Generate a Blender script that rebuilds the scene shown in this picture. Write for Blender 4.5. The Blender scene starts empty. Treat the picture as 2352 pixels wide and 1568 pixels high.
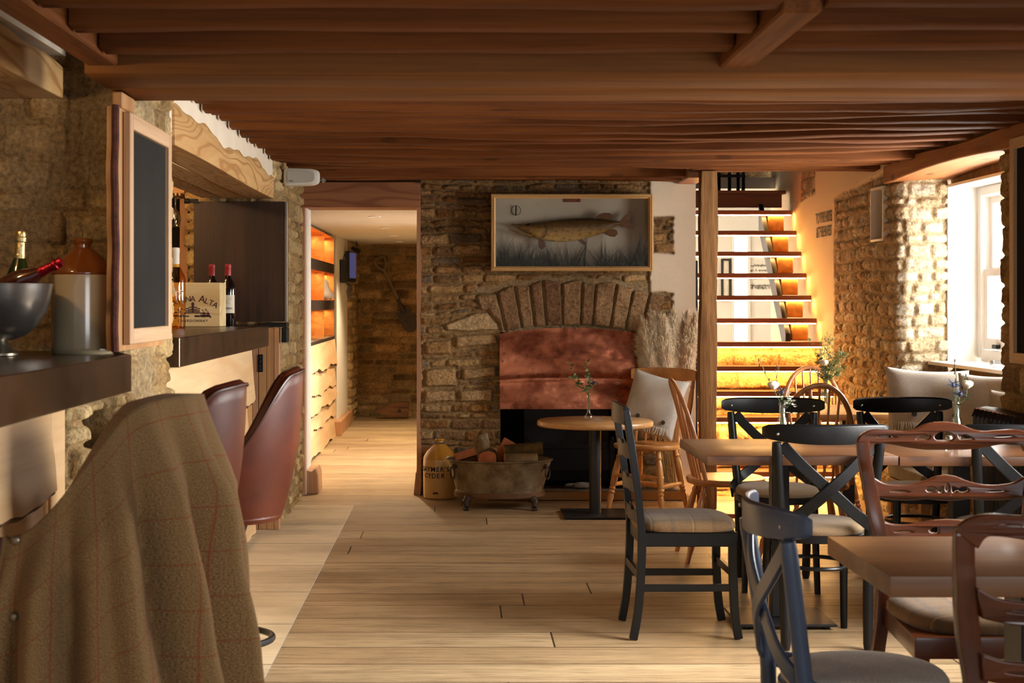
import bpy, bmesh, math, random
import numpy as np
from mathutils import Vector, Matrix
PI = math.pi
rad = math.radians
SC = bpy.context.scene
COL = SC.collection
# camera constants (pixels of the 2352 x 1568 frame)
FP, VX, VY, EYE = 3600.0, 1055.0, 690.0, 1.40
def P(x, y, d):
    return Vector(((x - VX) * d / FP, d, EYE - (y - VY) * d / FP))
def srgb(r, g, b, k=1.0):
    f = lambda c: ((c / 255) / 12.92 if c <= 10 else ((c / 255 + .055) / 1.055) ** 2.4) * k
    return (f(r), f(g), f(b), 1.0)

# ------------------------------------------------------------------ mesh builder
class MB:
    def __init__(s):
        s.v, s.f, s.m, s.uv = [], [], [], {}
    def add(s, vs, fs, m=0, M=None, uvs=None):
        b = len(s.v)
        for p in vs:
            p = Vector(p)
            s.v.append(M @ p if M is not None else p)
        for k, fc in enumerate(fs):
            if uvs is not None:
                s.uv[len(s.f)] = [uvs[i] for i in fc]
            s.f.append(tuple(b + i for i in fc)); s.m.append(m)
        return s
    def box(s, x0, x1, y0, y1, z0, z1, m=0, M=None):
        vs = [(x, y, z) for x in (x0, x1) for y in (y0, y1) for z in (z0, z1)]
        fs = [(0, 1, 3, 2), (4, 6, 7, 5), (0, 4, 5, 1), (2, 3, 7, 6), (0, 2, 6, 4), (1, 5, 7, 3)]
        return s.add(vs, fs, m, M)
    def hexa(s, bot, top, m=0):
        """bot, top: four points each, same winding"""
        return s.add(list(bot) + list(top), [(3, 2, 1, 0), (4, 5, 6, 7)] + [(i, (i + 1) % 4, 4 + (i + 1) % 4, 4 + i) for i in range(4)], m)
    def loft(s, rings, closed=True, caps=True, m=0, M=None, uv=False):
        n = len(rings[0]); vs = [p for r in rings for p in r]; fs = []; nn = n if closed else n - 1
        for i in range(len(rings) - 1):
            for j in range(nn):
                k = (j + 1) % n
                fs.append((i * n + j, i * n + k, (i + 1) * n + k, (i + 1) * n + j))
        if caps and closed:
            fs.append(tuple(range(n - 1, -1, -1)))
            fs.append(tuple((len(rings) - 1) * n + j for j in range(n)))
        return s.add(vs, fs, m, M)
    def tube(s, pts, r, n=10, m=0, caps=True, M=None, sx=1.0, sy=1.0, up=(0, 0, 1), rot=0):
        pts = [Vector(p) for p in pts]
        rs = r if isinstance(r, (list, tuple)) else [r] * len(pts)
        rings = []; prev = None
        for i, p in enumerate(pts):
            t = (pts[min(i + 1, len(pts) - 1)] - pts[max(i - 1, 0)])
            t = t.normalized() if t.length > 1e-9 else Vector((0, 0, 1))
            if prev is None:
                u = Vector(up)
                if abs(t.dot(u)) > .95: u = Vector((1, 0, 0)) if abs(t.x) < .9 else Vector((0, 1, 0))
                a = (u - t * t.dot(u)).normalized()
            else:
                a = (prev - t * t.dot(prev)).normalized()
            prev = a; b = t.cross(a)
            rings.append([p + a * (math.cos(rot + 2 * PI * k / n) * rs[i] * sx) + b * (math.sin(rot + 2 * PI * k / n) * rs[i] * sy) for k in range(n)])
        return s.loft(rings, True, caps, m, M)
    def bar(s, a, b, w, h, m=0, up=(0, 0, 1), M=None, w2=None, h2=None):
        """rectangular bar from a to b; w along the side axis, h along up"""
        a, b = Vector(a), Vector(b); t = (b - a).normalized(); u = Vector(up)
        if abs(t.dot(u)) > .99: u = Vector((0, 1, 0))
        u = (u - t * t.dot(u)).normalized(); sd = t.cross(u)
        w2 = w if w2 is None else w2; h2 = h if h2 is None else h2
        q = lambda p, w, h: [p + sd * (sx * w / 2) + u * (sy * h / 2) for sx, sy in ((-1, -1), (1, -1), (1, 1), (-1, 1))]
        return s.loft([q(a, w, h), q(b, w2, h2)], True, True, m, M)
    def sweep(s, pts, w, h, side=None, m=0, M=None):
        """rectangular section swept along pts; w across 'side', h the other way; w,h scalars or lists"""
        pts = [Vector(p) for p in pts]; rings = []
        for i, p in enumerate(pts):
            t = (pts[min(i + 1, len(pts) - 1)] - pts[max(i - 1, 0)]).normalized()
            sd = Vector(side if side is not None else (0, 1, 0)); sd = (sd - t * t.dot(sd)).normalized()
            u = t.cross(sd)
            ww = w[i] if isinstance(w, (list, tuple)) else w; hh = h[i] if isinstance(h, (list, tuple)) else h
            rings.append([p + sd * (a * ww / 2) + u * (b * hh / 2) for a, b in ((-1, -1), (1, -1), (1, 1), (-1, 1))])
        return s.loft(rings, True, True, m, M)
    def lathe(s, prof, n=24, c=(0, 0, 0), m=0, M=None, sx=1.0, sy=1.0):
        vs, fs = [], []
        for r, z in prof:
            for k in range(n):
                a = 2 * PI * k / n
                vs.append((c[0] + r * sx * math.cos(a), c[1] + r * sy * math.sin(a), c[2] + z))
        for i in range(len(prof) - 1):
            for k in range(n):
                q = (k + 1) % n
                fs.append((i * n + k, i * n + q, (i + 1) * n + q, (i + 1) * n + k))
        if prof[0][0] > 1e-5: fs.append(tuple(range(n - 1, -1, -1)))
        if prof[-1][0] > 1e-5: fs.append(tuple((len(prof) - 1) * n + k for k in range(n)))
        return s.add(vs, fs, m, M)
    def prism(s, poly, t0, t1, ax='y', m=0, M=None):
        """polygon in the plane normal to ax, extruded from t0 to t1. y: (x,z); x: (y,z); z: (x,y)"""
        mp = {'y': lambda a, b, t: (a, t, b), 'x': lambda a, b, t: (t, a, b), 'z': lambda a, b, t: (a, b, t)}[ax]
        n = len(poly)
        vs = [mp(a, b, t0) for a, b in poly] + [mp(a, b, t1) for a, b in poly]
        fs = [tuple(range(n)), tuple(range(2 * n - 1, n - 1, -1))] + [(i, n + i, n + (i + 1) % n, (i + 1) % n) for i in range(n)]
        return s.add(vs, fs, m, M)
    def grid(s, fn, nu, nv, m=0, M=None, uv=True):
        vs, us = [], []
        for j in range(nv + 1):
            for i in range(nu + 1):
                vs.append(fn(i / nu, j / nv)); us.append((i / nu, j / nv))
        fs = [(j * (nu + 1) + i, j * (nu + 1) + i + 1, (j + 1) * (nu + 1) + i + 1, (j + 1) * (nu + 1) + i) for j in range(nv) for i in range(nu)]
        return s.add(vs, fs, m, M, us if uv else None)
    def sphere(s, c, r, n=12, m=0, sc=(1, 1, 1), M=None):
        k = max(4, n // 2)
        prof = [(r * math.sin(PI * i / k), -r * math.cos(PI * i / k)) for i in range(k + 1)]
        vs, fs = [], []
        mm = Matrix.Translation(c) @ Matrix.Diagonal((*sc, 1))
        if M is not None: mm = M @ mm
        prof[0] = (0.0, -r); prof[-1] = (0.0, r)
        t = MB().lathe(prof, n)
        return s.add(t.v, t.f, m, mm)
    def build(s, name, mats, parent=None, bevel=0, seg=1, angle=35, solid=0, weld=True, recalc=True, smooth=True):
        me = bpy.data.meshes.new(name)
        me.from_pydata([tuple(p) for p in s.v], [], s.f)
        if s.uv:
            l = me.uv_layers.new(name='UVMap')
            for pi_, pl in enumerate(me.polygons):
                if pi_ in s.uv:
                    for q, li in enumerate(pl.loop_indices): l.data[li].uv = s.uv[pi_][q]
        for i, pl in enumerate(me.polygons): pl.material_index = s.m[i]
        bm = bmesh.new(); bm.from_mesh(me)
        if weld: bmesh.ops.remove_doubles(bm, verts=bm.verts, dist=1e-5)
        if recalc: bmesh.ops.recalc_face_normals(bm, faces=bm.faces)
        if solid:
            bmesh.ops.solidify(bm, geom=bm.faces[:], thickness=solid)
        if bevel:
            es = [e for e in bm.edges if len(e.link_faces) == 2 and e.calc_face_angle(0) > rad(40)]
            bmesh.ops.bevel(bm, geom=es, offset=bevel, segments=seg, profile=.6, affect='EDGES', clamp_overlap=True)
        bm.to_mesh(me); bm.free()
        if smooth:
            for pl in me.polygons: pl.use_smooth = True
            me.set_sharp_from_angle(angle=rad(angle))
        if not isinstance(mats, (list, tuple)): mats = [mats]
        for mt in mats: me.materials.append(mt)
        o = bpy.data.objects.new(name, me); COL.objects.link(o)
        if parent is not None: o.parent = parent
        return o

def tag(o, label=None, cat=None, group=None, kind=None):
    if label: o['label'] = label
    if cat: o['category'] = cat
    if group: o['group'] = group
    if kind: o['kind'] = kind
    return o
def struct(o): o['kind'] = 'structure'; return o
def thing(name, label, cat, loc=(0, 0, 0), rz=0.0, group=None):
    o = bpy.data.objects.new(name, None); COL.objects.link(o)
    o.empty_display_size = .1; o.location = loc; o.rotation_euler = (0, 0, rz)
    return tag(o, label, cat, group)
def dup(root, loc, rz=0.0, label=None, group=None):
    r = root.copy(); COL.objects.link(r); r.location = loc; r.rotation_euler = (0, 0, rz)
    if label: r['label'] = label
    if group: r['group'] = group
    for ch in list(root.children):
        c = ch.copy(); COL.objects.link(c); c.parent = r
        for g in list(ch.children):
            q = g.copy(); COL.objects.link(q); q.parent = c
    return r
def text_mesh(body, size, M, mat, name, parent=None, align='CENTER', depth=.0012, font_scale=(1, 1), bold=0.0, spacing=1.0):
    cu = bpy.data.curves.new(name + '_curve', 'FONT'); cu.body = body; cu.size = size
    cu.align_x = align; cu.align_y = 'CENTER'; cu.extrude = depth / 2; cu.offset = bold; cu.space_character = spacing; cu.resolution_u = 3
    t = bpy.data.objects.new(name + '_tmp', cu); COL.objects.link(t)
    dg = bpy.context.evaluated_depsgraph_get()
    me = bpy.data.meshes.new_from_object(t.evaluated_get(dg))
    bpy.data.objects.remove(t); bpy.data.curves.remove(cu)
    me.transform(Matrix.Diagonal((font_scale[0], font_scale[1], 1, 1))); me.transform(M)
    me.name = name; me.materials.clear(); me.materials.append(mat)
    o = bpy.data.objects.new(name, me); COL.objects.link(o)
    if parent is not None: o.parent = parent
    return o
def frame(o, ux, uy, s=1.0):
    """matrix taking local x->ux, y->uy, z->ux x uy, origin o"""
    ux, uy = Vector(ux).normalized(), Vector(uy).normalized(); uz = ux.cross(uy)
    return Matrix(((ux.x * s, uy.x * s, uz.x * s, o[0]), (ux.y * s, uy.y * s, uz.y * s, o[1]), (ux.z * s, uy.z * s, uz.z * s, o[2]), (0, 0, 0, 1)))
def smooth_path(pts, n=8):
    """Catmull-Rom through pts"""
    pts = [Vector(p) for p in pts]; out = []
    for i in range(len(pts) - 1):
        p0 = pts[max(i - 1, 0)]; p1 = pts[i]; p2 = pts[i + 1]; p3 = pts[min(i + 2, len(pts) - 1)]
        for k in range(n):
            t = k / n
            out.append(.5 * ((2 * p1) + (p2 - p0) * t + (2 * p0 - 5 * p1 + 4 * p2 - p3) * t * t + (3 * p1 - p0 - 3 * p2 + p3) * t ** 3))
    out.append(pts[-1]); return out
def lerp(a, b, t): return a + (b - a) * t
def sstep(a, b, x):
    t = np.clip((x - a) / (b - a), 0, 1); return t * t * (3 - 2 * t)

# ------------------------------------------------------------------ numpy noise
_tabs = {}
def vnoise(x, y, seed=0):
    if seed not in _tabs: _tabs[seed] = np.random.RandomState(seed).rand(256, 256)
    T = _tabs[seed]; x = np.asarray(x, float); y = np.asarray(y, float)
    xi = np.floor(x).astype(int); yi = np.floor(y).astype(int); fx = x - xi; fy = y - yi
    fx = fx * fx * (3 - 2 * fx); fy = fy * fy * (3 - 2 * fy)
    a = T[xi & 255, yi & 255]; b = T[(xi + 1) & 255, yi & 255]; c = T[xi & 255, (yi + 1) & 255]; d = T[(xi + 1) & 255, (yi + 1) & 255]
    return (a * (1 - fx) + b * fx) * (1 - fy) + (c * (1 - fx) + d * fx) * fy
def fbm(x, y, seed=0, oc=4):
    s, a, t = 0, .5, 0
    for k in range(oc):
        s = s + a * vnoise(x * 2 ** k, y * 2 ** k, seed + 17 * k); t += a; a *= .5
    return s / t

# ------------------------------------------------------------------ materials
def _new(name):
    m = bpy.data.materials.new(name); m.use_nodes = True
    nt = m.node_tree; bs = nt.nodes['Principled BSDF']
    return m, nt, bs
def N(nt, t, **kw):
    n = nt.nodes.new(t)
    for k, v in kw.items(): setattr(n, k, v)
    return n
def ramp(nt, stops, fac):
    r = N(nt, 'ShaderNodeValToRGB')
    while len(r.color_ramp.elements) > 1: r.color_ramp.elements.remove(r.color_ramp.elements[0])
    r.color_ramp.elements[0].position = stops[0][0]; r.color_ramp.elements[0].color = stops[0][1]
    for p, c in stops[1:]:
        e = r.color_ramp.elements.new(p); e.color = c
    nt.links.new(fac, r.inputs[0]); return r.outputs[0]
def mixc(nt, fac, a, b, mode='MIX'):
    m = N(nt, 'ShaderNodeMix', data_type='RGBA', blend_type=mode)
    for sock, val in ((m.inputs[0], fac), (m.inputs[6], a), (m.inputs[7], b)):
        if hasattr(val, 'is_linked'): nt.links.new(val, sock)
        else: sock.default_value = val
    return m.outputs[2]
def coords(nt, kind='Object', scale=(1, 1, 1), rot=(0, 0, 0), loc=(0, 0, 0)):
    tc = N(nt, 'ShaderNodeTexCoord'); mp = N(nt, 'ShaderNodeMapping')
    mp.inputs['Scale'].default_value = scale; mp.inputs['Rotation'].default_value = rot; mp.inputs['Location'].default_value = loc
    nt.links.new(tc.outputs[kind], mp.inputs[0]); return mp.outputs[0]
def noise(nt, vec, scale, detail=4, rough=.55, dist=0.0):
    n = N(nt, 'ShaderNodeTexNoise'); n.inputs['Scale'].default_value = scale; n.inputs['Detail'].default_value = detail
    n.inputs['Roughness'].default_value = rough; n.inputs['Distortion'].default_value = dist
    nt.links.new(vec, n.inputs['Vector']); return n.outputs['Fac']
def bump(nt, bs, h, strength=.3, dist=.01):
    b = N(nt, 'ShaderNodeBump'); b.inputs['Strength'].default_value = strength; b.inputs['Distance'].default_value = dist
    nt.links.new(h, b.inputs['Height']); nt.links.new(b.outputs[0], bs.inputs['Normal'])
def plain(name, c, rough=.5, metal=0.0, var=0.0, vs=8.0, bmp=0.0, bs_=60.0, coat=0.0, spec=None, emit=None, es=0.0, c2=None, sheen=0.0):
    m, nt, bs = _new(name)
    bs.inputs['Base Color'].default_value = c; bs.inputs['Roughness'].default_value = rough; bs.inputs['Metallic'].default_value = metal
    if coat: bs.inputs['Coat Weight'].default_value = coat; bs.inputs['Coat Roughness'].default_value = .12
    if spec is not None: bs.inputs['Specular IOR Level'].default_value = spec
    if sheen: bs.inputs['Sheen Weight'].default_value = sheen
    if emit: bs.inputs['Emission Color'].default_value = emit; bs.inputs['Emission Strength'].default_value = es
    if var or c2 or bmp:
        v = coords(nt)
    if var or c2:
        f = noise(nt, v, vs, 5)
        lo = c2 if c2 else tuple(x * (1 - var) for x in c[:3]) + (1,)
        hi = c if c2 else tuple(min(1, x * (1 + var)) for x in c[:3]) + (1,)
        nt.links.new(ramp(nt, [(.3, lo), (.7, hi)], f), bs.inputs['Base Color'])
    if bmp:
        bump(nt, bs, noise(nt, v, bs_, 4), bmp, .004)
    return m
def wood(name, c1, c2, axis='x', rough=.5, across=14.0, along=1.0, bmp=.25, dark=None, coat=0.0, ring=0.0, ringcol=None, knots=0.0, fine=.35):
    """grain along axis; c1 dark, c2 light"""
    m, nt, bs = _new(name); bs.inputs['Roughness'].default_value = rough
    if rough > .6: bs.inputs['Specular IOR Level'].default_value = .18
    if coat: bs.inputs['Coat Weight'].default_value = coat; bs.inputs['Coat Roughness'].default_value = .15
    k = 'xyz'.index(axis); sc = [across] * 3; sc[k] = along
    v = coords(nt, 'Object', tuple(sc)); f = noise(nt, v, 1.0, 5, .6, .6)
    col = ramp(nt, [(.28, c1), (.5, tuple((a + b) / 2 for a, b in zip(c1, c2))), (.72, c2)], f)
    sf = [across * 9] * 3; sf[k] = along * 3.5
    g = noise(nt, coords(nt, 'Object', tuple(sf)), 1.0, 3, .6)
    dk = dark if dark else tuple(x * .45 for x in c1[:3]) + (1,)
    gm = ramp(nt, [(.30, (1, 1, 1, 1)), (.52, (0, 0, 0, 1))], g)
    mul = N(nt, 'ShaderNodeMath', operation='MULTIPLY'); nt.links.new(gm, mul.inputs[0]); mul.inputs[1].default_value = fine
    col = mixc(nt, mul.outputs[0], col, dk)
    if ring:
        rs = [1.0] * 3; rs[k] = .16
        vv = coords(nt, 'Object', tuple(rs), loc=(.37, .21, .13))
        nn = N(nt, 'ShaderNodeTexNoise'); nn.inputs['Scale'].default_value = 3.2; nn.inputs['Detail'].default_value = 2.0; nt.links.new(vv, nn.inputs['Vector'])
        mm = N(nt, 'ShaderNodeMath', operation='MULTIPLY'); mm.inputs[1].default_value = ring * 42; nt.links.new(nn.outputs['Fac'], mm.inputs[0])
        sn = N(nt, 'ShaderNodeMath', operation='SINE'); nt.links.new(mm.outputs[0], sn.inputs[0])
        rm = ramp(nt, [(.35, (0, 0, 0, 1)), (1.0, (.75, .75, .75, 1))], sn.outputs[0])
        col = mixc(nt, rm, col, ringcol if ringcol else tuple(x * .6 for x in c1[:3]) + (1,))
    if knots:
        ks = [5.5] * 3; ks[k] = 2.6
        vo = N(nt, 'ShaderNodeTexVoronoi'); vo.inputs['Scale'].default_value = 1.0; nt.links.new(coords(nt, 'Object', tuple(ks)), vo.inputs['Vector'])
        km = ramp(nt, [(.09, (knots,) * 3 + (1,)), (.17, (0, 0, 0, 1))], vo.outputs['Distance'])
        col = mixc(nt, km, col, tuple(x * .3 for x in c1[:3]) + (1,))
    nt.links.new(col, bs.inputs['Base Color'])
    if bmp: bump(nt, bs, g, bmp, .003)
    return m
def stone_mat(name, rough=.9):
    m, nt, bs = _new(name); bs.inputs['Roughness'].default_value = rough; bs.inputs['Specular IOR Level'].default_value = .15
    at = N(nt, 'ShaderNodeAttribute', attribute_name='Col')
    v = coords(nt); f = noise(nt, v, 55, 5, .65); f2 = noise(nt, v, 9, 4)
    c = mixc(nt, at.outputs['Alpha'], at.outputs['Color'], ramp(nt, [(.3, (.52, .50, .48, 1)), (.5, (.95, .95, .95, 1)), (.7, (1.38, 1.36, 1.32, 1))], f), 'MULTIPLY')
    c = mixc(nt, at.outputs['Alpha'], c, ramp(nt, [(.3, (.82, .8, .78, 1)), (.7, (1.12, 1.12, 1.12, 1))], f2), 'MULTIPLY')
    nt.links.new(c, bs.inputs['Base Color']); ml = N(nt, 'ShaderNodeMath', operation='MULTIPLY'); nt.links.new(f, ml.inputs[0]); nt.links.new(at.outputs['Alpha'], ml.inputs[1])
    bump(nt, bs, ml.outputs[0], .9, .016)
    return m
def glass(name, c=(1, 1, 1, 1), rough=0.0, ior=1.45):
    m, nt, bs = _new(name); bs.inputs['Base Color'].default_value = c; bs.inputs['Roughness'].default_value = rough
    bs.inputs['Transmission Weight'].default_value = 1.0; bs.inputs['IOR'].default_value = ior
    return m
def emitter(name, c, s):
    m, nt, bs = _new(name); nt.nodes.remove(bs); e = N(nt, 'ShaderNodeEmission')
    e.inputs[0].default_value = c; e.inputs[1].default_value = s
    nt.links.new(e.outputs[0], nt.nodes['Material Output'].inputs[0]); return m

# ------------------------------------------------------------------ stone walls
PAL = [srgb(176, 142, 92), srgb(196, 168, 122), srgb(160, 124, 80), srgb(184, 148, 104), srgb(146, 116, 82), srgb(204, 180, 138), srgb(150, 128, 98)]
MORT = srgb(168, 140, 98)
def stone_field(U, V, seed, course=(.05, .12), length=(.12, .42), joint=.0055, pal=PAL, mort=MORT, soft=.011):
    rs = np.random.RandomState(seed)
    Uw = U + .014 * (fbm(U * 6, V * 6, seed + 1) - .5) * 2; Vw = V + .026 * (fbm(U * 2.3, V * 2.3, seed + 2) - .5) * 2 + .007 * (fbm(U * 11, V * 11, seed + 3) - .5) * 2
    edges = [-.3]
    while edges[-1] < 4: edges.append(edges[-1] + rs.uniform(*course))
    E = np.array(edges); ci = np.clip(np.searchsorted(E, Vw) - 1, 0, len(E) - 2)
    dv = np.minimum(Vw - E[ci], E[ci + 1] - Vw)
    du = np.ones_like(dv); idr = np.zeros_like(dv); idg = np.zeros_like(dv); idb = np.zeros_like(dv)
    for c in np.unique(ci):
        mk = ci == c; r2 = np.random.RandomState(seed * 1000 + int(c)); hgt = E[c + 1] - E[c]
        js = [U.min() - .5 - r2.rand() * .3]
        while js[-1] < U.max() + .6: js.append(js[-1] + r2.uniform(*length) * (.7 + 4 * hgt))
        J = np.array(js); u = Uw[mk] + .010 * (fbm(U[mk] * 3, V[mk] * 9, seed + 9) - .5)
        ji = np.clip(np.searchsorted(J, u) - 1, 0, len(J) - 2)
        du[mk] = np.minimum(u - J[ji], J[ji + 1] - u)
        R = r2.rand(len(J), 3); idr[mk] = R[ji, 0]; idg[mk] = R[ji, 1]; idb[mk] = R[ji, 2]
    du = np.maximum(du, 0); dv = np.maximum(dv, 0)
    dd = du * dv / np.sqrt(du * du + dv * dv + 1e-9) * 1.15
    j = joint * (.4 + 1.4 * fbm(U * 7, V * 7, seed + 4))
    p = sstep(0, soft * (.5 + 1.1 * fbm(U * 5, V * 5, seed + 8)), dd - j)
    n1 = fbm(U * 14, V * 22, seed + 5); n2 = fbm(U * 45, V * 45, seed + 6)
    n3 = np.abs(fbm(U * 18 + 9, V * 30, seed + 12, 3) - .5) * 2
    h = p * (.5 + .65 * idr) + p * (n1 - .5) * .62 - p * n3 * .28 + (n2 - .5) * .34 * (0.5 + p)
    pa = np.array([c[:3] for c in pal]); k = (idg * len(pa)).astype(int) % len(pa)
    col = pa[k] * (.82 + .4 * idb)[..., None]
    stain = sstep(.5, .75, fbm(U * 9, V * 12, seed + 7))[..., None]
    col = col * (1 - .3 * stain)
    col = col * p[..., None] + np.array(mort[:3]) * (1 - p)[..., None] * (.9 + .2 * n2)[..., None]
    return h, col, p
def resample(path, res):
    path = [Vector((p[0], p[1], 0)) for p in path]; L = [0]
    for a, b in zip(path, path[1:]): L.append(L[-1] + (b - a).length)
    n = max(2, int(L[-1] / res)); out = []
    for i in range(n + 1):
        s = L[-1] * i / n; k = min(max(np.searchsorted(L, s) - 1, 0), len(path) - 2)
        t = (s - L[k]) / max(1e-9, L[k + 1] - L[k]); out.append(path[k].lerp(path[k + 1], t))
    return np.array([[p.x, p.y] for p in out]), L[-1]
def stone_wall(name, path, z0, z1, res=.012, depth=.03, seed=1, keep=None, custom=None, side=1, mat=None, rnd=3, **kw):
    """heightfield wall along a plan path; side=+1: the visible face is to the right of the path's direction"""
    XY, L = resample(path, res); n = len(XY); nz = int((z1 - z0) / res) + 1
    for _ in range(rnd):   # soften corners
        XY[1:-1] = (XY[:-2] + 2 * XY[1:-1] + XY[2:]) / 4
    T = np.gradient(XY, axis=0); T /= np.linalg.norm(T, axis=1)[:, None] + 1e-9
    NX, NY = T[:, 1] * side, -T[:, 0] * side
    s = np.linspace(0, L, n); z = np.linspace(z0, z1, nz)
    U, V = np.meshgrid(s, z); X0 = np.tile(XY[:, 0], (nz, 1)); Y0 = np.tile(XY[:, 1], (nz, 1))
    h, col, p = stone_field(U, V, seed, **kw)
    alpha = np.ones_like(h)
    if custom:
        r = custom(X0, Y0, V, U, h, col); h, col = r[0], r[1]
        if len(r) > 2: alpha = 1 - .94 * r[2]
    X = X0 + NX[None] * h * depth; Y = Y0 + NY[None] * h * depth; Z = V
    co = np.stack([X, Y, Z], -1).reshape(-1, 3)
    idx = np.arange(n * nz).reshape(nz, n)
    q = np.stack([idx[:-1, :-1], idx[:-1, 1:], idx[1:, 1:], idx[1:, :-1]], -1).reshape(-1, 4)
    if keep is not None:
        cx = (X0[:-1, :-1] + X0[1:, 1:]) / 2; cy = (Y0[:-1, :-1] + Y0[1:, 1:]) / 2; cz = (V[:-1, :-1] + V[1:, 1:]) / 2
        q = q[keep(cx, cy, cz).reshape(-1)]
    if side < 0: q = q[:, ::-1]
    return grid_obj(name, co, q, np.concatenate([np.clip(col, 0, 1), alpha[..., None]], -1).reshape(-1, 4), mat or M_STONE)
def grid_obj(name, co, q, col, mat):
    me = bpy.data.meshes.new(name)
    me.vertices.add(len(co)); me.vertices.foreach_set('co', co.astype(np.float32).ravel())
    me.loops.add(len(q) * 4); me.loops.foreach_set('vertex_index', q.astype(np.int32).ravel())
    me.polygons.add(len(q)); me.polygons.foreach_set('loop_start', np.arange(0, len(q) * 4, 4, dtype=np.int32))
    me.polygons.foreach_set('use_smooth', np.ones(len(q), dtype=bool))
    me.update(calc_edges=True)
    if col is not None:
        a = me.color_attributes.new('Col', 'FLOAT_COLOR', 'POINT')
        a.data.foreach_set('color', col.astype(np.float32).ravel())
    me.materials.append(mat); me.validate()
    o = bpy.data.objects.new(name, me); COL.objects.link(o); return o
# ------------------------------------------------------------------ shared materials
M_STONE = stone_mat('limestone')
M_PLASTER = plain('lime_plaster', srgb(226, 212, 190), .85, var=.05, vs=5, bmp=.15, bs_=25)
M_WHITE = plain('white_paint', srgb(238, 234, 226), .5, var=.02)
M_WHITEWALL = plain('white_wall_paint', srgb(232, 226, 214), .8, var=.03, vs=3)
M_JOIST = wood('old_joist_wood', srgb(84, 44, 16), srgb(132, 76, 32), 'x', .75, 9, .7, .4, knots=.5, fine=.25)
M_BEAM = wood('beam_wood', srgb(100, 62, 30), srgb(146, 94, 48), 'x', .7, 9, .6, .3, fine=.25)
M_HEADER_Y = wood('trimmer_wood', srgb(92, 50, 21), srgb(150, 90, 44), 'y', .7, 10, .8, .3, knots=.5)
M_LINTEL = wood('fir_lintel', srgb(178, 132, 78), srgb(222, 180, 120), 'y', .55, 7, .5, .15, ring=3.2, ringcol=srgb(166, 112, 60), fine=.12)
M_DOORHEAD = wood('larch_header', srgb(136, 84, 50), srgb(172, 114, 72), 'x', .6, 10, .7, .15, ring=1.6, ringcol=srgb(120, 66, 36), knots=.9, fine=.15)
M_TRIMPINE = wood('pine_trim', srgb(168, 116, 78), srgb(208, 160, 118), 'z', .5, 14, .8, .15, fine=.15)
M_OLDPOST = wood('old_oak_post', srgb(104, 70, 40), srgb(166, 122, 76), 'z', .8, 16, 1.2, .8, fine=.7)
M_ARCHBEAM = wood('curved_oak_beam', srgb(140, 84, 46), srgb(186, 126, 74), 'y', .65, 8, .8, .3, fine=.3, knots=.8)
M_PANEL = wood('pale_waney_board', srgb(206, 166, 118), srgb(238, 206, 162), 'y', .5, 6, .5, .12, ring=.6, ringcol=srgb(214, 172, 122), fine=.12)
M_BARK = plain('bark_edge', srgb(96, 62, 38), .9, c2=srgb(58, 36, 24), vs=40, bmp=.8, bs_=60)
M_OAKPLANK = wood('oak_plank', srgb(160, 112, 66), srgb(204, 154, 100), 'z', .5, 10, .6, .15, fine=.25)
M_STEEL = plain('dark_patinated_steel', srgb(104, 88, 74), .27, .85, c2=srgb(52, 45, 40), vs=4.5, bmp=.05)
M_BLACKIRON = plain('black_iron', srgb(24, 24, 25), .5, .6, var=.3)
M_BLACKMETAL = plain('black_powder_coat', srgb(34, 35, 38), .42, .2, bmp=.06, bs_=300)
M_SOOT = plain('soot', srgb(20, 18, 16), .95, var=.4, vs=6, bmp=.5, bs_=20)
def thin_glass(name, tint=(1, 1, 1, 1), edge=.55, gl=.05):
    """clear glass seen as thin walls: transparent with reflections that grow towards grazing angles"""
    m, nt, bs = _new(name); nt.nodes.remove(bs); tr = N(nt, 'ShaderNodeBsdfTransparent'); tr.inputs[0].default_value = tint
    g = N(nt, 'ShaderNodeBsdfGlossy'); g.inputs['Roughness'].default_value = .03; lw = N(nt, 'ShaderNodeLayerWeight'); lw.inputs[0].default_value = .35
    mr = N(nt, 'ShaderNodeMapRange'); mr.inputs[3].default_value = gl; mr.inputs[4].default_value = edge; nt.links.new(lw.outputs['Facing'], mr.inputs[0])
    mx = N(nt, 'ShaderNodeMixShader'); nt.links.new(mr.outputs[0], mx.inputs[0]); nt.links.new(tr.outputs[0], mx.inputs[1]); nt.links.new(g.outputs[0], mx.inputs[2])
    nt.links.new(mx.outputs[0], nt.nodes['Material Output'].inputs[0]); return m
M_GLASS = thin_glass('clear_glass', (.97, .98, .97, 1), .6, .06)
M_PANE = thin_glass('window_glass', (.98, .98, .98, 1), .35, .012)
M_DARKCEIL = wood('dark_ceiling_board', srgb(46, 26, 14), srgb(74, 44, 24), 'x', .85, 9, .6, .2)
M_DARK = plain('bar_shadow_paint', srgb(30, 24, 20), .8)
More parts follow.
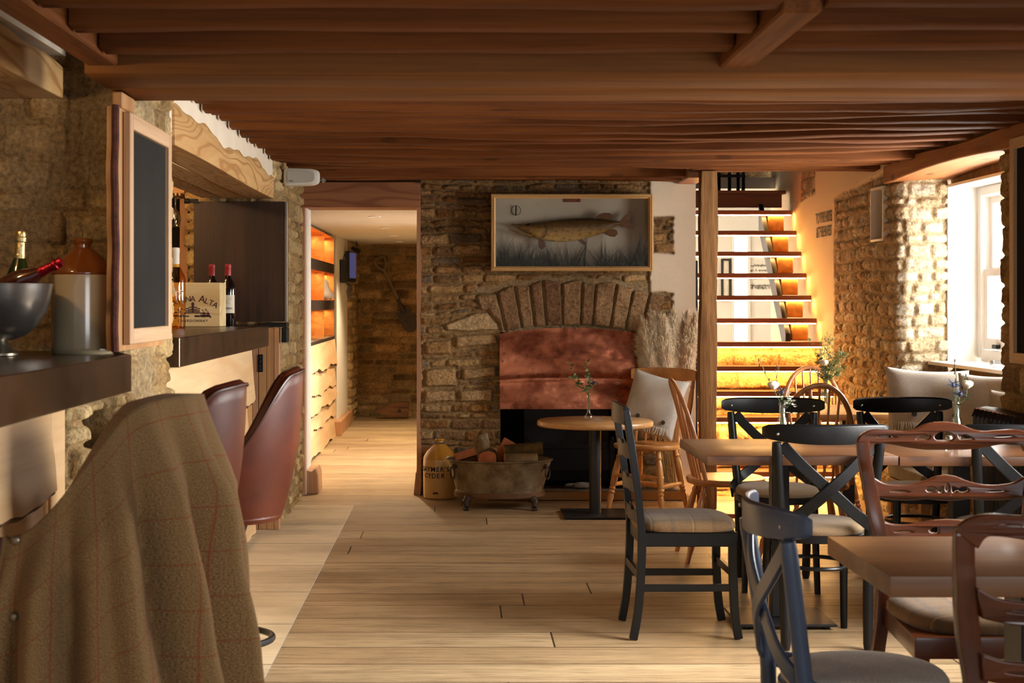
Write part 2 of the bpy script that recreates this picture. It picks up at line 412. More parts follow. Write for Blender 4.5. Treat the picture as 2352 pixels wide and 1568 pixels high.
def floor_mat(name, c1, c2, gap, bw, rh, rough, dark, off=.41, grain=1.0, loc=(0, 0, 0)):
    m, nt, bs = _new(name)
    v = coords(nt, 'Object', loc=loc)
    b = N(nt, 'ShaderNodeTexBrick'); b.offset = off; b.inputs['Scale'].default_value = 1
    b.inputs['Color1'].default_value = c1; b.inputs['Color2'].default_value = c2; b.inputs['Mortar'].default_value = gap
    b.inputs['Brick Width'].default_value = bw; b.inputs['Row Height'].default_value = rh; b.inputs['Mortar Size'].default_value = .0045; b.inputs['Mortar Smooth'].default_value = .3; b.inputs['Bias'].default_value = 0
    sp = N(nt, 'ShaderNodeSeparateXYZ'); nt.links.new(v, sp.inputs[0]); dv = N(nt, 'ShaderNodeMath', operation='DIVIDE'); dv.inputs[1].default_value = rh; nt.links.new(sp.outputs[1], dv.inputs[0])
    fl = N(nt, 'ShaderNodeMath', operation='FLOOR'); nt.links.new(dv.outputs[0], fl.inputs[0]); wn_ = N(nt, 'ShaderNodeTexWhiteNoise', noise_dimensions='1D'); nt.links.new(fl.outputs[0], wn_.inputs['W'])
    ma = N(nt, 'ShaderNodeMath', operation='MULTIPLY_ADD'); ma.inputs[1].default_value = bw * (off > 0); nt.links.new(wn_.outputs['Value'], ma.inputs[0]); nt.links.new(sp.outputs[0], ma.inputs[2])
    cb = N(nt, 'ShaderNodeCombineXYZ'); nt.links.new(ma.outputs[0], cb.inputs[0]); nt.links.new(sp.outputs[1], cb.inputs[1]); nt.links.new(cb.outputs[0], b.inputs['Vector'])
    g = noise(nt, coords(nt, 'Object', (1.1, 26, 1)), 1.0, 6, .65, .5)
    g2 = noise(nt, coords(nt, 'Object', (5, 150, 1)), 1.0, 4, .65)
    w = noise(nt, coords(nt, 'Object', (1.2, 2.2, 1)), 1.0, 5, .6)
    c = mixc(nt, 1.0, b.outputs['Color'], ramp(nt, [(.3, (1 - .38 * grain, 1 - .42 * grain, 1 - .46 * grain, 1)), (.55, (1, 1, 1, 1)), (.75, (1.15, 1.13, 1.1, 1))], g), 'MULTIPLY')
    gm = ramp(nt, [(.34, (.85 * grain,) * 3 + (1,)), (.46, (0, 0, 0, 1))], g2)
    c = mixc(nt, gm, c, dark)
    c = mixc(nt, 1.0, c, ramp(nt, [(.32, (.72, .68, .64, 1)), (.6, (1.08, 1.08, 1.08, 1))], w), 'MULTIPLY')
    nt.links.new(c, bs.inputs['Base Color'])
    rr = ramp(nt, [(.3, (rough + .12,) * 3 + (1,)), (.7, (rough - .06,) * 3 + (1,))], w); nt.links.new(rr, bs.inputs['Roughness'])
    h = N(nt, 'ShaderNodeMath', operation='SUBTRACT'); nt.links.new(g2, h.inputs[0]); nt.links.new(b.outputs['Fac'], h.inputs[1])
    bump(nt, bs, h.outputs[0], .25, .004)
    return m
M_FLOOR = floor_mat('worn_oak_boards', srgb(204, 178, 138), srgb(172, 144, 106), srgb(66, 48, 32), 3.4, .29, .42, srgb(96, 70, 46), loc=(.4, .05, 0))
M_FLOORPALE = floor_mat('pale_boards', srgb(240, 220, 184), srgb(228, 206, 168), srgb(84, 62, 42), 9.0, .75, .45, srgb(170, 134, 94), off=0, grain=.3, loc=(4.5, -.02, 0))
# ------------------------------------------------------------------ the room shell
D = 11.3
def quad(mb, x0, x1, y0, y1, z=0.0): mb.add([(x0, y0, z), (x1, y0, z), (x1, y1, z), (x0, y1, z)], [(0, 1, 2, 3)])
f = MB(); quad(f, -.72, 3.6, .4, 10.72); quad(f, -3.4, 3.6, 10.72, 20.5); quad(f, -3.4, -1.3, .4, 10.72)
struct(f.build('floor', M_FLOOR, smooth=False))
f = MB(); quad(f, -1.3, -.72, .4, 10.72, .003); struct(f.build('floor_strip', M_FLOORPALE, smooth=False))

# back wall with the fireplace: arch voussoirs, big quoins and a plastered side are worked into its stones
def poly_dist(X, Z, poly):
    """signed distance, positive inside"""
    d = np.full(X.shape, 1e9); ins = np.zeros(X.shape, bool); n = len(poly)
    for i in range(n):
        ax, az = poly[i]; bx, bz = poly[(i + 1) % n]
        ex, ez = bx - ax, bz - az; t = np.clip(((X - ax) * ex + (Z - az) * ez) / (ex * ex + ez * ez), 0, 1)
        d = np.minimum(d, np.hypot(X - ax - t * ex, Z - az - t * ez))
        c = ((az > Z) != (bz > Z)) & (X < (bx - ax) * (Z - az) / (bz - az + 1e-12) + ax); ins ^= c
    return np.where(ins, d, -d)
k0 = D / FP
wx = lambda x: (x - VX) * k0
wz = lambda y: EYE - (y - VY) * k0
def back_custom(X, Y, Z, U, h, col):
    wob = .012 * (fbm(X * 9, Z * 9, 77) - .5) * 2
    n2 = fbm(X * 38, Z * 38, 78); n1 = fbm(X * 12, Z * 12, 79)
    cx, cz = wx(1308), wz(1400); R = np.hypot(X - cx, Z - cz); th = np.degrees(np.arctan2(X - cx, Z - cz))
    ro = 758 * k0 + .012 * np.sin(th * 1.1); ri = 652 * k0
    arch = (R > ri - .02) & (R < ro + .03) & (np.abs(th) < 16.8)
    h = np.where(arch, .12 + .1 * n2, h); col = np.where(arch[..., None], np.array(srgb(170, 148, 112)[:3]) * (.85 + .3 * n2)[..., None], col)
    ths = [-16.6, -12.9, -9.6, -7.0, -4.7, -1.4, 2.2, 4.6, 8.2, 11.2, 14.2, 16.9]; rs = np.random.RandomState(5)
    for a, b in zip(ths, ths[1:]):
        w = .0025; r0, r1 = ri + .010 * rs.rand(), ro - .03 * rs.rand(); tone = rs.rand()
        dd = np.minimum(np.minimum((th - a) * R * PI / 180, (b - th) * R * PI / 180) - w, np.minimum(R - r0, r1 - R)) + wob * .45
        p = sstep(0, .011, dd)
        c = np.array(srgb(178, 146, 108)[:3]) * (1 - tone) + np.array(srgb(140, 106, 78)[:3]) * tone
        h = np.maximum(h, p * (1.25 + .9 * (n1 - .5) + .4 * (n2 - .5)))
        col = col * (1 - p)[..., None] + (c * (.78 + .44 * n1)[..., None]) * p[..., None]
    stones = [([(1022, 742), (1062, 727), (1092, 715), (1118, 716), (1142, 742), (1146, 757), (1080, 762), (1028, 760)], srgb(214, 186, 142)),
              ([(1046, 770), (1140, 766), (1143, 792), (1046, 800)], srgb(196, 164, 120)),
              ([(976, 782), (1036, 778), (1038, 812), (976, 816)], srgb(184, 146, 98)),
              ([(976, 846), (1046, 842), (1050, 888), (976, 890)], srgb(196, 162, 116)),
              ([(1060, 846), (1140, 840), (1140, 866), (1062, 872)], srgb(190, 156, 112)),
              ([(1052, 896), (1130, 892), (1134, 922), (1056, 924)], srgb(204, 172, 128)),
              ([(974, 896), (1044, 896), (1046, 922), (974, 926)], srgb(200, 168, 124))]
    for pts, c in stones:
        dd = poly_dist(X + wob, Z + wob, [(wx(a), wz(b)) for a, b in pts]); p = sstep(0, .016, dd); ring = sstep(-.03, 0, dd)
        h = h * (1 - ring) + .1 * ring
        h = np.maximum(h, p * (1.3 + .6 * (n1 - .5) + .4 * (n2 - .5)))
        cc = np.array(MORT[:3]) * (1 - p)[..., None] + np.array(c[:3]) * (.8 + .4 * n1)[..., None] * p[..., None]
        col = np.where((ring > .4)[..., None], cc, col)
    # shade over the upper courses painted into the stone colour; lower ones stay paler
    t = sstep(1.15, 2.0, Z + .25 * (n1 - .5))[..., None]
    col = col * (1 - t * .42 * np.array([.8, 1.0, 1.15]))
    # lime plaster on the right, leaving two patches of bare stone
    pl = sstep(-.01, .01, np.minimum(X - (wx(1492) + wob * .6), np.where(Z > wz(672), 1, wx(1490) - 0 + X * 0 - wx(1490) + (X - wx(1540)) + .0)))
    for (x0, x1, y0, y1) in ((1500, 1546, 498, 582), (1488, 1540, 672, 770)):
        dd = np.minimum(np.minimum(X - wx(x0), wx(x1) - X), np.minimum(Z - wz(y1), wz(y0) - Z)) + wob
        pl = pl * (1 - sstep(-.012, .006, dd))
    pl = np.where(Z > wz(672), pl, np.minimum(pl, sstep(0, .02, X - wx(1541) + wob)))
    h = h * (1 - pl) + (1.0 + .25 * (fbm(X * 5, Z * 5, 81) - .5)) * pl
    col = col * (1 - pl)[..., None] + np.array(srgb(226, 208, 182)[:3]) * pl[..., None]
    return h, col, pl
FB = (wx(1149), wx(1474), 0.0, wz(762))
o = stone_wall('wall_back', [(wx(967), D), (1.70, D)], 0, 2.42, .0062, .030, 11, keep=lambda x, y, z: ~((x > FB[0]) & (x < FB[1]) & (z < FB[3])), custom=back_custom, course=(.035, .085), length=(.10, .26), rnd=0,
               pal=[srgb(176, 136, 88), srgb(190, 154, 106), srgb(156, 124, 88), srgb(150, 134, 112), srgb(168, 124, 78), srgb(198, 166, 118)])
struct(o)
# the flank of that wall at the doorway, the firebox recess and the plastered flank beside the stairs
f = MB(); f.box(wx(967) - .002, FB[0], D + .004, D + .5, 0, 2.42); f.box(FB[1], 1.70, D + .004, D + .5, 0, 2.42); f.box(FB[0], FB[1], D + .004, D + .5, FB[3], 2.42)
struct(f.build('wall_back_core', M_PLASTER))
f = MB(); f.box(-1.2, wx(967), D - .02, D + .34, wz(418), 2.46); struct(f.build('wall_over_door', M_DARKCEIL))
f = MB(); f.box(FB[0] - .01, FB[1] + .01, D + .55, D + .6, 0, 1.3); f.box(FB[0] - .06, FB[0] - .004, D + .03, D + .55, 0, 1.3); f.box(FB[1] + .004, FB[1] + .06, D + .03, D + .55, 0, 1.3); f.box(FB[0], FB[1], D + .02, D + .55, 1.22, 1.28)
struct(f.build('wall_firebox', M_SOOT))
f = MB(); f.box(1.64, 1.70, D + .5, 14.2, 0, 2.42); struct(f.build('wall_stair_flank', M_WHITEWALL))

# left wall: pier between the two bar openings, the low wall under the near counter and the far pier
PALD = [srgb(178, 146, 98), srgb(196, 168, 120), srgb(186, 158, 112), srgb(164, 134, 92), srgb(204, 178, 132)]
def pier_custom(X, Y, Z, U, h, col):
    # grey mortar smeared over the rounded corner
    n = fbm(U * 3, Z * 3, 31); s = sstep(.30, .48, n) * sstep(.50, .75, U) * (1 - sstep(1.35, 1.6, U))
    g = np.array(srgb(160, 140, 108)[:3]) * (.85 + .3 * fbm(U * 20, Z * 20, 32))[..., None]
    return h * (1 - .7 * s) + .45 * s, col * (1 - .8 * s)[..., None] + g * .8 * s[..., None]
struct(stone_wall('wall_left', [(-2.35, 5.66), (-1.50, 5.64), (-1.36, 5.70), (-1.21, 5.62), (-1.17, 5.74), (-1.17, 6.27), (-1.22, 6.30), (-1.75, 6.30)], 0, 2.42, .0088, .030, 21, custom=pier_custom, course=(.06, .13), length=(.10, .26), pal=PALD))
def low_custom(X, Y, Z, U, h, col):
    # a missing-stone pocket under the counter, its shade also painted into the colour
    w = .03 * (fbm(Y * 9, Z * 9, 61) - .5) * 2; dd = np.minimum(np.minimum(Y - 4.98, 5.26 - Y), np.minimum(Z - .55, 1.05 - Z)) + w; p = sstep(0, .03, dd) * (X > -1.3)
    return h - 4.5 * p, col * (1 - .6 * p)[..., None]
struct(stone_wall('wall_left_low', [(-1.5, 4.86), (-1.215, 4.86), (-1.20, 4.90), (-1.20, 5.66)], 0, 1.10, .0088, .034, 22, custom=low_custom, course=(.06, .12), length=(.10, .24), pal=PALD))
struct(stone_wall('wall_left_far', [(-1.69, 9.98), (-1.69, 9.82), (-1.66, 9.79), (-1.18, 9.78), (-1.14, 9.82), (-1.145, D + .02), (-1.145, D + .06)], 0, 2.42, .0100, .028, 23, course=(.06, .13), length=(.12, .26), pal=PALD))
f = MB(); f.box(-1.67, -1.18, 9.84, D + .35, 0, 2.42); f.box(-2.35, -1.26, 5.72, 6.24, 0, 2.42)
f.box(-2.4, -2.2, 9.83, 11.2, 0, 2.42)
struct(f.build('wall_left_core', M_PLASTER))
f = MB()
f.box(-1.60, -1.165, 6.30, 9.78, 2.06, 2.5); f.box(-1.75, -1.42, 3.0, 5.66, 2.28, 2.5)
struct(f.build('wall_left_plaster_strip', M_PLASTER))
# the bar room behind the openings
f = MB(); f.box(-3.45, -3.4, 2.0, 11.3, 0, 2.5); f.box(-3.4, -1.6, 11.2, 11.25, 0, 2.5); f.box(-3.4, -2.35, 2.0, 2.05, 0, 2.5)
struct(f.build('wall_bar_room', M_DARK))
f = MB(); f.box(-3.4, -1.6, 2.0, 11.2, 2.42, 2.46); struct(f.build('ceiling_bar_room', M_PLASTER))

# right wall: stair end plastered, bare stone, window recess, near pier
RX = 2.85
def right_custom(X, Y, Z, U, h, col):
    wob = .03 * (fbm(Y * 6, Z * 6, 41) - .5) * 2; onface = X < RX + .12
    pl = np.maximum(sstep(-.015, .015, Y - 11.80 + wob), sstep(-.015, .015, Z - (2.17 + (11.8 - Y) * .05) + wob)) * onface
    pl = pl * (1 - sstep(0, .02, np.minimum(np.minimum(Y - 12.42, 12.95 - Y), Z - 2.24 - (Y - 12.4) * -.05) + wob))
    pl = pl * sstep(10.35, 10.45, Y)
    h = h * (1 - pl) + .95 * pl; col = col * (1 - pl)[..., None] + np.array(srgb(236, 216, 184)[:3]) * pl[..., None]
    return h, col, pl
struct(stone_wall('wall_right', [(RX, 14.2), (RX, 10.20), (RX + .05, 10.15), (RX + .31, 10.15)], 0, 3.6, .0108, .030, 42, keep=lambda x, y, z: ~((y > 10.42) & (y < 10.74) & (z > 1.80) & (z < 2.165)), custom=right_custom, course=(.055, .11), length=(.07, .2), pal=[srgb(200, 182, 150), srgb(210, 196, 168), srgb(186, 164, 130), srgb(216, 204, 180)], mort=srgb(186, 166, 132)))
struct(stone_wall('wall_right_sill', [(3.20, 10.16), (3.20, 8.22)], 0, .985, .014, .03, 43, course=(.10, .2), length=(.3, .6)))
struct(stone_wall('wall_right_near', [(3.5, 8.27), (RX + .06, 8.27), (RX, 8.20), (RX, 6.6)], 0, 2.5, .0115, .024, 44, course=(.08, .16), length=(.16, .4)))
f = MB(); f.box(3.10, 3.34, 10.22, 14.2, 0, 3.6); f.box(3.27, 3.5, 8.3, 10.18, 0, .97); f.box(2.95, 3.5, 6.6, 8.22, 0, 2.5); f.box(2.87, 3.5, 8.22, 10.2, 2.40, 2.5)
f.box(2.86, 3.0, 6.4, 6.6, 0, 2.5); f.box(2.86, 3.0, 4.4, 6.4, 0, .95); f.box(2.86, 3.0, 4.4, 6.4, 2.25, 2.5); f.box(2.86, 3.0, .4, 4.4, 0, 2.5)
struct(f.build('wall_right_core', M_PLASTER))
f = MB(); f.box(2.84, 3.2, 8.2, 10.3, 2.275, 2.46); f.box(3.2, 3.5, 8.2, 10.2, 2.152, 2.46); struct(f.build('wall_right_over_window', plain('brown_rubble', srgb(150, 118, 80), .9, var=.3, vs=14, bmp=.6, bs_=30)))
# ceiling boards above the joists
f = MB(); f.box(-1.62, 3.1, .4, 10.64, 2.46, 2.50); f.box(-1.62, 1.66, 10.64, D + .4, 2.46, 2.50)
struct(f.build('ceiling', M_DARKCEIL))

# ------------------------------------------------------------------ doorway and the passage behind it
f = MB(); f.box(wx(692), wx(701), D - .02, D + .03, 0, wz(476))
struct(f.build('trim_1', M_TRIMPINE, bevel=.003))
f = MB(); f.box(-1.16, -1.105, D + .03, D + .36, 0, 2.10); struct(f.build('trim_2', M_WHITE))
mb = MB()   # waney right jamb board
pts = []
rr = random.Random(4)
zs = [i * 2.07 / 40 for i in range(41)]
edge = [wx(967) + .004 * math.sin(z * 9) + .006 * (rr.random() - .5) for z in zs]
poly = [(wx(957.5), z) for z in zs[::-1]]; poly = [(e, z) for e, z in zip(edge, zs)] + poly
mb.prism(poly, D - .035, D + .06, 'y'); struct(mb.build('trim_3', M_TRIMPINE))
# passage walls and ceiling
f = MB(); f.box(-1.6, .95, D + .36, 19.4, 2.085, 2.13); struct(f.build('ceiling_passage', M_WHITEWALL))
struct(stone_wall('wall_passage_end', [(-1.9, 19.0), (.9, 19.0)], 0, 2.09, .017, .024, 51, course=(.06, .13), length=(.14, .40), pal=[srgb(166, 130, 84), srgb(184, 146, 96), srgb(150, 126, 92), srgb(190, 158, 112), srgb(140, 112, 78)]))
f = MB(); f.box(-1.62, -1.54, D + .36, 16.4, 0, 2.1); f.box(-1.56, -1.285, 16.42, 18.0, .14, 2.09); f.box(-1.56, -1.105, D + .36, D + .37, 0, 2.085)
struct(f.build('wall_passage_left', M_WHITEWALL))
struct(stone_wall('wall_passage_pier', [(-1.6, 18.0), (-1.30, 18.0), (-1.26, 18.05), (-1.24, 19.05)], 0, 2.09, .017, .03, 52, course=(.06, .12), length=(.12, .3), pal=PALD))
f = MB(); f.box(-1.55, -1.225, 16.18, 18.0, 0, .15); struct(f.build('baseboard_passage', M_TRIMPINE, bevel=.004))
f = MB(); f.box(.9, .95, 12.0, 12.2, 0, 2.1); f.box(.9, .95, 12.2, 16.2, 0, .35); f.box(.9, .95, 16.2, 19.2, 0, 2.1); f.box(.9, .95, 12.2, 16.2, 1.95, 2.1)
for y in (13.2, 14.2, 15.2): f.box(.9, .95, y - .07, y + .07, .35, 1.95)
struct(f.build('wall_passage_right', M_WHITEWALL))
f = MB()
pl = [(-1.112, 0), (-1.02, 0), (-1.024, .14), (-1.04, .185), (-1.07, .16), (-1.112, .175)]
f.prism([(x, z) for x, z in pl], D + .04, D + .37, 'y'); struct(f.build('baseboard_left', M_TRIMPINE, bevel=.006))
f = MB(); f.prism([(wx(950), 0), (wx(959), 0), (wx(959), .16), (wx(955), .165)], D - .02, D + .2, 'y'); struct(f.build('baseboard_right', M_TRIMPINE, bevel=.004))

# ------------------------------------------------------------------ back room and stair well
f = MB(); f.box(1.2, 4.0, 17.0, 17.1, 0, 2.4); f.box(1.2, 1.26, 14.2, 17, 0, 2.4); f.box(3.9, 4.0, 14.2, 17, 0, 2.4); f.box(2.93, 3.4, 14.2, 14.3, 0, 2.4)
struct(f.build('wall_back_room', M_WHITEWALL))
f = MB(); f.box(1.2, 4.0, 14.0, 17.0, 2.4, 2.5); struct(f.build('ceiling_back_room', M_WHITEWALL))
struct(stone_wall('wall_stair_well', [(1.2, 14.6), (3.0, 14.6)], 2.5, 3.6, .03, .05, 53, course=(.08, .16), length=(.2, .5)))
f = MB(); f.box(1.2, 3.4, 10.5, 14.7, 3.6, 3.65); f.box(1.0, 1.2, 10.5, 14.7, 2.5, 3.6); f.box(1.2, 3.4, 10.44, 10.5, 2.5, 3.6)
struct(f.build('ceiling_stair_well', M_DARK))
M_WINLIGHT = emitter('bright_daylight_pane', (1, .98, .95, 1), 5.0)
for i, (x0, x1) in enumerate(((1686, 1716), (1788, 1822))):
    a, b = P(x0, 0, 17).x, P(x1, 0, 17).x
    f = MB(); f.box(a, b, 16.985, 16.995, .5, 2.12); w = struct(f.build('window_%d' % (i + 2), M_WINLIGHT))
    g = MB(); g.box(a - .03, a, 16.97, 17, .47, 2.15); g.box(b, b + .03, 16.97, 17, .47, 2.15); g.box(a, b, 16.97, 17, 2.12, 2.15); g.box(a - .03, b + .05, 16.93, 17, .44, .5); g.build('window_frame', M_WHITE, w)

f = MB(); f.box(5.4, 5.6, 6.0, 24.0, -.5, 5.0); struct(f.build('wall_exterior', plain('pale_exterior_stone', srgb(226, 220, 206), .9, var=.1, vs=5, bmp=.4, bs_=12)))
# ------------------------------------------------------------------ joists, beams, lintels, post
ORD = ['first', 'second', 'third', 'fourth', 'fifth', 'sixth', 'seventh', 'eighth', 'ninth', 'tenth', 'eleventh', 'twelfth', 'thirteenth', 'fourteenth', 'fifteenth', 'sixteenth', 'seventeenth']
def timber_x(name, x0, x1, y0, z0, w, zt, seed, mat, wob=.008, sag=0.0, skew=0.0, n=26):
    """a rough sawn timber along x: wavy arrises, slight sag and skew"""
    R = random.Random(seed); ph = [R.uniform(0, 6.28) for _ in range(6)]; rings = []
    for i in range(n + 1):
        t = i / n; x = lerp(x0, x1, t)
        q = lambda k, fr: wob * (math.sin(fr * x + ph[k]) * .6 + math.sin(fr * 2.7 * x + ph[k + 1]) * .4)
        zz = z0 + sag * ((x - .4) / 1.6) ** 2 + q(0, 2.1); yy = y0 + skew * (t - .5)
        a = q(1, 2.9); b = q(2, 3.3)
        rings.append([(x, yy + a, zz + .006 + b * .3), (x, yy + w + b, zz + q(3, 4.0) * .6), (x, yy + w + b * .6, zt), (x, yy + a * .6, zt)])
    m = MB().loft(rings); return m.build(name, mat, bevel=.004, angle=50)
G = 'rough joists under the ceiling boards'
GN = 'joists before the cross beam'
for i, d in enumerate((3.78, 4.12, 4.47)):
    o = timber_x('ceiling_joist', -1.03, .785, d, 2.118, .085, 2.44, 300 + i, M_JOIST, .004)
    tag(o, ('top edge joist', 'wide knotty joist', 'worm-holed joist')[i] + ' between the two trimmers, %s before the heavy cross beam' % ('third', 'second', 'first')[i], 'joist', GN)
    o = timber_x('ceiling_joist', .895, 3.0, d, 2.122, .08, 2.44, 320 + i, M_JOIST, .004, sag=.004)
    tag(o, 'joist running on past the short trimmer to the window wall, %s before the cross beam' % ('third', 'second', 'first')[i], 'joist', GN)
JD = [6.10, 6.42, 6.77, 7.00, 7.25, 7.56, 7.86, 8.23, 8.54, 8.92, 9.27, 9.56, 9.84, 10.12]
R = random.Random(8)
for i, d in enumerate(JD):
    o = timber_x('ceiling_joist', -1.15, 2.80, d, 2.25 + R.uniform(-.008, .008), R.uniform(.06, .085), 2.44, 340 + i, M_JOIST, .008, sag=R.uniform(.008, .024), skew=R.uniform(-.05, .12))
    tag(o, 'rough brown joist, %s beyond the heavy cross beam, over the dining room' % ORD[i], 'joist', G)
for i, d in enumerate((10.78, 11.02)):
    o = timber_x('ceiling_joist', -1.13, 1.57, d, 2.25, .08, 2.44, 370 + i, M_JOIST, .006)
    tag(o, ('last but one joist, before the fireplace wall, cut short at the stairs', 'last joist, tight above the fireplace wall and doorway header')[i], 'joist', G)
tag(timber_x('ceiling_beam', -1.14, 3.0, 4.76, 2.085, .29, 2.2, 391, M_BEAM, .003, sag=-.004), 'smooth heavy cross beam, the one facing the joists before it', 'beam', 'paired cross beams')
tag(timber_x('ceiling_beam', -1.14, 3.0, 5.06, 2.083, .30, 2.2, 392, M_BEAM, .003, sag=-.004), 'smooth heavy cross beam, the one facing the fireplace', 'beam', 'paired cross beams')
def timber_y(name, x0, x1, y0, y1, z0, z1, mat, bev=.006): return MB().box(x0, x1, y0, y1, z0, z1).build(name, mat, bevel=bev)
tag(timber_y('ceiling_trimmer', -1.13, -1.035, 2.6, 4.755, 2.112, 2.45, M_HEADER_Y), 'long trimmer timber carrying the joist ends above the bar wall', 'beam')
tag(timber_y('ceiling_trimmer', .79, .89, 3.84, 4.755, 2.105, 2.45, M_HEADER_Y), 'short stub trimmer hung between two joists before the cross beam', 'beam')
tag(timber_x('ceiling_beam', 1.56, 2.82, 10.5, 2.272, .14, 2.45, 395, M_JOIST, .005), 'trimmer beam over the oak post at the stair opening', 'beam')
tag(timber_y('ceiling_beam', 1.56, 1.70, 10.66, 11.26, 2.235, 2.40, M_TRIMPINE), 'short pale tie beam from the oak post to the fireplace wall', 'beam')
# oak post
m = MB(); R = random.Random(3); rings = []
for i in range(31):
    z = 2.27 * i / 30; a = .004 * math.sin(z * 5) + R.uniform(-.002, .002); w = .056 + .003 * math.sin(z * 7 + 1) + R.uniform(-.0015, .0015)
    cx = 1.672 + .01 * (z / 2.27 - .5) + a * .5
    rings.append([(cx - w, 10.5, z), (cx + w, 10.5 + a, z), (cx + w * .97, 10.62, z), (cx - w, 10.62, z)])
tag(m.loft(rings).build('timber_post', M_OLDPOST, bevel=.008, seg=2), 'weathered oak post with long cracks at the foot of the stairs', 'post')
# lintels over the bar openings
t = thing('bar_lintel', 'pale pine lintel with wavy upper edge over the opening with wine bottles', 'lintel', (-1.15, 6.35, 2.03))
m = MB(); top = []; bot = []
for i in range(41):
    y = 3.37 * i / 40; e = .165 + .018 * math.sin(y * 3.1) + .012 * math.sin(y * 7.3 + 1) + .007 * math.sin(y * 17)
    top.append((y, e)); bot.append((y, .004 * math.sin(y * 2)))
rings = [[(0, y, b), (0, y, e - .03), (-.02, y, e), (-.16, y, e + .01), (-.16, y, b)] for (y, e), (_, b) in zip(top, bot)]
m.loft(rings).build('front_beam', M_LINTEL, t, bevel=.003)
for k, (a, b) in enumerate(((-.165, -.31), (-.315, -.45))): MB().box(b, a, 0, 3.37, .002 + .004 * k, .14).build('soffit_beam', M_LINTEL, t, bevel=.004)
t = thing('bar_lintel', 'pale pine lintel with bold grain over the opening with the ice bucket', 'lintel', (-1.415, 3.0, 2.12))
rings = []
for i in range(31):
    y = 2.60 * i / 30; e = .14 + .008 * math.sin(y * 4.2) + .005 * math.sin(y * 11)
    rings.append([(0, y, .002), (0, y, e - .02), (-.02, y, e), (-.3, y, e), (-.3, y, .002)])
MB().loft(rings).build('front_beam', M_LINTEL, t, bevel=.003)
# curved oak lintel over the window
m = MB(); rings = []
for i in range(31):
    u = i / 30; y = lerp(10.32, 7.4, u); arc = .045 * math.sin(PI * min(1, max(0, (u - .02) / .9)))
    b = 2.165 + arc * .8 - .01 * u; tp = b + .115 + .012 * math.sin(u * 9) - arc * .4
    rings.append([(2.79, y, b), (2.79, y, tp), (3.22, y, tp), (3.22, y, b + .02)])
tag(m.loft(rings).build('curved_lintel', M_ARCHBEAM, bevel=.006), 'curved oak lintel arching over the white window', 'lintel')
# door header
tag(MB().box(wx(692) - .005, wx(966), D - .05, D + .3, wz(477), wz(419)).build('door_header', M_DOORHEAD, bevel=.003), 'reddish knotty timber header over the passage doorway', 'lintel')
tag(MB().box(-1.16, -1.06, 4.98, 5.10, 1.99, 2.075).build('wood_block', M_OAKPLANK, bevel=.004) if False else MB().box(-1.132, -1.098, 5.11, 5.30, 2.028, 2.081).build('wood_block', M_OAKPLANK, bevel=.004), 'small end-grain wood block above the chalkboard under the cross beam', 'block')
# ------------------------------------------------------------------ the bar on the left
ZC1, ZC2 = 1.222, 1.25
m = MB(); m.prism([(-1.08, 2.4), (-1.08, 5.16), (-1.225, 5.55), (-1.95, 5.55), (-1.95, 2.4)], ZC1 - .122, ZC1, 'z')
tag(m.build('bar_counter', M_STEEL, bevel=.003), 'thick dark metal bar counter carrying the ice bucket and stoneware jug', 'counter', 'metal bar counters')
m = MB(); m.prism([(-1.13, 6.335), (-1.13, 9.29), (-1.19, 9.54), (-1.78, 9.54), (-1.78, 6.335)], ZC2 - .121, ZC2, 'z')
tag(m.build('bar_counter', M_STEEL, bevel=.003), 'thick dark metal bar counter carrying the wine bottles and wooden crate', 'counter', 'metal bar counters')
def waney_board(x, y0, y1, zt, zb, seed, amp=.02, tilt=.03, name='board', parent=None, slant=0.0, endwob=.02, nd=1):
    """a board standing along y with a wavy bark edge below; nd=+1 faces +x"""
    R = random.Random(seed); p = [R.uniform(0, 6) for _ in range(5)]; n = 60
    def fn(u, v):
        y = lerp(y0, y1, u); ee = endwob * math.sin(v * 5 + p[3]) * (u > .5) * (u - .5) * 2
        b = zb + amp * (math.sin(y * 4 + p[0]) + .5 * math.sin(y * 10 + p[1]) + .25 * math.sin(y * 31 + p[2])) + slant * (u - .5)
        return (x + nd * tilt * (1 - v), y + ee * v * 1.0, lerp(b, zt, v))
    m = MB()
    F_ = [[fn(i / n, j / 8) for j in range(9)] for i in range(n + 1)]
    rings = []
    for col in F_:
        front = col; back = [(px - nd * .03, py, pz) for px, py, pz in col][::-1]
        rings.append(front + back)
    m.loft(rings)
    for k, fc in enumerate(m.f):       # the wavy lower edge shows bark
        zs = [m.v[i] for i in fc]
    o = m.build(name, [M_PANEL], parent, angle=40)
    e = MB(); e.tube([(c[0][0] - nd * .014, c[0][1], c[0][2] - .002) for c in F_], .0135, 6, sy=.7); e.build('bark_edge', M_BARK, o)
    return o
t = thing('waney_boarding', 'pale waney-edged boarding under the ice bucket counter, beside the tweed coat', 'boarding', (0, 0, 0))
waney_board(-1.205, 2.4, 4.62, 1.10, .83, 1, .012, .02, parent=t); waney_board(-1.215, 2.4, 4.58, .86, .45, 2, .012, .02, parent=t); waney_board(-1.222, 2.4, 4.58, .47, .05, 9, .012, .02, parent=t)
MB().box(-1.25, -1.222, 4.5, 4.82, 0, 1.10).build('stile', M_OAKPLANK, t, bevel=.003)
MB().box(-1.235, -1.212, 4.66, 4.82, 0, 1.10).build('stile', M_PANEL, t, bevel=.003)
t = thing('waney_boarding', 'pale waney-edged boarding under the wine bottle counter, behind the bar stools', 'boarding', (0, 0, 0))
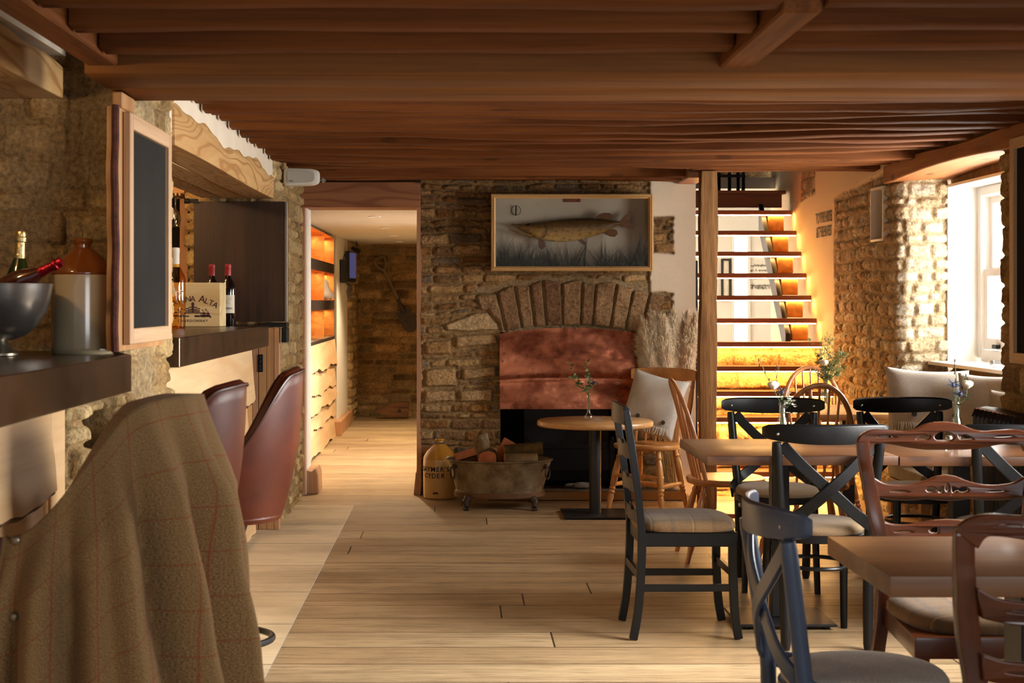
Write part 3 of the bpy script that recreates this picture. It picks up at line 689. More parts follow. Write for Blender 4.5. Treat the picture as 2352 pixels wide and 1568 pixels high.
waney_board(-1.205, 6.34, 9.08, 1.125, .80, 3, .013, .025, parent=t, slant=.06); waney_board(-1.215, 6.34, 8.98, .84, .42, 4, .014, .025, parent=t, slant=-.05); waney_board(-1.222, 6.34, 9.2, .46, .03, 5, .013, .03, parent=t)
MB().box(-1.262, -1.228, 8.85, 9.3, 0, 1.125).build('stile', M_OAKPLANK, t, bevel=.003)
t = thing('bar_hatch_door', 'narrow oak plank door with black hinge at the end of the bar', 'door', (0, 0, 0))
for a, b, mt in ((-1.262, -1.228, M_TRIMPINE), (-1.224, -1.178, M_OAKPLANK), (-1.176, -1.132, M_OAKPLANK), (-1.130, -1.098, M_TRIMPINE)):
    MB().box(a, b, 9.56, 9.62, 0.005, 1.235).build('plank', mt, t, bevel=.002)
h = MB(); h.box(-1.226, -1.196, 9.548, 9.558, .965, 1.072); ho = h.build('hinge', M_BLACKIRON, t, bevel=.002)
h = MB()
for z in (.98, 1.0, 1.03, 1.055): h.sphere((-1.211, 9.546, z), .0035, 8)
h.build('screw', plain('bright_screw', srgb(170, 170, 165), .3, .9), ho)
t = thing('bar_shutter', 'dark stained wooden shutter panel standing open behind the wine bottles', 'shutter', (0, 0, 0))
M_DARKWOOD = wood('dark_stained_oak', srgb(32, 19, 12), srgb(62, 38, 22), 'z', .38, 20, 1.0, .12, fine=.4)
M_GREYEDGE = plain('grey_edge_strip', srgb(120, 112, 104), .4, .6)
MB().box(-1.63, -1.075, 9.62, 9.66, 1.27, 2.008).build('panel', M_DARKWOOD, t, bevel=.002)
MB().box(-1.073, -1.055, 9.615, 9.665, 1.27, 2.005).build('edge_strip', M_GREYEDGE, t, bevel=.002)
h = MB(); h.box(-1.68, -1.60, 9.60, 9.618, 1.998, 2.022); h.tube([(-1.685, 9.605, 2.01), (-1.655, 9.605, 2.01)], .016, 10); h.build('hinge', M_BLACKIRON, t)
t = thing('shutter_bracket', 'black iron corner bracket under the open shutter at the counter end', 'bracket', (0, 0, 0))
MB().box(-1.20, -1.05, 9.55, 9.67, 1.238, 1.266).build('shelf', M_BLACKIRON, t, bevel=.003)
MB().box(-1.085, -1.05, 9.55, 9.67, 1.145, 1.236).build('arm', M_BLACKIRON, t, bevel=.003)

# chalkboard on its bark-edged backing board
t = thing('chalkboard', 'tall framed blank chalkboard on the stone pier between the bar openings', 'chalkboard', (0, 0, 0), group='framed chalkboards')
def wood_frame(x0, x1, ya, yb, za, zb, w, parent, mats, inner='slate'):
    for (y0, y1, z0, z1, ax) in ((ya, ya + w, za, zb, 'z'), (yb - w, yb, za, zb, 'z'), (ya + w, yb - w, zb - w, zb, 'y'), (ya + w, yb - w, za, za + w, 'y')):
        MB().box(x0, x1, y0, y1, z0, z1).build('frame_rail', mats[0] if ax == 'z' else mats[1], parent, bevel=.003)
M_PINEZ = wood('raw_pine', srgb(186, 146, 108), srgb(216, 180, 142), 'z', .6, 16, .7, .15, fine=.3); M_PINEY = wood('raw_pine_rail', srgb(186, 146, 108), srgb(216, 180, 142), 'y', .6, 16, .7, .15, fine=.3)
M_SLATE = plain('chalkboard_slate', srgb(46, 44, 41), .9, c2=srgb(36, 35, 33), vs=3, spec=.15)
wood_frame(-1.105, -1.08, 5.15, 5.89, 1.255, 2.02, .052, t, (M_PINEZ, M_PINEY))
MB().box(-1.104, -1.095, 5.2, 5.84, 1.305, 1.97).build('slate', M_SLATE, t)
m = MB(); rings = []
for i in range(31):
    z = 1.235 + .80 * i / 30; e = 5.10 + .008 * math.sin(z * 13) + .004 * math.sin(z * 37)
    rings.append([(-1.150, e + .01, z), (-1.107, e, z), (-1.107, 5.86, z), (-1.150, 5.86, z)])
bb = m.loft(rings).build('backing_board', M_OAKPLANK, t)
e = MB(); e.tube([(r[1][0] - .012, r[1][1] - .004, r[1][2]) for r in rings], .016, 8, sx=.8); e.build('bark_edge', plain('red_bark', srgb(92, 44, 30), .9, c2=srgb(54, 28, 20), vs=35, bmp=.8), bb)

# ---------------------------------------------------------------- ice bucket with two bottles, stoneware jug
M_CHROME = plain('brushed_steel_bucket', srgb(176, 174, 170), .24, .95, bmp=.03, bs_=200)
c = P(-6, 0, 5.02); bx, by = c.x, 5.02
t = thing('ice_bucket', 'large polished steel footed wine bowl on the bar counter', 'ice bucket', (bx, by, ZC1))
pr = [(.001, .003), (.066, .003), (.066, .010), (.055, .016), (.040, .028), (.030, .040), (.027, .050)]
MB().lathe(pr, 40).build('foot', plain('aged_pewter', srgb(120, 112, 98), .35, .9), t)
pr = [(.027, .050), (.05, .052), (.09, .068), (.128, .10), (.152, .14), (.166, .185), (.172, .222), (.174, .232), (.170, .233), (.164, .19), (.148, .142), (.12, .105), (.08, .075), (.001, .062)]
MB().lathe(pr, 48).build('bowl', M_CHROME, t)
M_GREENGLASS = plain('champagne_glass', srgb(34, 44, 14), .06, spec=.6, coat=.5); M_GOLDFOIL = plain('gold_foil', srgb(214, 190, 130), .32, .85, bmp=.5, bs_=90)
M_REDFOIL = plain('red_foil', srgb(150, 24, 36), .3, .75, bmp=.5, bs_=90); M_LABELPINK = plain('pink_paper_label', srgb(214, 150, 130), .7)
def champagne(name, label, base, tip, glassm, foilm, wm=None):
    base, tip = Vector(base), Vector(tip); L = (tip - base).length; z = (tip - base).normalized()
    x = z.cross(Vector((0, 1, 0))).normalized(); y = z.cross(x)
    M = Matrix(((x.x, y.x, z.x, base.x), (x.y, y.y, z.y, base.y), (x.z, y.z, z.z, base.z), (0, 0, 0, 1)))
    t = thing(name, label, 'bottle', base); M0 = Matrix.Translation(-base) @ M; k = L / .31
    MB().lathe([(.001, 0), (.042 * k, 0), (.044 * k, .01 * k), (.044 * k, .13 * k), (.040 * k, .16 * k), (.028 * k, .195 * k), (.019 * k, .22 * k)], 24, M=M0).build('bottle_body', glassm, t)
    MB().lathe([(.0195 * k, .205 * k), (.020 * k, .225 * k), (.0175 * k, .25 * k), (.0165 * k, .272 * k), (.021 * k, .276 * k), (.021 * k, .288 * k), (.0175 * k, .291 * k), (.0185 * k, .30 * k), (.016 * k, .309 * k), (.001, .311 * k)], 24, M=M0).build('foil', foilm, t)
    return t
champagne('champagne_bottle', 'gold-foiled green champagne bottle standing in the steel ice bucket', (bx + .045, by + .05, ZC1 + .11), P(49, 531, by + .05), M_GREENGLASS, M_GOLDFOIL)
t2 = champagne('champagne_bottle', 'red-foiled bottle leaning out of the steel ice bucket towards the jug', (bx - .02, by - .04, ZC1 + .185), P(143, 600, by - .08), plain('rose_glass', srgb(62, 26, 20), .1, coat=.4), M_REDFOIL)
c = P(190, 0, 5.27)
t = thing('stoneware_jug', 'big two-tone stoneware flagon with brown shoulder on the bar counter', 'jug', (c.x, 5.27, ZC1))
M_STONEWARE = plain('grey_salt_glaze', srgb(190, 172, 138), .16, var=.06, vs=6, coat=.6); M_BROWNGLAZE = plain('brown_salt_glaze', srgb(140, 78, 28), .14, c2=srgb(112, 58, 20), vs=7, coat=.6)
MB().lathe([(.001, 0), (.098, 0), (.1025, .006), (.104, .02), (.1035, .14), (.1045, .25), (.104, .264)], 48).build('body', M_STONEWARE, t)
MB().lathe([(.104, .264), (.1055, .268), (.104, .276), (.085, .305), (.06, .33), (.036, .350), (.027, .356), (.0275, .366), (.034, .374), (.0345, .38), (.030, .386), (.020, .386), (.018, .36), (.001, .355)], 48).build('shoulder', M_BROWNGLAZE, t)

# ---------------------------------------------------------------- wine bottles and crate on the far counter
M_ROSE = thin_glass('amber_wine_glass', srgb(252, 214, 138), .5, .06)
M_REDWINE = plain('dark_wine_bottle', srgb(20, 10, 9), .08, coat=.6); M_REDCAP = plain('red_capsule', srgb(150, 28, 34), .38); M_LABEL = plain('cream_wine_label', srgb(222, 212, 190), .7); M_INK = plain('dark_print', srgb(62, 44, 48), .7); M_GREYINK = plain('grey_print', srgb(150, 145, 135), .7)
def wine_bottle(label, px, d, ht, glassm, capm, cap0, lab=None):
    p = P(px, 0, d); t = thing('wine_bottle', label, 'bottle', (p.x, d, ZC2)); k = ht / .31
    MB().lathe([(.001, .012 * k), (.028 * k, .004 * k), (.036 * k, 0), (.0385 * k, .006 * k), (.0385 * k, .185 * k), (.036 * k, .20 * k), (.025 * k, .222 * k), (.0165 * k, .238 * k), (.0145 * k, .255 * k), (.014 * k, .302 * k), (.001, .302 * k)], 32).build('bottle_body', glassm, t)
    MB().lathe([(.0155 * k, cap0 * k), (.0158 * k, .29 * k), (.0165 * k, .292 * k), (.0165 * k, .302 * k), (.015 * k, .309 * k), (.001, .31 * k)], 24).build('capsule', capm, t)
    if lab:
        m = MB(); n = 20; a0 = rad(-90 - 62); a1 = rad(-90 + 62); r = .0392 * k
        m.grid(lambda u, v: (r * math.cos(lerp(a0, a1, u)), r * math.sin(lerp(a0, a1, u)), lerp(.065, .155, v) * k), n, 2)
        lo = m.build('label', M_LABEL, t, recalc=False)
        def arcmark(us, vs, wth=.0008):
            mm = MB(); mm.sweep([((r + .0006) * math.cos(lerp(a0, a1, u)), (r + .0006) * math.sin(lerp(a0, a1, u)), lerp(.065, .155, v) * k) for u, v in zip(us, vs)], wth, wth); return mm
        mm = MB(); R = random.Random(4)
        for q in range(9):
            u0 = .3 + .4 * R.random(); v0 = .5 + .4 * R.random()
            pts = [(u0 + .10 * math.cos(s), v0 + .10 * math.sin(s * 1.3 + q)) for s in [j * .5 for j in range(8)]]
            mm.sweep([((r + .0006) * math.cos(lerp(a0, a1, u)), (r + .0006) * math.sin(lerp(a0, a1, u)), lerp(.065, .155, v) * k) for u, v in pts], .0008, .0008)
        mm.build('engraving', M_GREYINK, lo)
        text_mesh('CATENA', .017 * k / 1.2, frame((0, -r - .0015, .088 * k), (1, 0, 0), (0, 0, 1)), M_INK, 'lettering', lo)
    return t
t = wine_bottle('clear bottle of amber wine with pale capsule before the wooden crate', 403, 8.42, .435, M_ROSE, plain('pale_capsule', srgb(222, 214, 196), .5), .235)
text_mesh('Pure', .06, frame((0, -.058, .19), (1, 0, .15), (0, 0, 1)), plain('white_script', srgb(236, 220, 190), .6), 'script_lettering', t)
wine_bottle('red-capsuled dark wine bottle with cream label beside the wooden crate', 524, 9.21, .365, M_REDWINE, M_REDCAP, .252, True)
wine_bottle('red-capsuled dark wine bottle half hidden behind the wooden crate', 487, 9.30, .365, M_REDWINE, M_REDCAP, .252)
c = P(441, 0, 8.9)
t = thing('wine_crate', 'pale wooden wine crate with dark branded lettering on the bar counter', 'crate', (c.x, 8.93, ZC2), rz=rad(-3))
M_CRATE = wood('crate_pine', srgb(214, 184, 128), srgb(236, 212, 160), 'x', .6, 9, .8, .1, ring=1.2, ringcol=srgb(206, 170, 112), fine=.1)
MB().box(-.156, .156, 0, .012, .002, .252).build('front_board', M_CRATE, t, bevel=.002)
MB().box(.144, .156, .013, .17, .002, .252).build('side_board', M_CRATE, t, bevel=.002); MB().box(-.156, -.144, .013, .17, .002, .252).build('side_board', M_CRATE, t, bevel=.002)
MB().box(-.144, .144, .158, .17, .002, .252).build('back_board', M_CRATE, t, bevel=.002)
M_BRAND = plain('branded_ink', srgb(74, 40, 44), .8)
txt = 'CATENA ALTA'; R0 = .26; lb = None
for i, ch in enumerate(txt):
    if ch == ' ': continue
    a = (i - 5.0) * .104; big = i in (0, 7)
    x, z = R0 * math.sin(a), .158 + R0 * (math.cos(a) - 1) + .0
    text_mesh(ch, .058 if big else .046, frame((x, -.0012, z + (.004 if big else 0)), (math.cos(a), 0, -math.sin(a)), (math.sin(a), 0, math.cos(a))), M_BRAND, 'lettering', t)
text_mesh('CHARDONNAY', .021, frame((0, -.0012, .034), (1, 0, 0), (0, 0, 1)), M_BRAND, 'lettering', t, spacing=1.25)
m = MB()
for x0, x1, z0, z1 in ((-.042, -.022, .075, .108), (.022, .042, .075, .108), (-.024, -.008, .075, .115), (.008, .024, .075, .115)):
    m.box(x0, x1, -.0016, -.0002, z1 - .006, z1)
    for q in range(3): m.box(lerp(x0, x1, .1 + q * .32), lerp(x0, x1, .25 + q * .32), -.0016, -.0002, z0, z1 - .010)
m.box(-.007, .007, -.0016, -.0002, .078, .132); m.prism([(-.012, .13), (.012, .13), (0, .142)], -.0016, -.0002)
R = random.Random(12)
for i in range(46):
    s = R.choice((-1, 1)); x = s * R.uniform(.045, .105); z = R.uniform(.066, .104) - max(0, abs(x) - .07) * .5
    m.sphere((x, -.0008, z), R.uniform(.003, .006), 6, sc=(1.4, .12, .7))
for i in range(30):
    s = R.choice((-1, 1)); x = s * R.uniform(.02, .10); m.box(x - .012, x + .012, -.0014, -.0002, .054 + R.uniform(0, .014), .056 + R.uniform(0, .014))
m.build('engraved_house', M_BRAND, t)
# hanging stemmed glasses and what shows of the back bar
M_WINEGLASS = thin_glass('stemware_glass', (1, .97, .9, 1), .7, .1)
for i in range(6):
    y = 9.86 + .078 * (i % 3); xx = P((403, 375)[i // 3], 0, y).x
    t = tag(MB().lathe([(.030, 0), (.031, -.003), (.006, -.008), (.004, -.02), (.004, -.075), (.010, -.085), (.030, -.105), (.036, -.14), (.030, -.185), (.0285, -.185), (.034, -.14), (.028, -.108), (.001, -.09)], 20, (xx, y, 2.055)).build('stemmed_glass', M_WINEGLASS), '%s wine glass of the %s row hanging upside down in the lit back bar' % (('front', 'second', 'third')[i % 3], ('visible', 'hidden')[i // 3]), 'glass', 'hanging wine glasses')
t = thing('glass_rack', 'slim timber rack holding upturned wine glasses in the back bar', 'rack', (0, 0, 0))
for k in range(4):
    x = P(390 + 9 * k, 0, 9.9).x; MB().box(x - .006, x + .006, 9.83, 10.16, 2.058, 2.075).build('runner', M_OAKPLANK, t)
for y in (9.85, 10.12): MB().box(P(388, 0, y).x - .01, P(420, 0, y).x + .01, y, y + .02, 2.077, 2.41).build('hanger_board', M_OAKPLANK, t)
tag(MB().box(P(413, 0, 10.4).x, P(431, 0, 10.4).x, 10.4, 10.44, .0, 2.41).build('back_bar_panel', plain('peach_painted_board', srgb(214, 160, 120), .7)), 'tall peach-coloured upright panel standing in the back bar', 'panel')
# loudspeaker
t = thing('wall_speaker', 'small white loudspeaker on a bracket under the joists beside the doorway', 'speaker', P(694, 408, 10.0))
M_SPK = plain('white_plastic', srgb(222, 218, 208), .4); M_GRL = plain('speaker_cloth', srgb(196, 192, 182), .8, bmp=.3, bs_=400)
rings = []
for k, (y, s) in enumerate(((-.075, .86), (-.07, .95), (-.02, 1.0), (.05, .9), (.075, .7))):
    rings.append([(lerp(-.116, .116, .5 + .5 * math.copysign(abs(math.cos(a)) ** .35, math.cos(a))) * s, y, .056 * s * math.copysign(abs(math.sin(a)) ** .45, math.sin(a)) * (1 + .18 * math.cos(a) * -1)) for a in [2 * PI * q / 32 for q in range(32)]])
MB().loft(rings).build('cabinet', M_SPK, t)
MB().loft([[(x * .86, -.078 - .006 * q, z * .8) for x, y, z in rings[0]] for q in (0, 1)]).build('grille', M_GRL, t)
MB().box(-.075, -.05, -.088, -.0845, -.03, -.024).build('badge', plain('speaker_badge', srgb(120, 112, 100), .4), t)
m = MB(); m.box(.08, .15, .0, .02, -.022, -.012); m.box(.13, .14, -.03, .03, -.03, -.005); m.build('bracket', plain('grey_bracket', srgb(150, 150, 146), .4, .6), t)
# ------------------------------------------------------------------ fireplace and what stands around it
M_COPPER = None
def copper_mat(name, c1, c2, rough, dents):
    m, nt, bs = _new(name); bs.inputs['Metallic'].default_value = .9
    v = coords(nt); f = noise(nt, coords(nt, 'Object', (2.2, 2.2, 5)), 1.6, 5, .6, .4)
    nt.links.new(ramp(nt, [(.3, c1), (.55, c2), (.8, tuple(min(1, x * 1.25) for x in c2[:3]) + (1,))], f), bs.inputs['Base Color'])
    g = noise(nt, v, 14, 5, .6); nt.links.new(ramp(nt, [(.3, (rough - .08,) * 3 + (1,)), (.7, (rough + .14,) * 3 + (1,))], g), bs.inputs['Roughness'])
    bump(nt, bs, noise(nt, v, 5, 2), dents, .03); return m
M_COPPER = copper_mat('aged_copper_sheet', srgb(120, 60, 40), srgb(190, 114, 80), .27, .25)
t = thing('copper_hood', 'dented copper smoke hood riveted over the fireplace opening', 'fireplace hood', (0, 0, 0))
def hood(u, v):
    x = lerp(wx(1147), lerp(wx(1473), wx(1466), v), u); top = wz(766) + (wz(752) - wz(766)) * math.sin(PI * u) ** .8; bot = wz(936)
    z = lerp(bot, top, v); y = lerp(11.155, 11.225, v) + .006 * math.sin(u * 7 + v * 3) * math.sin(v * 5) - .010 * math.exp(-((u - .49) / .03) ** 2) * (v > .4) * (v - .4) - .005 * math.exp(-((v - .38) / .03) ** 2)
    return (x, y, z)
m = MB(); m.grid(hood, 60, 40); m.build('sheet', M_COPPER, t, solid=.003)
for k, (u, v) in enumerate(((.02, .83), (.02, .63), (.02, .17), (.97, .75), (.985, .14), (.47, .985), (.54, .985), (.46, .45), (.56, .45))):
    p = hood(u, v); m = MB(); m.sphere((p[0], p[1] - .003, p[2]), .008, 10, sc=(1, .6, 1)); m.build('rivet', plain('dull_rivet', srgb(150, 130, 104), .35, .8) if k == 0 else bpy.data.materials['dull_rivet'], t)
m = MB(); m.box(FB[0] - .08, 1.60, 10.99, 11.26, .004, .05); tag(m.build('hearth_slab', plain('grey_hearth_stone', srgb(120, 110, 96), .8, var=.2, vs=8, bmp=.3), bevel=.004), 'low grey stone hearth slab before the fireplace', 'hearth')
m = MB(); m.box(FB[0] - .1, 1.58, 10.955, 10.985, .004, .066); tag(m.build('hearth_kerb', plain('brass_kerb', srgb(150, 108, 56), .4, .5, var=.15), bevel=.004), 'low brass-coloured kerb strip along the hearth', 'kerb')
t = thing('fire_grate', 'black cast iron fire basket with scalloped front bar in the fireplace', 'grate', (0, 0, 0))
dg_ = 11.36; gx = lambda x: (x - VX) * dg_ / FP; gz = lambda y: EYE - (y - VY) * dg_ / FP
sc_ = []
for i in range(61):
    u = i / 60; b = 0
    for c, w, h in ((.10, .07, .7), (.25, .08, .6), (.36, .05, .5), (.5, .09, 1.0), (.64, .05, .5), (.75, .08, .6), (.90, .07, .7)):
        if abs(u - c) < w: b = max(b, h * math.sqrt(1 - ((u - c) / w) ** 2))
    sc_.append((lerp(gx(1214), gx(1404), u), gz(1026) + .055 * b))
m = MB(); m.prism(sc_ + [(gx(1404), gz(1030)), (gx(1214), gz(1030))], dg_, dg_ + .012, 'y'); m.build('scalloped_bar', M_BLACKIRON, t)
MB().box(gx(1206), gx(1412), dg_ - .01, dg_ + .0, gz(1080), gz(1030)).build('front_panel', M_BLACKIRON, t, bevel=.004)
MB().box(gx(1206), gx(1412), dg_ + .02, dg_ + .28, gz(1076), gz(1070)).build('tray', M_BLACKIRON, t)
for x in (1206, 1400):
    m = MB(); m.box(gx(x), gx(x + 12), dg_ - .02, dg_ + .02, .05, gz(1010)); m.sphere((gx(x + 6), dg_, gz(1008)), .02, 10); m.build('post', M_BLACKIRON, t, bevel=.003)
m = MB(); m.box(gx(1208), gx(1410), 11.74, 11.76, .05, gz(940)); tag(m.build('fireback', plain('cast_iron_fireback', srgb(46, 46, 48), .5, .5, var=.2), bevel=.004), 'dark cast iron fireback plate behind the grate', 'fireback')
for k, (x, y_, z, r) in enumerate(((1335, 11.24, .075, .05), (1360, 11.34, .07, .035), (1310, 11.30, .07, .03))):
    m = MB(); m.sphere((gx(x), y_, z), r, 10, sc=(1.5, 1, .5)); tag(m.build('ash_lump', plain('pale_ash', srgb(150, 142, 128), .95, var=.25, vs=30, bmp=.6) if k == 0 else bpy.data.materials['pale_ash']), ('large pale ash lump on the hearth under the grate', 'small pale ash lump behind the large one', 'small pale ash lump beside the large one')[k], 'ash')
# cyder jug
c = Vector((-.139, 11.125, 0)); t = thing('cyder_jug', 'ochre and cream stoneware cyder jug with black lettering beside the doorway', 'jug', c)
M_CREAMGLAZE = plain('honey_salt_glaze', srgb(206, 164, 96), .2, var=.08, vs=5, coat=.5); M_OCHRE = plain('ochre_salt_glaze', srgb(196, 138, 52), .2, c2=srgb(172, 116, 40), vs=6, coat=.5)
MB().lathe([(.001, .003), (.110, .003), (.116, .01), (.1175, .03), (.1175, .26), (.1165, .278)], 40).build('body', M_CREAMGLAZE, t)
MB().lathe([(.1165, .278), (.112, .30), (.092, .335), (.06, .368), (.035, .385), (.029, .395), (.029, .405), (.033, .41), (.033, .422), (.026, .424), (.001, .42)], 40).build('shoulder', M_OCHRE, t)
m = MB(); m.sweep([(-.022, 0, .40), (-.024, 0, .47), (-.018, 0, .49), (-.004, 0, .495), (.004, 0, .488)], .03, .006, side=(0, 1, 0)); m.box(-.036, .036, -.036, .036, .388, .396); m.build('strap', plain('grey_lead_strap', srgb(88, 88, 92), .5, .5), t)
M_BLKINK = plain('black_transfer_print', srgb(24, 22, 22), .6)
def ring_text(txt, size, z, a0, r, parent, dm=1.0, mat=None):
    wd = [{"'": .30, 'M': .98, 'Y': .74, 'E': .66}.get(ch, .76) * size * dm for ch in txt]
    for i, ch in enumerate(txt):
        a = a0 + (sum(wd[:i]) + wd[i] / 2 - sum(wd) / 2) / r
        text_mesh(ch, size, frame((r * math.sin(a), -r * math.cos(a), z), (math.cos(a), math.sin(a), 0), (0, 0, 1)), mat or M_BLKINK, 'lettering', parent, bold=.0006)
ring_text("GAYMER'S", .047, .212, -.36, .1185, t, .9); ring_text('CYDER', .047, .166, -.36, .1185, t, .95)
MB().tube([(-.012, -.116, .045), (-.03, -.125, .05), (-.045, -.122, .045)], .006, 8).build('tap', plain('brown_tap', srgb(90, 60, 36), .6), t)
# zinc log tub on claw feet
tc = Vector((.274, 10.66, 0)); t = thing('log_tub', 'oval weathered zinc tub with claw feet and ring handles holding firewood', 'tub', tc)
m_, nt_, bs_ = _new('weathered_zinc'); bs_.inputs['Metallic'].default_value = .55; bs_.inputs['Roughness'].default_value = .5
f_ = noise(nt_, coords(nt_), 9, 6, .7); nt_.links.new(ramp(nt_, [(.3, srgb(92, 72, 46)), (.5, srgb(130, 112, 84)), (.7, srgb(158, 142, 112))], f_), bs_.inputs['Base Color']); bump(nt_, bs_, f_, .2, .01); M_ZINC = m_
def oval(a, b, z, n=48): return [(a * math.cos(2 * PI * k / n), b * math.sin(2 * PI * k / n), z) for k in range(n)]
A = [(.295, .20, .075), (.300, .205, .078), (.302, .206, .115), (.296, .20, .12), (.318, .215, .20), (.338, .228, .27), (.352, .238, .312), (.362, .247, .318), (.364, .248, .326), (.358, .243, .328), (.346, .232, .318), (.325, .216, .24), (.29, .196, .10), (.285, .19, .092)]
MB().loft([oval(a, b, z) for a, b, z in A]).build('basin', M_ZINC, t)
MB().loft([oval(a, b, z) for a, b, z in ((.300, .205, .074), (.308, .211, .078), (.309, .212, .105), (.302, .206, .112))]).build('base_band', plain('rusty_band', srgb(112, 80, 54), .6, .4, var=.2, vs=12), t)
M_CLAW = plain('iron_claw', srgb(70, 56, 46), .5, .6, var=.2)
for sx in (-1, 1):
    for sy in (-1, 1):
        m = MB(); x, y = sx * .215, sy * .165
        m.tube([(x, y, .076), (x + sx * .02, y + sy * .02, .05), (x + sx * .012, y + sy * .03, .022), (x + sx * .012, y + sy * .045, .012)], [.03, .022, .016, .018], 10)
        for q in (-1, 0, 1): m.sphere((x + sx * .012 + q * .014, y + sy * .058, .011), .011, 8, sc=(.8, 1.5, 1))
        m.build('claw_foot', M_CLAW, t)
for sx in (-1, 1):
    m = MB(); a0 = rad(-28) if sx > 0 else rad(208)
    px, py = .345 * math.cos(a0), .232 * math.sin(a0); nx, ny = math.cos(a0), math.sin(a0)
    m.sphere((px + nx * .005, py + ny * .005, .285), .018, 10)
    cz = .242; m.tube([(px + nx * .018 + ny * -.032 * math.sin(q), py + ny * .018 + nx * .032 * math.sin(q) , cz + .042 * math.cos(q)) for q in [2 * PI * j / 24 for j in range(25)]], .0055, 8, caps=False)
    m.build('ring_handle', M_CLAW, t)
# firewood
M_BARKG = plain('mossy_bark', srgb(116, 98, 58), .95, c2=srgb(66, 54, 34), vs=16, bmp=.9, bs_=50); M_BIRCH = plain('pale_birch_bark', srgb(166, 142, 104), .9, c2=srgb(96, 78, 54), vs=14, bmp=.8, bs_=50); M_CUT = plain('split_ash_wood', srgb(196, 122, 72), .8, c2=srgb(168, 96, 56), vs=18, bmp=.4, bs_=80); M_CUTPALE = plain('cut_log_end', srgb(214, 164, 112), .8, c2=srgb(176, 118, 76), vs=22)
def log(label, a, b, r, bark, end, seed, group='logs in the zinc tub'):
    a, b = Vector(a), Vector(b); R = random.Random(seed); n = 18; ph = [R.uniform(0, 6) for _ in range(4)]
    pts = [a.lerp(b, i / 8) for i in range(9)]; tt = (b - a).normalized(); u = tt.orthogonal().normalized(); w = tt.cross(u); rings = []
    for i, p in enumerate(pts):
        rings.append([p + (u * math.cos(2 * PI * k / n) + w * math.sin(2 * PI * k / n)) * r * (1 + .06 * math.sin(3 * 2 * PI * k / n + ph[0] + i * .2) + .04 * math.sin(7 * 2 * PI * k / n + ph[1]) + .03 * math.sin(i * 1.7 + ph[2])) for k in range(n)])
    m = MB(); m.loft(rings, True, False); base = thing('firewood_log', label, 'log', a.lerp(b, .5), group=group)
    for i in range(len(m.v)): m.v[i] = m.v[i] - a.lerp(b, .5)
    m.build('bark', bark, base, recalc=True, angle=75)
    for ring, s in ((rings[0], -1), (rings[-1], 1)):
        q = MB(); q.add([p - a.lerp(b, .5) for p in ring], [tuple(range(n))]); q.build('cut_end', end, base, recalc=False)
def wedge(label, a, b, r, seed, ang):
    a, b = Vector(a), Vector(b); c = a.lerp(b, .5); tt = (b - a).normalized(); u = tt.orthogonal().normalized(); w = tt.cross(u); R = random.Random(seed)
    pr = [(r * math.cos(ang + q), r * math.sin(ang + q)) for q in (-.8, -.4, 0, .4, .8)] + [(-r * .5 * math.cos(ang), -r * .5 * math.sin(ang))]
    m = MB(); m.loft([[p + u * (x * (1 + .05 * R.random())) + w * (y * (1 + .05 * R.random())) - c for x, y in pr] for p in (a, a.lerp(b, .35), a.lerp(b, .7), b)])
    base = thing('firewood_log', label, 'log', c, group='logs in the zinc tub'); m.build('split_wood', M_CUT, base, bevel=.003)
X0, Y0 = tc.x, tc.y
log('stubby birch log standing tilted at the back of the zinc tub', (X0 - .09, Y0 + .10, .30), (X0 - .13, Y0 + .125, .475), .052, M_BIRCH, plain('dark_log_end', srgb(70, 48, 34), .9, var=.3, vs=20), 1)
wedge('reddish split wedge poking up at the back of the zinc tub', (X0 + .02, Y0 + .07, .28), (X0 + .10, Y0 + .12, .42), .075, 2, 1.9)
log('mossy log lying across the top of the tub, dark bark', (X0 + .03, Y0 - .055, .378), (X0 + .29, Y0 - .05, .40), .046, M_BARKG, M_CUTPALE, 3)
log('round log with reddish sawn end facing out of the tub', (X0 - .085, Y0 - .185, .335), (X0 - .07, Y0 + .03, .335), .06, M_BARKG, M_CUT, 4)
wedge('long reddish split log at the jug side of the tub', (X0 - .30, Y0 - .02, .315), (X0 - .16, Y0 + .0, .355), .045, 5, 1.5)
log('pale grey log along the front rim of the tub', (X0 + .03, Y0 - .135, .335), (X0 + .25, Y0 - .11, .335), .038, M_BIRCH, M_CUTPALE, 6)

# ---------------------------------------------------------------- cased pike
dc = 11.10; kx = dc / FP; cx_ = lambda x: (x - VX) * kx; cz_ = lambda y: EYE - (y - VY) * kx
x0, x1, z0, z1 = cx_(1128), cx_(1500), cz_(622), cz_(445); fw = .033
t = thing('fish_display_case', 'glazed pine display case with a mounted pike above the fireplace', 'display case', (0, 0, 0))
case_root = t
M_FRAMEX = wood('waxed_pine_frame', srgb(190, 146, 88), srgb(222, 182, 122), 'x', .4, 18, .6, .1, fine=.2); M_FRAMEZ = wood('waxed_pine_frame_upright', srgb(190, 146, 88), srgb(222, 182, 122), 'z', .4, 18, .6, .1, fine=.2)
prof = [(0, .0), (0, -.022), (.008, -.03), (.012, -.024), (.017, -.024), (.02, -.032), (.026, -.026), (fw, -.014), (fw, 0)]
def rail(p0, p1, inward, mitre, mat, nm):
    p0, p1, inward = Vector(p0), Vector(p1), Vector(inward); al = (p1 - p0).normalized(); r = []
    for p, s in ((p0, 1), (p1, -1)): r.append([p + inward * a + Vector((0, b, 0)) + al * (s * a) for a, b in prof])
    m = MB(); m.loft(r); m.build(nm, mat, t, angle=25)
yb = 11.13
rail((x0, yb, z1), (x1, yb, z1), (0, 0, -1), 1, M_FRAMEX, 'frame_rail'); rail((x0, yb, z0), (x1, yb, z0), (0, 0, 1), 1, M_FRAMEX, 'frame_rail')
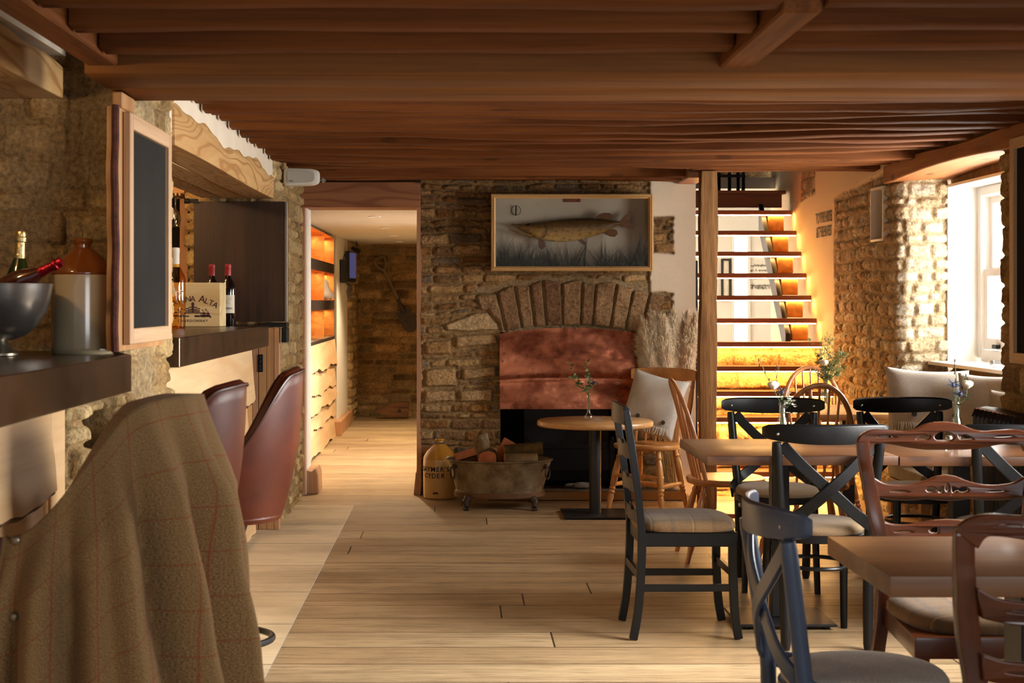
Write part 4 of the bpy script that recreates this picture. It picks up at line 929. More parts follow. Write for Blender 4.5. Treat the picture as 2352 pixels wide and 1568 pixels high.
rail((x0, yb, z0), (x0, yb, z1), (1, 0, 0), 1, M_FRAMEZ, 'frame_rail'); rail((x1, yb, z0), (x1, yb, z1), (-1, 0, 0), 1, M_FRAMEZ, 'frame_rail')
M_CASEBACK = plain('painted_case_back', srgb(196, 188, 170), .8, c2=srgb(180, 168, 146), vs=2.5)
m = MB(); m.box(x0 + .01, x1 - .01, 11.262, 11.268, z0 + .01, z1 - .01); m.build('back_panel', M_CASEBACK, t)
for a, b, c_, d_, nm in ((x0 + .005, x0 + .015, z0 + .005, z1 - .005, 'side_panel'), (x1 - .015, x1 - .005, z0 + .005, z1 - .005, 'side_panel'), (x0 + .016, x1 - .016, z0 + .005, z0 + .03, 'floor_panel'), (x0 + .016, x1 - .016, z1 - .015, z1 - .005, 'top_panel')):
    MB().box(a, b, 11.135, 11.26, c_, d_).build(nm, M_CASEBACK if nm != 'floor_panel' else plain('peat_floor', srgb(60, 42, 24), .95, var=.4, vs=30, bmp=.8), t)
MB().box(x0 + .02, x1 - .02, 11.122, 11.124, z0 + .02, z1 - .02).build('glass_pane', M_PANE, t)
Q = lambda zx, zy, d: P(1080 + zx / 4.2, 400 + zy / 4.2, d)
p0 = Q(900, 237, 11.258); p1 = Q(1062, 268, 11.258)
pq = MB().box(p0.x, p1.x, 11.252, 11.26, p1.z, p0.z).build('plaque', plain('maroon_plaque', srgb(96, 30, 18), .5), t, bevel=.001)
m = MB()
for r_ in range(2):
    for q in range(9 - 3 * r_):
        xx = lerp(p0.x, p1.x, .12 + (q + 1.5 * r_) * .085); m.box(xx, xx + .005, 11.2505, 11.2515, lerp(p1.z, p0.z, .62 - .38 * r_), lerp(p1.z, p0.z, .74 - .38 * r_))
m.build('gilt_lettering', plain('gilt', srgb(190, 140, 60), .4, .6), pq)
c = Q(442, 350, 11.24); m = MB(); m.tube([(c.x + .034 * math.cos(q), c.y, c.z + .034 * math.sin(q)) for q in [2 * PI * j / 28 for j in range(29)]], .0016, 6, caps=False); m.box(c.x - .005, c.x + .003, c.y - .005, c.y + .004, c.z - .034, c.z + .036); m.build('wire_trace', M_BLACKIRON, t)
# the pike
dp = 11.19; top = [(397, 478), (470, 484), (545, 478), (650, 466), (740, 456), (850, 440), (1000, 426), (1150, 420), (1300, 436), (1400, 448), (1450, 456)]
bot = [(397, 486), (470, 520), (545, 560), (650, 625), (740, 640), (850, 655), (1000, 645), (1150, 612), (1300, 562), (1400, 505), (1450, 484)]
rings = []
for (ax, az), (bx_, bz_) in zip(top, bot):
    a, b = Q(ax, az, dp), Q(bx_, bz_, dp); c = (a + b) / 2; hh = (a.z - b.z) / 2; th_ = min(.038, hh * .62 + .004)
    rings.append([(c.x, c.y + th_ * math.sin(2 * PI * k / 20), c.z + hh * math.cos(2 * PI * k / 20)) for k in range(20)])
cpos = Q(900, 540, dp)
t = thing('mounted_pike', 'long mounted pike with pale belly inside the glazed case', 'fish', cpos)
def off(m):
    m.v = [Vector(v) - cpos for v in m.v]; return m
m_, nt_, bs_ = _new('pike_skin'); bs_.inputs['Roughness'].default_value = .42
f_ = noise(nt_, coords(nt_, 'Object', (30, 30, 60)), 1, 5, .6); sx_ = N(nt_, 'ShaderNodeSeparateXYZ'); tcc = N(nt_, 'ShaderNodeTexCoord'); nt_.links.new(tcc.outputs['Object'], sx_.inputs[0])
zr = N(nt_, 'ShaderNodeMapRange'); zr.inputs[1].default_value = -.09; zr.inputs[2].default_value = .075; nt_.links.new(sx_.outputs['Z'], zr.inputs[0])
bcol = ramp(nt_, [(0, srgb(206, 176, 116)), (.4, srgb(176, 140, 82)), (.7, srgb(112, 84, 46)), (1, srgb(70, 52, 28))], zr.outputs[0])
nt_.links.new(mixc(nt_, 1, bcol, ramp(nt_, [(.3, (.38, .36, .3, 1)), (.5, (.95, .95, .9, 1)), (.7, (1.15, 1.15, 1.1, 1))], f_), 'MULTIPLY'), bs_.inputs['Base Color']); bump(nt_, bs_, f_, .3, .004); M_PIKE = m_
M_FIN = plain('pike_fin', srgb(122, 78, 36), .5, c2=srgb(84, 50, 24), vs=30)
# smooth rings
rr_ = []
for i in range(len(rings) - 1):
    for k in range(4): rr_.append([Vector(a).lerp(Vector(b), k / 4) for a, b in zip(rings[i], rings[i + 1])])
rr_.append(rings[-1]); off(MB().loft(rr_)).build('body', M_PIKE, t, angle=60)
lj = [((372, 528), (372, 534)), ((440, 548), (430, 560)), ((520, 566), (500, 582)), ((600, 585), (600, 612))]; rings = []
for a, b in lj:
    a, b = Q(*a, dp), Q(*b, dp); c = (a + b) / 2; hh = (a.z - b.z) / 2; rings.append([(c.x, c.y + min(.03, hh + .012) * math.sin(2 * PI * k / 12), c.z + hh * math.cos(2 * PI * k / 12)) for k in range(12)])
off(MB().loft(rings)).build('lower_jaw', M_PIKE, t, angle=60)
def fin(pts, nm):
    m = MB(); m.prism([(Q(x, y, dp).x, Q(x, y, dp).z) for x, y in pts], dp - .003, dp + .003, 'y'); off(m).build(nm, M_FIN, t, bevel=.001)
fin([(1205, 432), (1245, 385), (1290, 372), (1345, 374), (1370, 395), (1360, 428), (1300, 440)], 'dorsal_fin')
fin([(1440, 456), (1470, 420), (1520, 380), (1556, 370), (1552, 410), (1520, 455), (1545, 470), (1588, 500), (1575, 524), (1520, 522), (1460, 505), (1432, 492)], 'tail_fin')
fin([(1280, 568), (1330, 540), (1380, 528), (1415, 540), (1424, 575), (1395, 604), (1350, 600)], 'anal_fin')
fin([(1025, 630), (1080, 628), (1120, 665), (1118, 688), (1085, 676)], 'pelvic_fin'); fin([(662, 622), (690, 622), (722, 660), (728, 700), (690, 730), (664, 710), (656, 660)], 'pectoral_fin')
e = Q(560, 486, dp); m = MB(); m.sphere((e.x, e.y - .024, e.z), .010, 12); off(m).build('eye', plain('glass_eye', srgb(30, 24, 16), .08), t)
g = MB(); g.tube([Q(735, 470, dp - .040), Q(748, 520, dp - .046), Q(735, 580, dp - .046), Q(690, 620, dp - .040)], .003, 6); off(g).build('gill_edge', plain('gill', srgb(92, 68, 40), .5), t)
# reeds
R = random.Random(21); m = MB()
def blade(x, h, lean, y, w, curl):
    pts = []; zb = z0 + .028
    for i in range(7):
        u = i / 6; pts.append(Vector((x + lean * u + curl * u * u, y, zb + h * (u - .25 * abs(curl) * 4 * u * u))))
    for a, b, i in zip(pts, pts[1:], range(6)):
        wa, wb = w * (1 - i / 6.3), w * (1 - (i + 1) / 6.3)
        k = len(m.v); m.v += [a - Vector((wa, 0, 0)), a + Vector((wa, .001, 0)), b + Vector((wb, .001, 0)), b - Vector((wb, 0, 0))]; m.f.append((k, k + 1, k + 2, k + 3)); m.m.append(0)
for cx0, spread, n, hmax, tall in ((1155, 14, 70, .20, .30), (1205, 40, 160, .19, .22), (1265, 35, 120, .16, .2), (1320, 22, 60, .17, .2), (1395, 30, 70, .15, .18), (1420, 25, 60, .14, .2), (1470, 22, 90, .20, .33)):
    for i in range(n):
        x = cx_(cx0 + R.gauss(0, spread * .55)); x = min(max(x, x0 + .04), x1 - .04); h = R.uniform(.05, hmax) if R.random() < .85 else R.uniform(hmax, tall)
        blade(x, h, R.uniform(-.05, .05), (R.uniform(11.128, 11.142) if R.random() < .5 else R.uniform(11.238, 11.258)), R.uniform(.0012, .0028), R.uniform(-.08, .08))
for xb, xt, hh in ((1300, 1285, .19), (1310, 1300, .21), (1325, 1352, .20), (1318, 1340, .17), (1385, 1345, .17), (1384, 1388, .24), (1392, 1394, .22), (1345, 1352, .3), (1455, 1425, .16), (1450, 1480, .24)):
    for q in range(3): blade(cx_(xb) + R.uniform(-.006, .006), hh * R.uniform(.8, 1), cx_(xt) - cx_(xb), R.uniform(11.24, 11.256), .003, R.uniform(-.01, .01))
tag(m.build('reeds', plain('dried_reed', srgb(64, 56, 24), .8, c2=srgb(40, 34, 16), vs=20), case_root, recalc=False), 'dried dark green reeds and grasses', kind='stuff')

# ---------------------------------------------------------------- round bistro table
t = thing('bistro_table', 'small round oak-topped table on a black pedestal by the fireplace', 'table', (.885, 10.22, 0))
M_OAKTOP = wood('golden_oak_top', srgb(176, 126, 74), srgb(214, 168, 112), 'x', .35, 8, .6, .08, fine=.2, coat=.2)
MB().lathe([(.001, .583), (.368, .583), (.376, .588), (.378, .60), (.376, .615), (.37, .621), (.001, .621)], 64).build('top', M_OAKTOP, t, angle=50)
MB().lathe([(.039, .016), (.039, .57)], 28).build('column', M_BLACKMETAL, t)
MB().lathe([(.001, .568), (.14, .568), (.14, .582), (.001, .582)], 24).build('top_plate', M_BLACKMETAL, t)
m = MB(); m.box(-.215, .215, -.215, .215, .006, .018); m.build('base_plate', M_BLACKMETAL, t, bevel=.004); 
# tall glass vase with pampas plumes
vc = Vector((1.50, 11.10, .05)); t = thing('floor_vase', 'tall clear glass cylinder vase on the hearth holding pampas stems', 'vase', vc)
MB().lathe([(.001, .0), (.066, .0), (.068, .01), (.070, .5), (.066, .5), (.063, .02), (.001, .018)], 28).build('glass_cylinder', M_GLASS, t)
M_PAMPAS = plain('pampas_plume', srgb(255, 242, 216), .9, c2=srgb(246, 222, 184), vs=9); M_STRAW = plain('straw_stem', srgb(186, 156, 96), .8)
pb = Vector((1.50, 11.10, .085))
pamp = thing('pampas_bunch', 'bunch of fluffy cream pampas plumes in the tall glass vase', 'dried grass', pb)
def plume(base, tip, w, seed, n=1500):
    R = random.Random(seed); base, tip = Vector(base) - pb, Vector(tip) - pb; o = pamp
    tt = tip - base; s = MB(); L = tt.length
    curve = smooth_path([base, base + tt * .45 + Vector((0, 0, .03)), base + tt], 8); s.tube(curve, [.0035 - .002 * i / len(curve) for i in range(len(curve))], 6)
    m = MB(); head = .34
    for i in range(n):
        u = 1 - head * (R.random() ** .9); k = u * (len(curve) - 1); a = curve[int(k)].lerp(curve[min(int(k) + 1, len(curve) - 1)], k - int(k))
        v = (u - (1 - head)) / head; ww = w * (math.sin(PI * min(1, v * .88 + .1)) ** .7 + .12)
        d = Vector((R.gauss(0, 1), R.gauss(0, 1) * .8, R.gauss(0, .35))).normalized(); out = d * ww * R.uniform(.25, .85) + tt.normalized() * R.uniform(.06, .15)
        drop = Vector((0, 0, -.075 * R.random())); b = a + out * .6 + Vector((0, 0, .010)); c = a + out + drop; sd = out.cross(Vector((R.gauss(0, 1), R.gauss(0, 1), R.gauss(0, 1)))).normalized()
        wd = R.uniform(.0013, .0028); k0_ = len(m.v)
        m.v += [a - sd * wd * .4, a + sd * wd * .4, b + sd * wd, b - sd * wd, c]; m.f += [(k0_, k0_ + 1, k0_ + 2, k0_ + 3), (k0_ + 3, k0_ + 2, k0_ + 4)]; m.m += [0, 0]
        for q in range(3):
            e = b + Vector((R.gauss(0, .016), R.gauss(0, .016), R.gauss(0, .016))); k1 = len(m.v); m.v += [b, b + sd * wd, e]; m.f.append((k1, k1 + 1, k1 + 2)); m.m.append(0)
    s.build('stem', M_STRAW, m.build('plume', M_PAMPAS, o, recalc=False, weld=False))
R = random.Random(77)
for i, (x, y) in enumerate(((1474, 790), (1482, 762), (1503, 745), (1524, 752), (1548, 738), (1488, 815), (1483, 845), (1530, 795), (1577, 742), (1596, 745), (1510, 860), (1562, 800), (1500, 785), (1545, 770))):
    d = R.uniform(10.92, 11.08); plume((1.50 + R.uniform(-.035, .035), 11.10 + R.uniform(-.03, .03), .085), P(x, y, d), R.uniform(.07, .10), 100 + i)
# ------------------------------------------------------------------ things in the passage
M_COPPERBACK = copper_mat('polished_copper_panel', srgb(222, 134, 64), srgb(246, 176, 98), .3, .15); M_BRONZE = plain('dark_bronze_strip', srgb(62, 50, 44), .45, .5, var=.15)
t = thing('display_shelf', 'copper-lined wall shelf unit with dark shelf bands in the passage', 'shelf', (0, 0, 0))
MB().box(-1.538, -1.53, 11.74, 16.38, 1.0, 2.06).build('back_panel', M_COPPERBACK, t)
for y in (13.7, 15.2, 16.37): MB().box(-1.528, -1.31, y - .008, y + .008, 1.035, 2.045).build('divider', M_COPPERBACK, t)
for z, h in ((1.68, .097), (1.31, .094)):
    MB().box(-1.528, -1.325, 11.74, 16.36, z + h - .02, z + h).build('shelf_board', M_COPPERBACK, t); MB().box(-1.324, -1.306, 11.74, 16.37, z, z + h).build('shelf_band', M_BRONZE, t)
MB().box(-1.53, -1.30, 11.74, 16.39, 1.0, 1.032).build('sill_board', M_BRONZE, t); MB().box(-1.53, -1.31, 11.74, 16.39, 2.048, 2.06).build('top_board', M_COPPERBACK, t)
# nose sculpture
p = P(753, 0, 15.9); t = thing('nose_sculpture', 'white plaster nose sculpture on the copper shelf', 'sculpture', (-1.305, 15.62, 1.406)); M_PLASTERCAST = plain('white_plaster_cast', srgb(232, 226, 220), .5)
rings = []
for z, w, dep in ((.001, .03, .05), (.012, .062, .085), (.03, .074, .105), (.05, .07, .108), (.07, .05, .095), (.10, .033, .074), (.14, .03, .055), (.175, .036, .05), (.20, .03, .03)):
    rings.append([(dep * max(0, math.cos(a)) ** .8 - .05, w * math.sin(a), z) for a in [-PI / 2 + PI * q / 14 for q in range(15)]] + [(-.052, w, z), (-.052, -w, z)])
MB().loft(rings).build('nose', M_PLASTERCAST, t, angle=70)
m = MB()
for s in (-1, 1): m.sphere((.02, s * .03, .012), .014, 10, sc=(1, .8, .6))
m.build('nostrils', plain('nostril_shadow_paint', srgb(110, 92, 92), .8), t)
t = thing('waney_boarding', 'pale waney-edged boarding below the copper shelves in the passage', 'boarding', (0, 0, 0))
for i, (a, b) in enumerate(((1.0, .76), (.80, .545), (.58, .40), (.44, .24), (.28, .02))):
    waney_board(-1.30 - .008 * (i % 2), 11.74, 16.36 - .05 * (i % 2), a, b, 60 + i, .016, .028, parent=t, slant=-.02)
# lamp, control box, screen
t = thing('wall_lamp', 'black gooseneck wall lamp over the screen in the passage', 'lamp', P(783, 557, 18.2))
MB().tube(smooth_path([(0, 0, 0), (.06, -.02, .01), (.11, -.03, .05), (.16, -.04, .045), (.185, -.04, -.01), (.18, -.04, -.05)], 6), .006, 8).build('arm', M_BLACKIRON, t)
M1 = frame((.17, -.04, -.075), (.35, .2, .9), (0, 1, 0)); MB().lathe([(.018, -.05), (.022, -.045), (.024, .02), (.026, .055), (.022, .055), (.02, 0), (.001, -.02)], 18, M=Matrix.Translation((.175, -.04, -.085)) @ Matrix.Rotation(rad(115), 4, 'Y')).build('shade', plain('lamp_shade_metal', srgb(54, 54, 56), .4, .6), t)
MB().box(-.03, .004, -.03, .03, -.03, .03).build('mount', M_BLACKIRON, t, bevel=.004)
t = thing('control_box', 'black wall box with trailing cables behind the screen in the passage', 'box', (-1.255, 16.95, 1.4 + 68 * 16.95 / 3600))
MB().box(-.026, .03, -.13, .13, -.13, .12).build('casing', plain('black_plastic', srgb(20, 20, 22), .5), t, bevel=.006)
R = random.Random(6)
for k in range(4):
    a = -.10 + .06 * k; MB().tube(smooth_path([(.04, a, -.13), (.06 + .01 * k, a - .01, -.18), (.04, a + .01, -.22 - .02 * k), (.07 + .02 * k, a, -.26 - .03 * (k % 2))], 5), .004, 6).build('cable', bpy.data.materials['black_plastic'], t)
MB().tube(smooth_path([(0, -.06, .12), (.01, -.03, .17), (.02, .04, .17), (.01, .06, .12)], 5), .004, 6).build('cable', bpy.data.materials['black_plastic'], t)
t = thing('wall_screen', 'thin wall monitor with purple lit display in the passage', 'screen', (-1.195, 17.62, 1.4 + 78 * 17.6 / 3600), rz=rad(-7))
MB().box(-.045, -.004, -.20, .20, -.175, .17).build('casing', bpy.data.materials['black_plastic'], t, bevel=.004)
MB().box(-.0035, -.001, -.185, .185, -.13, .155).build('display', emitter('purple_display', srgb(108, 100, 150), .35), t)
MB().box(-.08, -.046, -.03, .03, -.05, .05).build('wall_mount', bpy.data.materials['black_plastic'], t)
# spade
ds = 18.9; a, b = P(873, 600, ds), P(946, 755, ds); c = a.lerp(b, .5)
t = thing('hanging_spade', 'old D-handled spade hung slanting on the passage end wall', 'spade', c); al = (b - a).normalized(); sd = Vector((al.z, 0, -al.x)) * -1
M_SPADEWOOD = wood('grey_old_shaft', srgb(120, 102, 80), srgb(150, 128, 100), 'z', .7, 30, 2, .2); M_SPADEIRON = plain('rusty_spade_iron', srgb(72, 64, 58), .6, .4, var=.2, vs=20)
L = lambda s, w, y=0: (b - al * s) - c + sd * w + Vector((0, y, 0))
MB().tube([L(.22, 0, -.01), L(.55, 0, -.012), L(.80, 0, -.01)], [.019, .017, .018], 10).build('shaft', M_SPADEWOOD, t)
m = MB(); m.tube(smooth_path([L(.78, 0, -.01), L(.84, .05, -.01), L(.93, .065, -.01), L(.945, 0, -.01), L(.93, -.065, -.01), L(.84, -.05, -.01), L(.78, 0, -.01)], 6), .014, 10); m.build('grip', M_SPADEWOOD, t)
m = MB(); bl = [(-.085, .25), (.085, .25), (.09, .05), (.06, -.02), (0, -.04), (-.06, -.02), (-.09, .05)]
m.loft([[L(s, w, -.004 - .016 * (1 - (w / .09) ** 2)) for w, s in bl], [L(s, w, .003 - .016 * (1 - (w / .09) ** 2)) for w, s in bl]]); m.tube([L(.22, 0, -.018), L(.40, 0, -.012)], [.028, .02], 10); m.build('blade', M_SPADEIRON, t, angle=40)
# timber offcut on the floor
t = thing('timber_offcut', 'pointed dark waney timber offcut with a bolt hole on the passage floor', 'timber', (0, 0, 0)); dq = 18.55
q = lambda x, y: (P(x, 0, dq).x, max(.004, P(0, y, dq).z))
m = MB(); m.prism([q(936, 957), q(940, 924), q(930, 922), q(900, 927), (q(882, 936)[0], q(882, 936)[1]), q(864, 938), q(868, 946), q(884, 956)], dq - .06, dq + .06, 'y'); m.build('block', wood('dark_offcut', srgb(70, 44, 30), srgb(140, 98, 64), 'x', .8, 14, 2, .5, fine=.5), t, bevel=.004)
m = MB(); c = q(918, 942); m.tube([(c[0], dq - .067, c[1]), (c[0], dq - .058, c[1])], .02, 14); m.build('bolt_hole', plain('black_bolt', srgb(14, 14, 16), .6), t)
for k, y in enumerate((12.75, 14.66, 16.4, 18.1)):
    t = thing('ceiling_downlight', 'small round recessed downlight in the passage ceiling, %s from the doorway' % ORD[k], 'light', (-.69, y, 2.085), group='passage downlights')
    MB().lathe([(.05, -.001), (.052, -.006), (.042, -.007), (.036, -.002)], 24).build('rim', M_WHITE, t); MB().lathe([(.001, -.002), (.036, -.002)], 20).build('lamp_face', emitter('downlight_glow', (1, .78, .5, 1), 6) if k == 0 else bpy.data.materials['downlight_glow'], t)
# ------------------------------------------------------------------ open-riser stair with warm LED strips
M_TREAD = wood('stained_oak_tread', srgb(116, 66, 36), srgb(158, 98, 58), 'x', .45, 10, .5, .1, fine=.2); M_LED = emitter('warm_led_strip', (1.0, .53, .16, 1), 92.0)
M_BLOCK = plain('gilded_rough_block', srgb(196, 140, 66), .7, c2=srgb(150, 96, 40), vs=16, bmp=.5, bs_=40); M_BLACKSTEEL = plain('black_stringer_steel', srgb(38, 37, 40), .5, .4, var=.2, vs=20)
t = thing('staircase', 'open oak staircase lit by warm light strips under each tread', 'staircase', (0, 0, 0))
SX0, SX1 = 1.74, 2.80; stair = lambda n: (13.2 - (12 - n) * .185, .18 * n)
for n in range(1, 13):
    d, z = stair(n); o = MB().box(SX0, SX1, d, d + .245, z - .036, z).build('tread', M_TREAD, t, bevel=.003)
    MB().box(SX0 + .02, SX1 - .004, d + .018, d + .032, z - .044, z - .0365).build('light_strip', M_LED, o)
    if n >= 7:
        MB().box(2.61, 2.74, d + .03, d + .215, z - .036 - .139, z - .0365).build('carriage_block', M_BLOCK, t, bevel=.006)
d, z = stair(13); MB().box(SX0, SX1 - .01, d, d + .6, z - .03, z).build('landing_board', M_TREAD, t, bevel=.003); MB().box(SX0, SX1 - .04, d + .03, d + .06, z - .145, z - .031).build('landing_riser', M_TREAD, t)
def stringer(x0, x1, dz0, dz1, n0, n1, nm):
    (da, za), (db, zb) = stair(n0), stair(n1); m = MB(); m.prism([(da + .05, za + dz0), (db + .05, zb + dz0), (db + .05, zb + dz1), (da + .05, za + dz1)], x0, x1, 'x'); m.build(nm, M_BLACKSTEEL, t, bevel=.003)
stringer(2.55, 2.59, -.26, -.045, 6.6, 12.6, 'stringer')
(da, za), (db, zb) = stair(7), stair(13)
stringer(1.705, 1.735, -.10, .16, 6, 13, 'stringer')
# handrail at the near left
h = thing('newel_plate', 'black steel newel plate standing behind the oak post at the stair side', 'newel', (0, 0, 0))
MB().box(1.705, 1.735, 11.40, 11.53, .004, 1.4 + 92 * 11.4 / FP).build('plate', M_BLACKSTEEL, h, bevel=.004)
for k in range(3): MB().tube([(1.72, 11.62 + .14 * k, .004), (1.72, 11.62 + .14 * k, 1.72 + .1 * k)], .008, 8).build('baluster', M_BLACKSTEEL, h)
for n in range(1, 7):
    d, z = stair(n); rs = dict(course=(.09, .16), length=(.2, .34), pal=[srgb(206, 172, 112), srgb(214, 186, 132), srgb(190, 156, 104)])
    struct(stone_wall('wall_stair_base', [(SX0, d + .10), (SX1, d + .10)], z - .18, z - .037, .012, .03, 500 + n, **rs))
f = MB()
for n in range(2, 7):
    d, z = stair(n); f.box(SX0 + .01, SX1 - .01, d + .12, 12.5, z - .355, z - .185)
struct(f.build('wall_stair_core', M_PLASTER))
# railing on the upper landing
t = thing('landing_railing', 'black metal railing on the dark upper landing', 'railing', (0, 0, 0)); dl = 14.0
for x in (1648, 1672, 1692, 1704): p = P(x, 0, dl).x; MB().box(p, p + .028, dl, dl + .03, 2.34, 2.66).build('baluster', M_BLACKSTEEL, t)
MB().box(P(1600, 0, dl).x, P(1712, 0, dl).x, dl - .01, dl + .04, 2.50, 2.525).build('rail', M_BLACKSTEEL, t)
# lettering on the plaster
M_WALLINK = plain('black_wall_lettering', srgb(34, 26, 20), .8)
s = thing('wall_lettering', 'black painted lettering to the hide and the eaves on the plaster wall', 'sign', (2.815, 12.12, 1.985))
for txt, dz in (('TO THE HIDE', .055), ('& THE EAVES', -.055)):
    text_mesh(txt, .115, frame((0, 0, dz), (0, -1, 0), (0, 0, 1)) , M_WALLINK, 'lettering_line', s, font_scale=(.75, 1), bold=.002)
# back room: framed picture, script on the wall
t = thing('framed_picture', 'dark framed picture on the pale wall seen through the stair', 'picture', (0, 0, 0)); db_ = 16.95
a, b = P(1657, 690, db_), P(1679, 594, db_)
m = MB(); m.box(a.x, a.x + .022, db_, db_ + .03, a.z, b.z); m.box(b.x - .022, b.x, db_, db_ + .03, a.z, b.z); m.box(a.x + .022, b.x - .022, db_, db_ + .03, b.z - .022, b.z); m.box(a.x + .022, b.x - .022, db_, db_ + .03, a.z, a.z + .022); m.build('frame', M_BLACKSTEEL, t)
MB().box(a.x + .02, b.x - .02, db_ + .01, db_ + .02, a.z + .02, b.z - .02).build('print', plain('cream_print', srgb(206, 196, 176), .6, var=.1, vs=20), t)
m = MB(); R = random.Random(15)
for y, x0_, x1_ in ((611, 1724, 1768), (622, 1722, 1769), (640, 1722, 1768), (657, 1722, 1768), (662, 1724, 1766)):
    c = P(x0_, y, 16.995); e = P(x1_, y, 16.995); x = c.x
    while x < e.x:
        L_ = R.uniform(.008, .018); hh = R.uniform(.008, .026); m.tube([(x, 16.995, c.z), (x + L_ * .5, 16.995, c.z + hh), (x + L_, 16.995, c.z - R.uniform(0, .012))], .0022, 4); x += L_ + (R.random() < .15) * .02
tag(m.build('wall_script', M_WALLINK), 'lines of small handwritten dark script on the pale wall behind the stair', 'writing')
# ------------------------------------------------------------------ chairs
def fabric(name, c1, c2, scale=350, lines=None, tcol=None):
    m, nt, bs = _new(name); bs.inputs['Roughness'].default_value = .95; bs.inputs['Specular IOR Level'].default_value = .1; bs.inputs['Sheen Weight'].default_value = .15
    f = noise(nt, coords(nt), scale, 2, .7); col = ramp(nt, [(.3, c1), (.7, c2)], f)
    f2 = noise(nt, coords(nt), 7, 3); col = mixc(nt, 1.0, col, ramp(nt, [(.3, (.86, .86, .86, 1)), (.7, (1.1, 1.1, 1.1, 1))], f2), 'MULTIPLY')
    if lines:
        tc = N(nt, 'ShaderNodeTexCoord'); sx = N(nt, 'ShaderNodeSeparateXYZ'); nt.links.new(tc.outputs['Object'], sx.inputs[0])
        for ax, per, ph, wd, lc, st in lines:
            a = N(nt, 'ShaderNodeMath', operation='MULTIPLY_ADD'); a.inputs[1].default_value = 1 / per; a.inputs[2].default_value = ph + 50; nt.links.new(sx.outputs[ax], a.inputs[0])
            b = N(nt, 'ShaderNodeMath', operation='FRACT'); nt.links.new(a.outputs[0], b.inputs[0])
            c = N(nt, 'ShaderNodeMath', operation='LESS_THAN'); c.inputs[1].default_value = wd / per; nt.links.new(b.outputs[0], c.inputs[0])
            d = N(nt, 'ShaderNodeMath', operation='MULTIPLY'); d.inputs[1].default_value = st; nt.links.new(c.outputs[0], d.inputs[0]); col = mixc(nt, d.outputs[0], col, lc)
    nt.links.new(col, bs.inputs['Base Color']); bump(nt, bs, f, .35, .003); return m
M_FELT = fabric('grey_wool_felt', srgb(172, 164, 152), srgb(222, 214, 202), 260)
M_TAUPE = fabric('taupe_wool', srgb(124, 102, 78), srgb(150, 126, 98), 300)
TL = [('X', .085, .2, .018, srgb(84, 80, 78), .32), ('Y', .085, .3, .018, srgb(84, 80, 78), .32), ('X', .17, .5, .006, srgb(196, 148, 84), .4), ('Y', .17, .1, .006, srgb(196, 148, 84), .4)]
M_TARTAN = fabric('brown_check_wool', srgb(112, 88, 62), srgb(142, 114, 84), 300, TL)
M_BLACKPAINT = plain('black_satin_paint', srgb(17, 17, 18), .36, var=.15, vs=30, bmp=.05, bs_=120, spec=.32); M_BLUEPAINT = plain('slate_blue_satin_paint', srgb(80, 92, 114), .3, var=.06, vs=20, bmp=.05, bs_=100)
M_BOLT = plain('steel_bolt', srgb(190, 188, 180), .25, .95)
def pad(w, dpt, z0, hh, front=.0, n=40, pw=2.6):
    """domed seat pad on a superellipse"""
    m = MB(); rings = []
    for s, z in ((.97, 0), (1.0, .012), (1.0, hh * .45), (.96, hh * .72), (.82, hh * .9), (.55, hh * .985), (.2, hh)):
        r = []
        for k in range(n):
            a = 2 * PI * k / n; ca, sa = math.cos(a), math.sin(a); x = w / 2 * math.copysign(abs(ca) ** (2 / pw), ca) * s; y = dpt / 2 * math.copysign(abs(sa) ** (2 / pw), sa) * s
            r.append((x * (1 - front * (y / dpt)), y, z0 + z))
        rings.append(r)
    m.loft(rings); return m
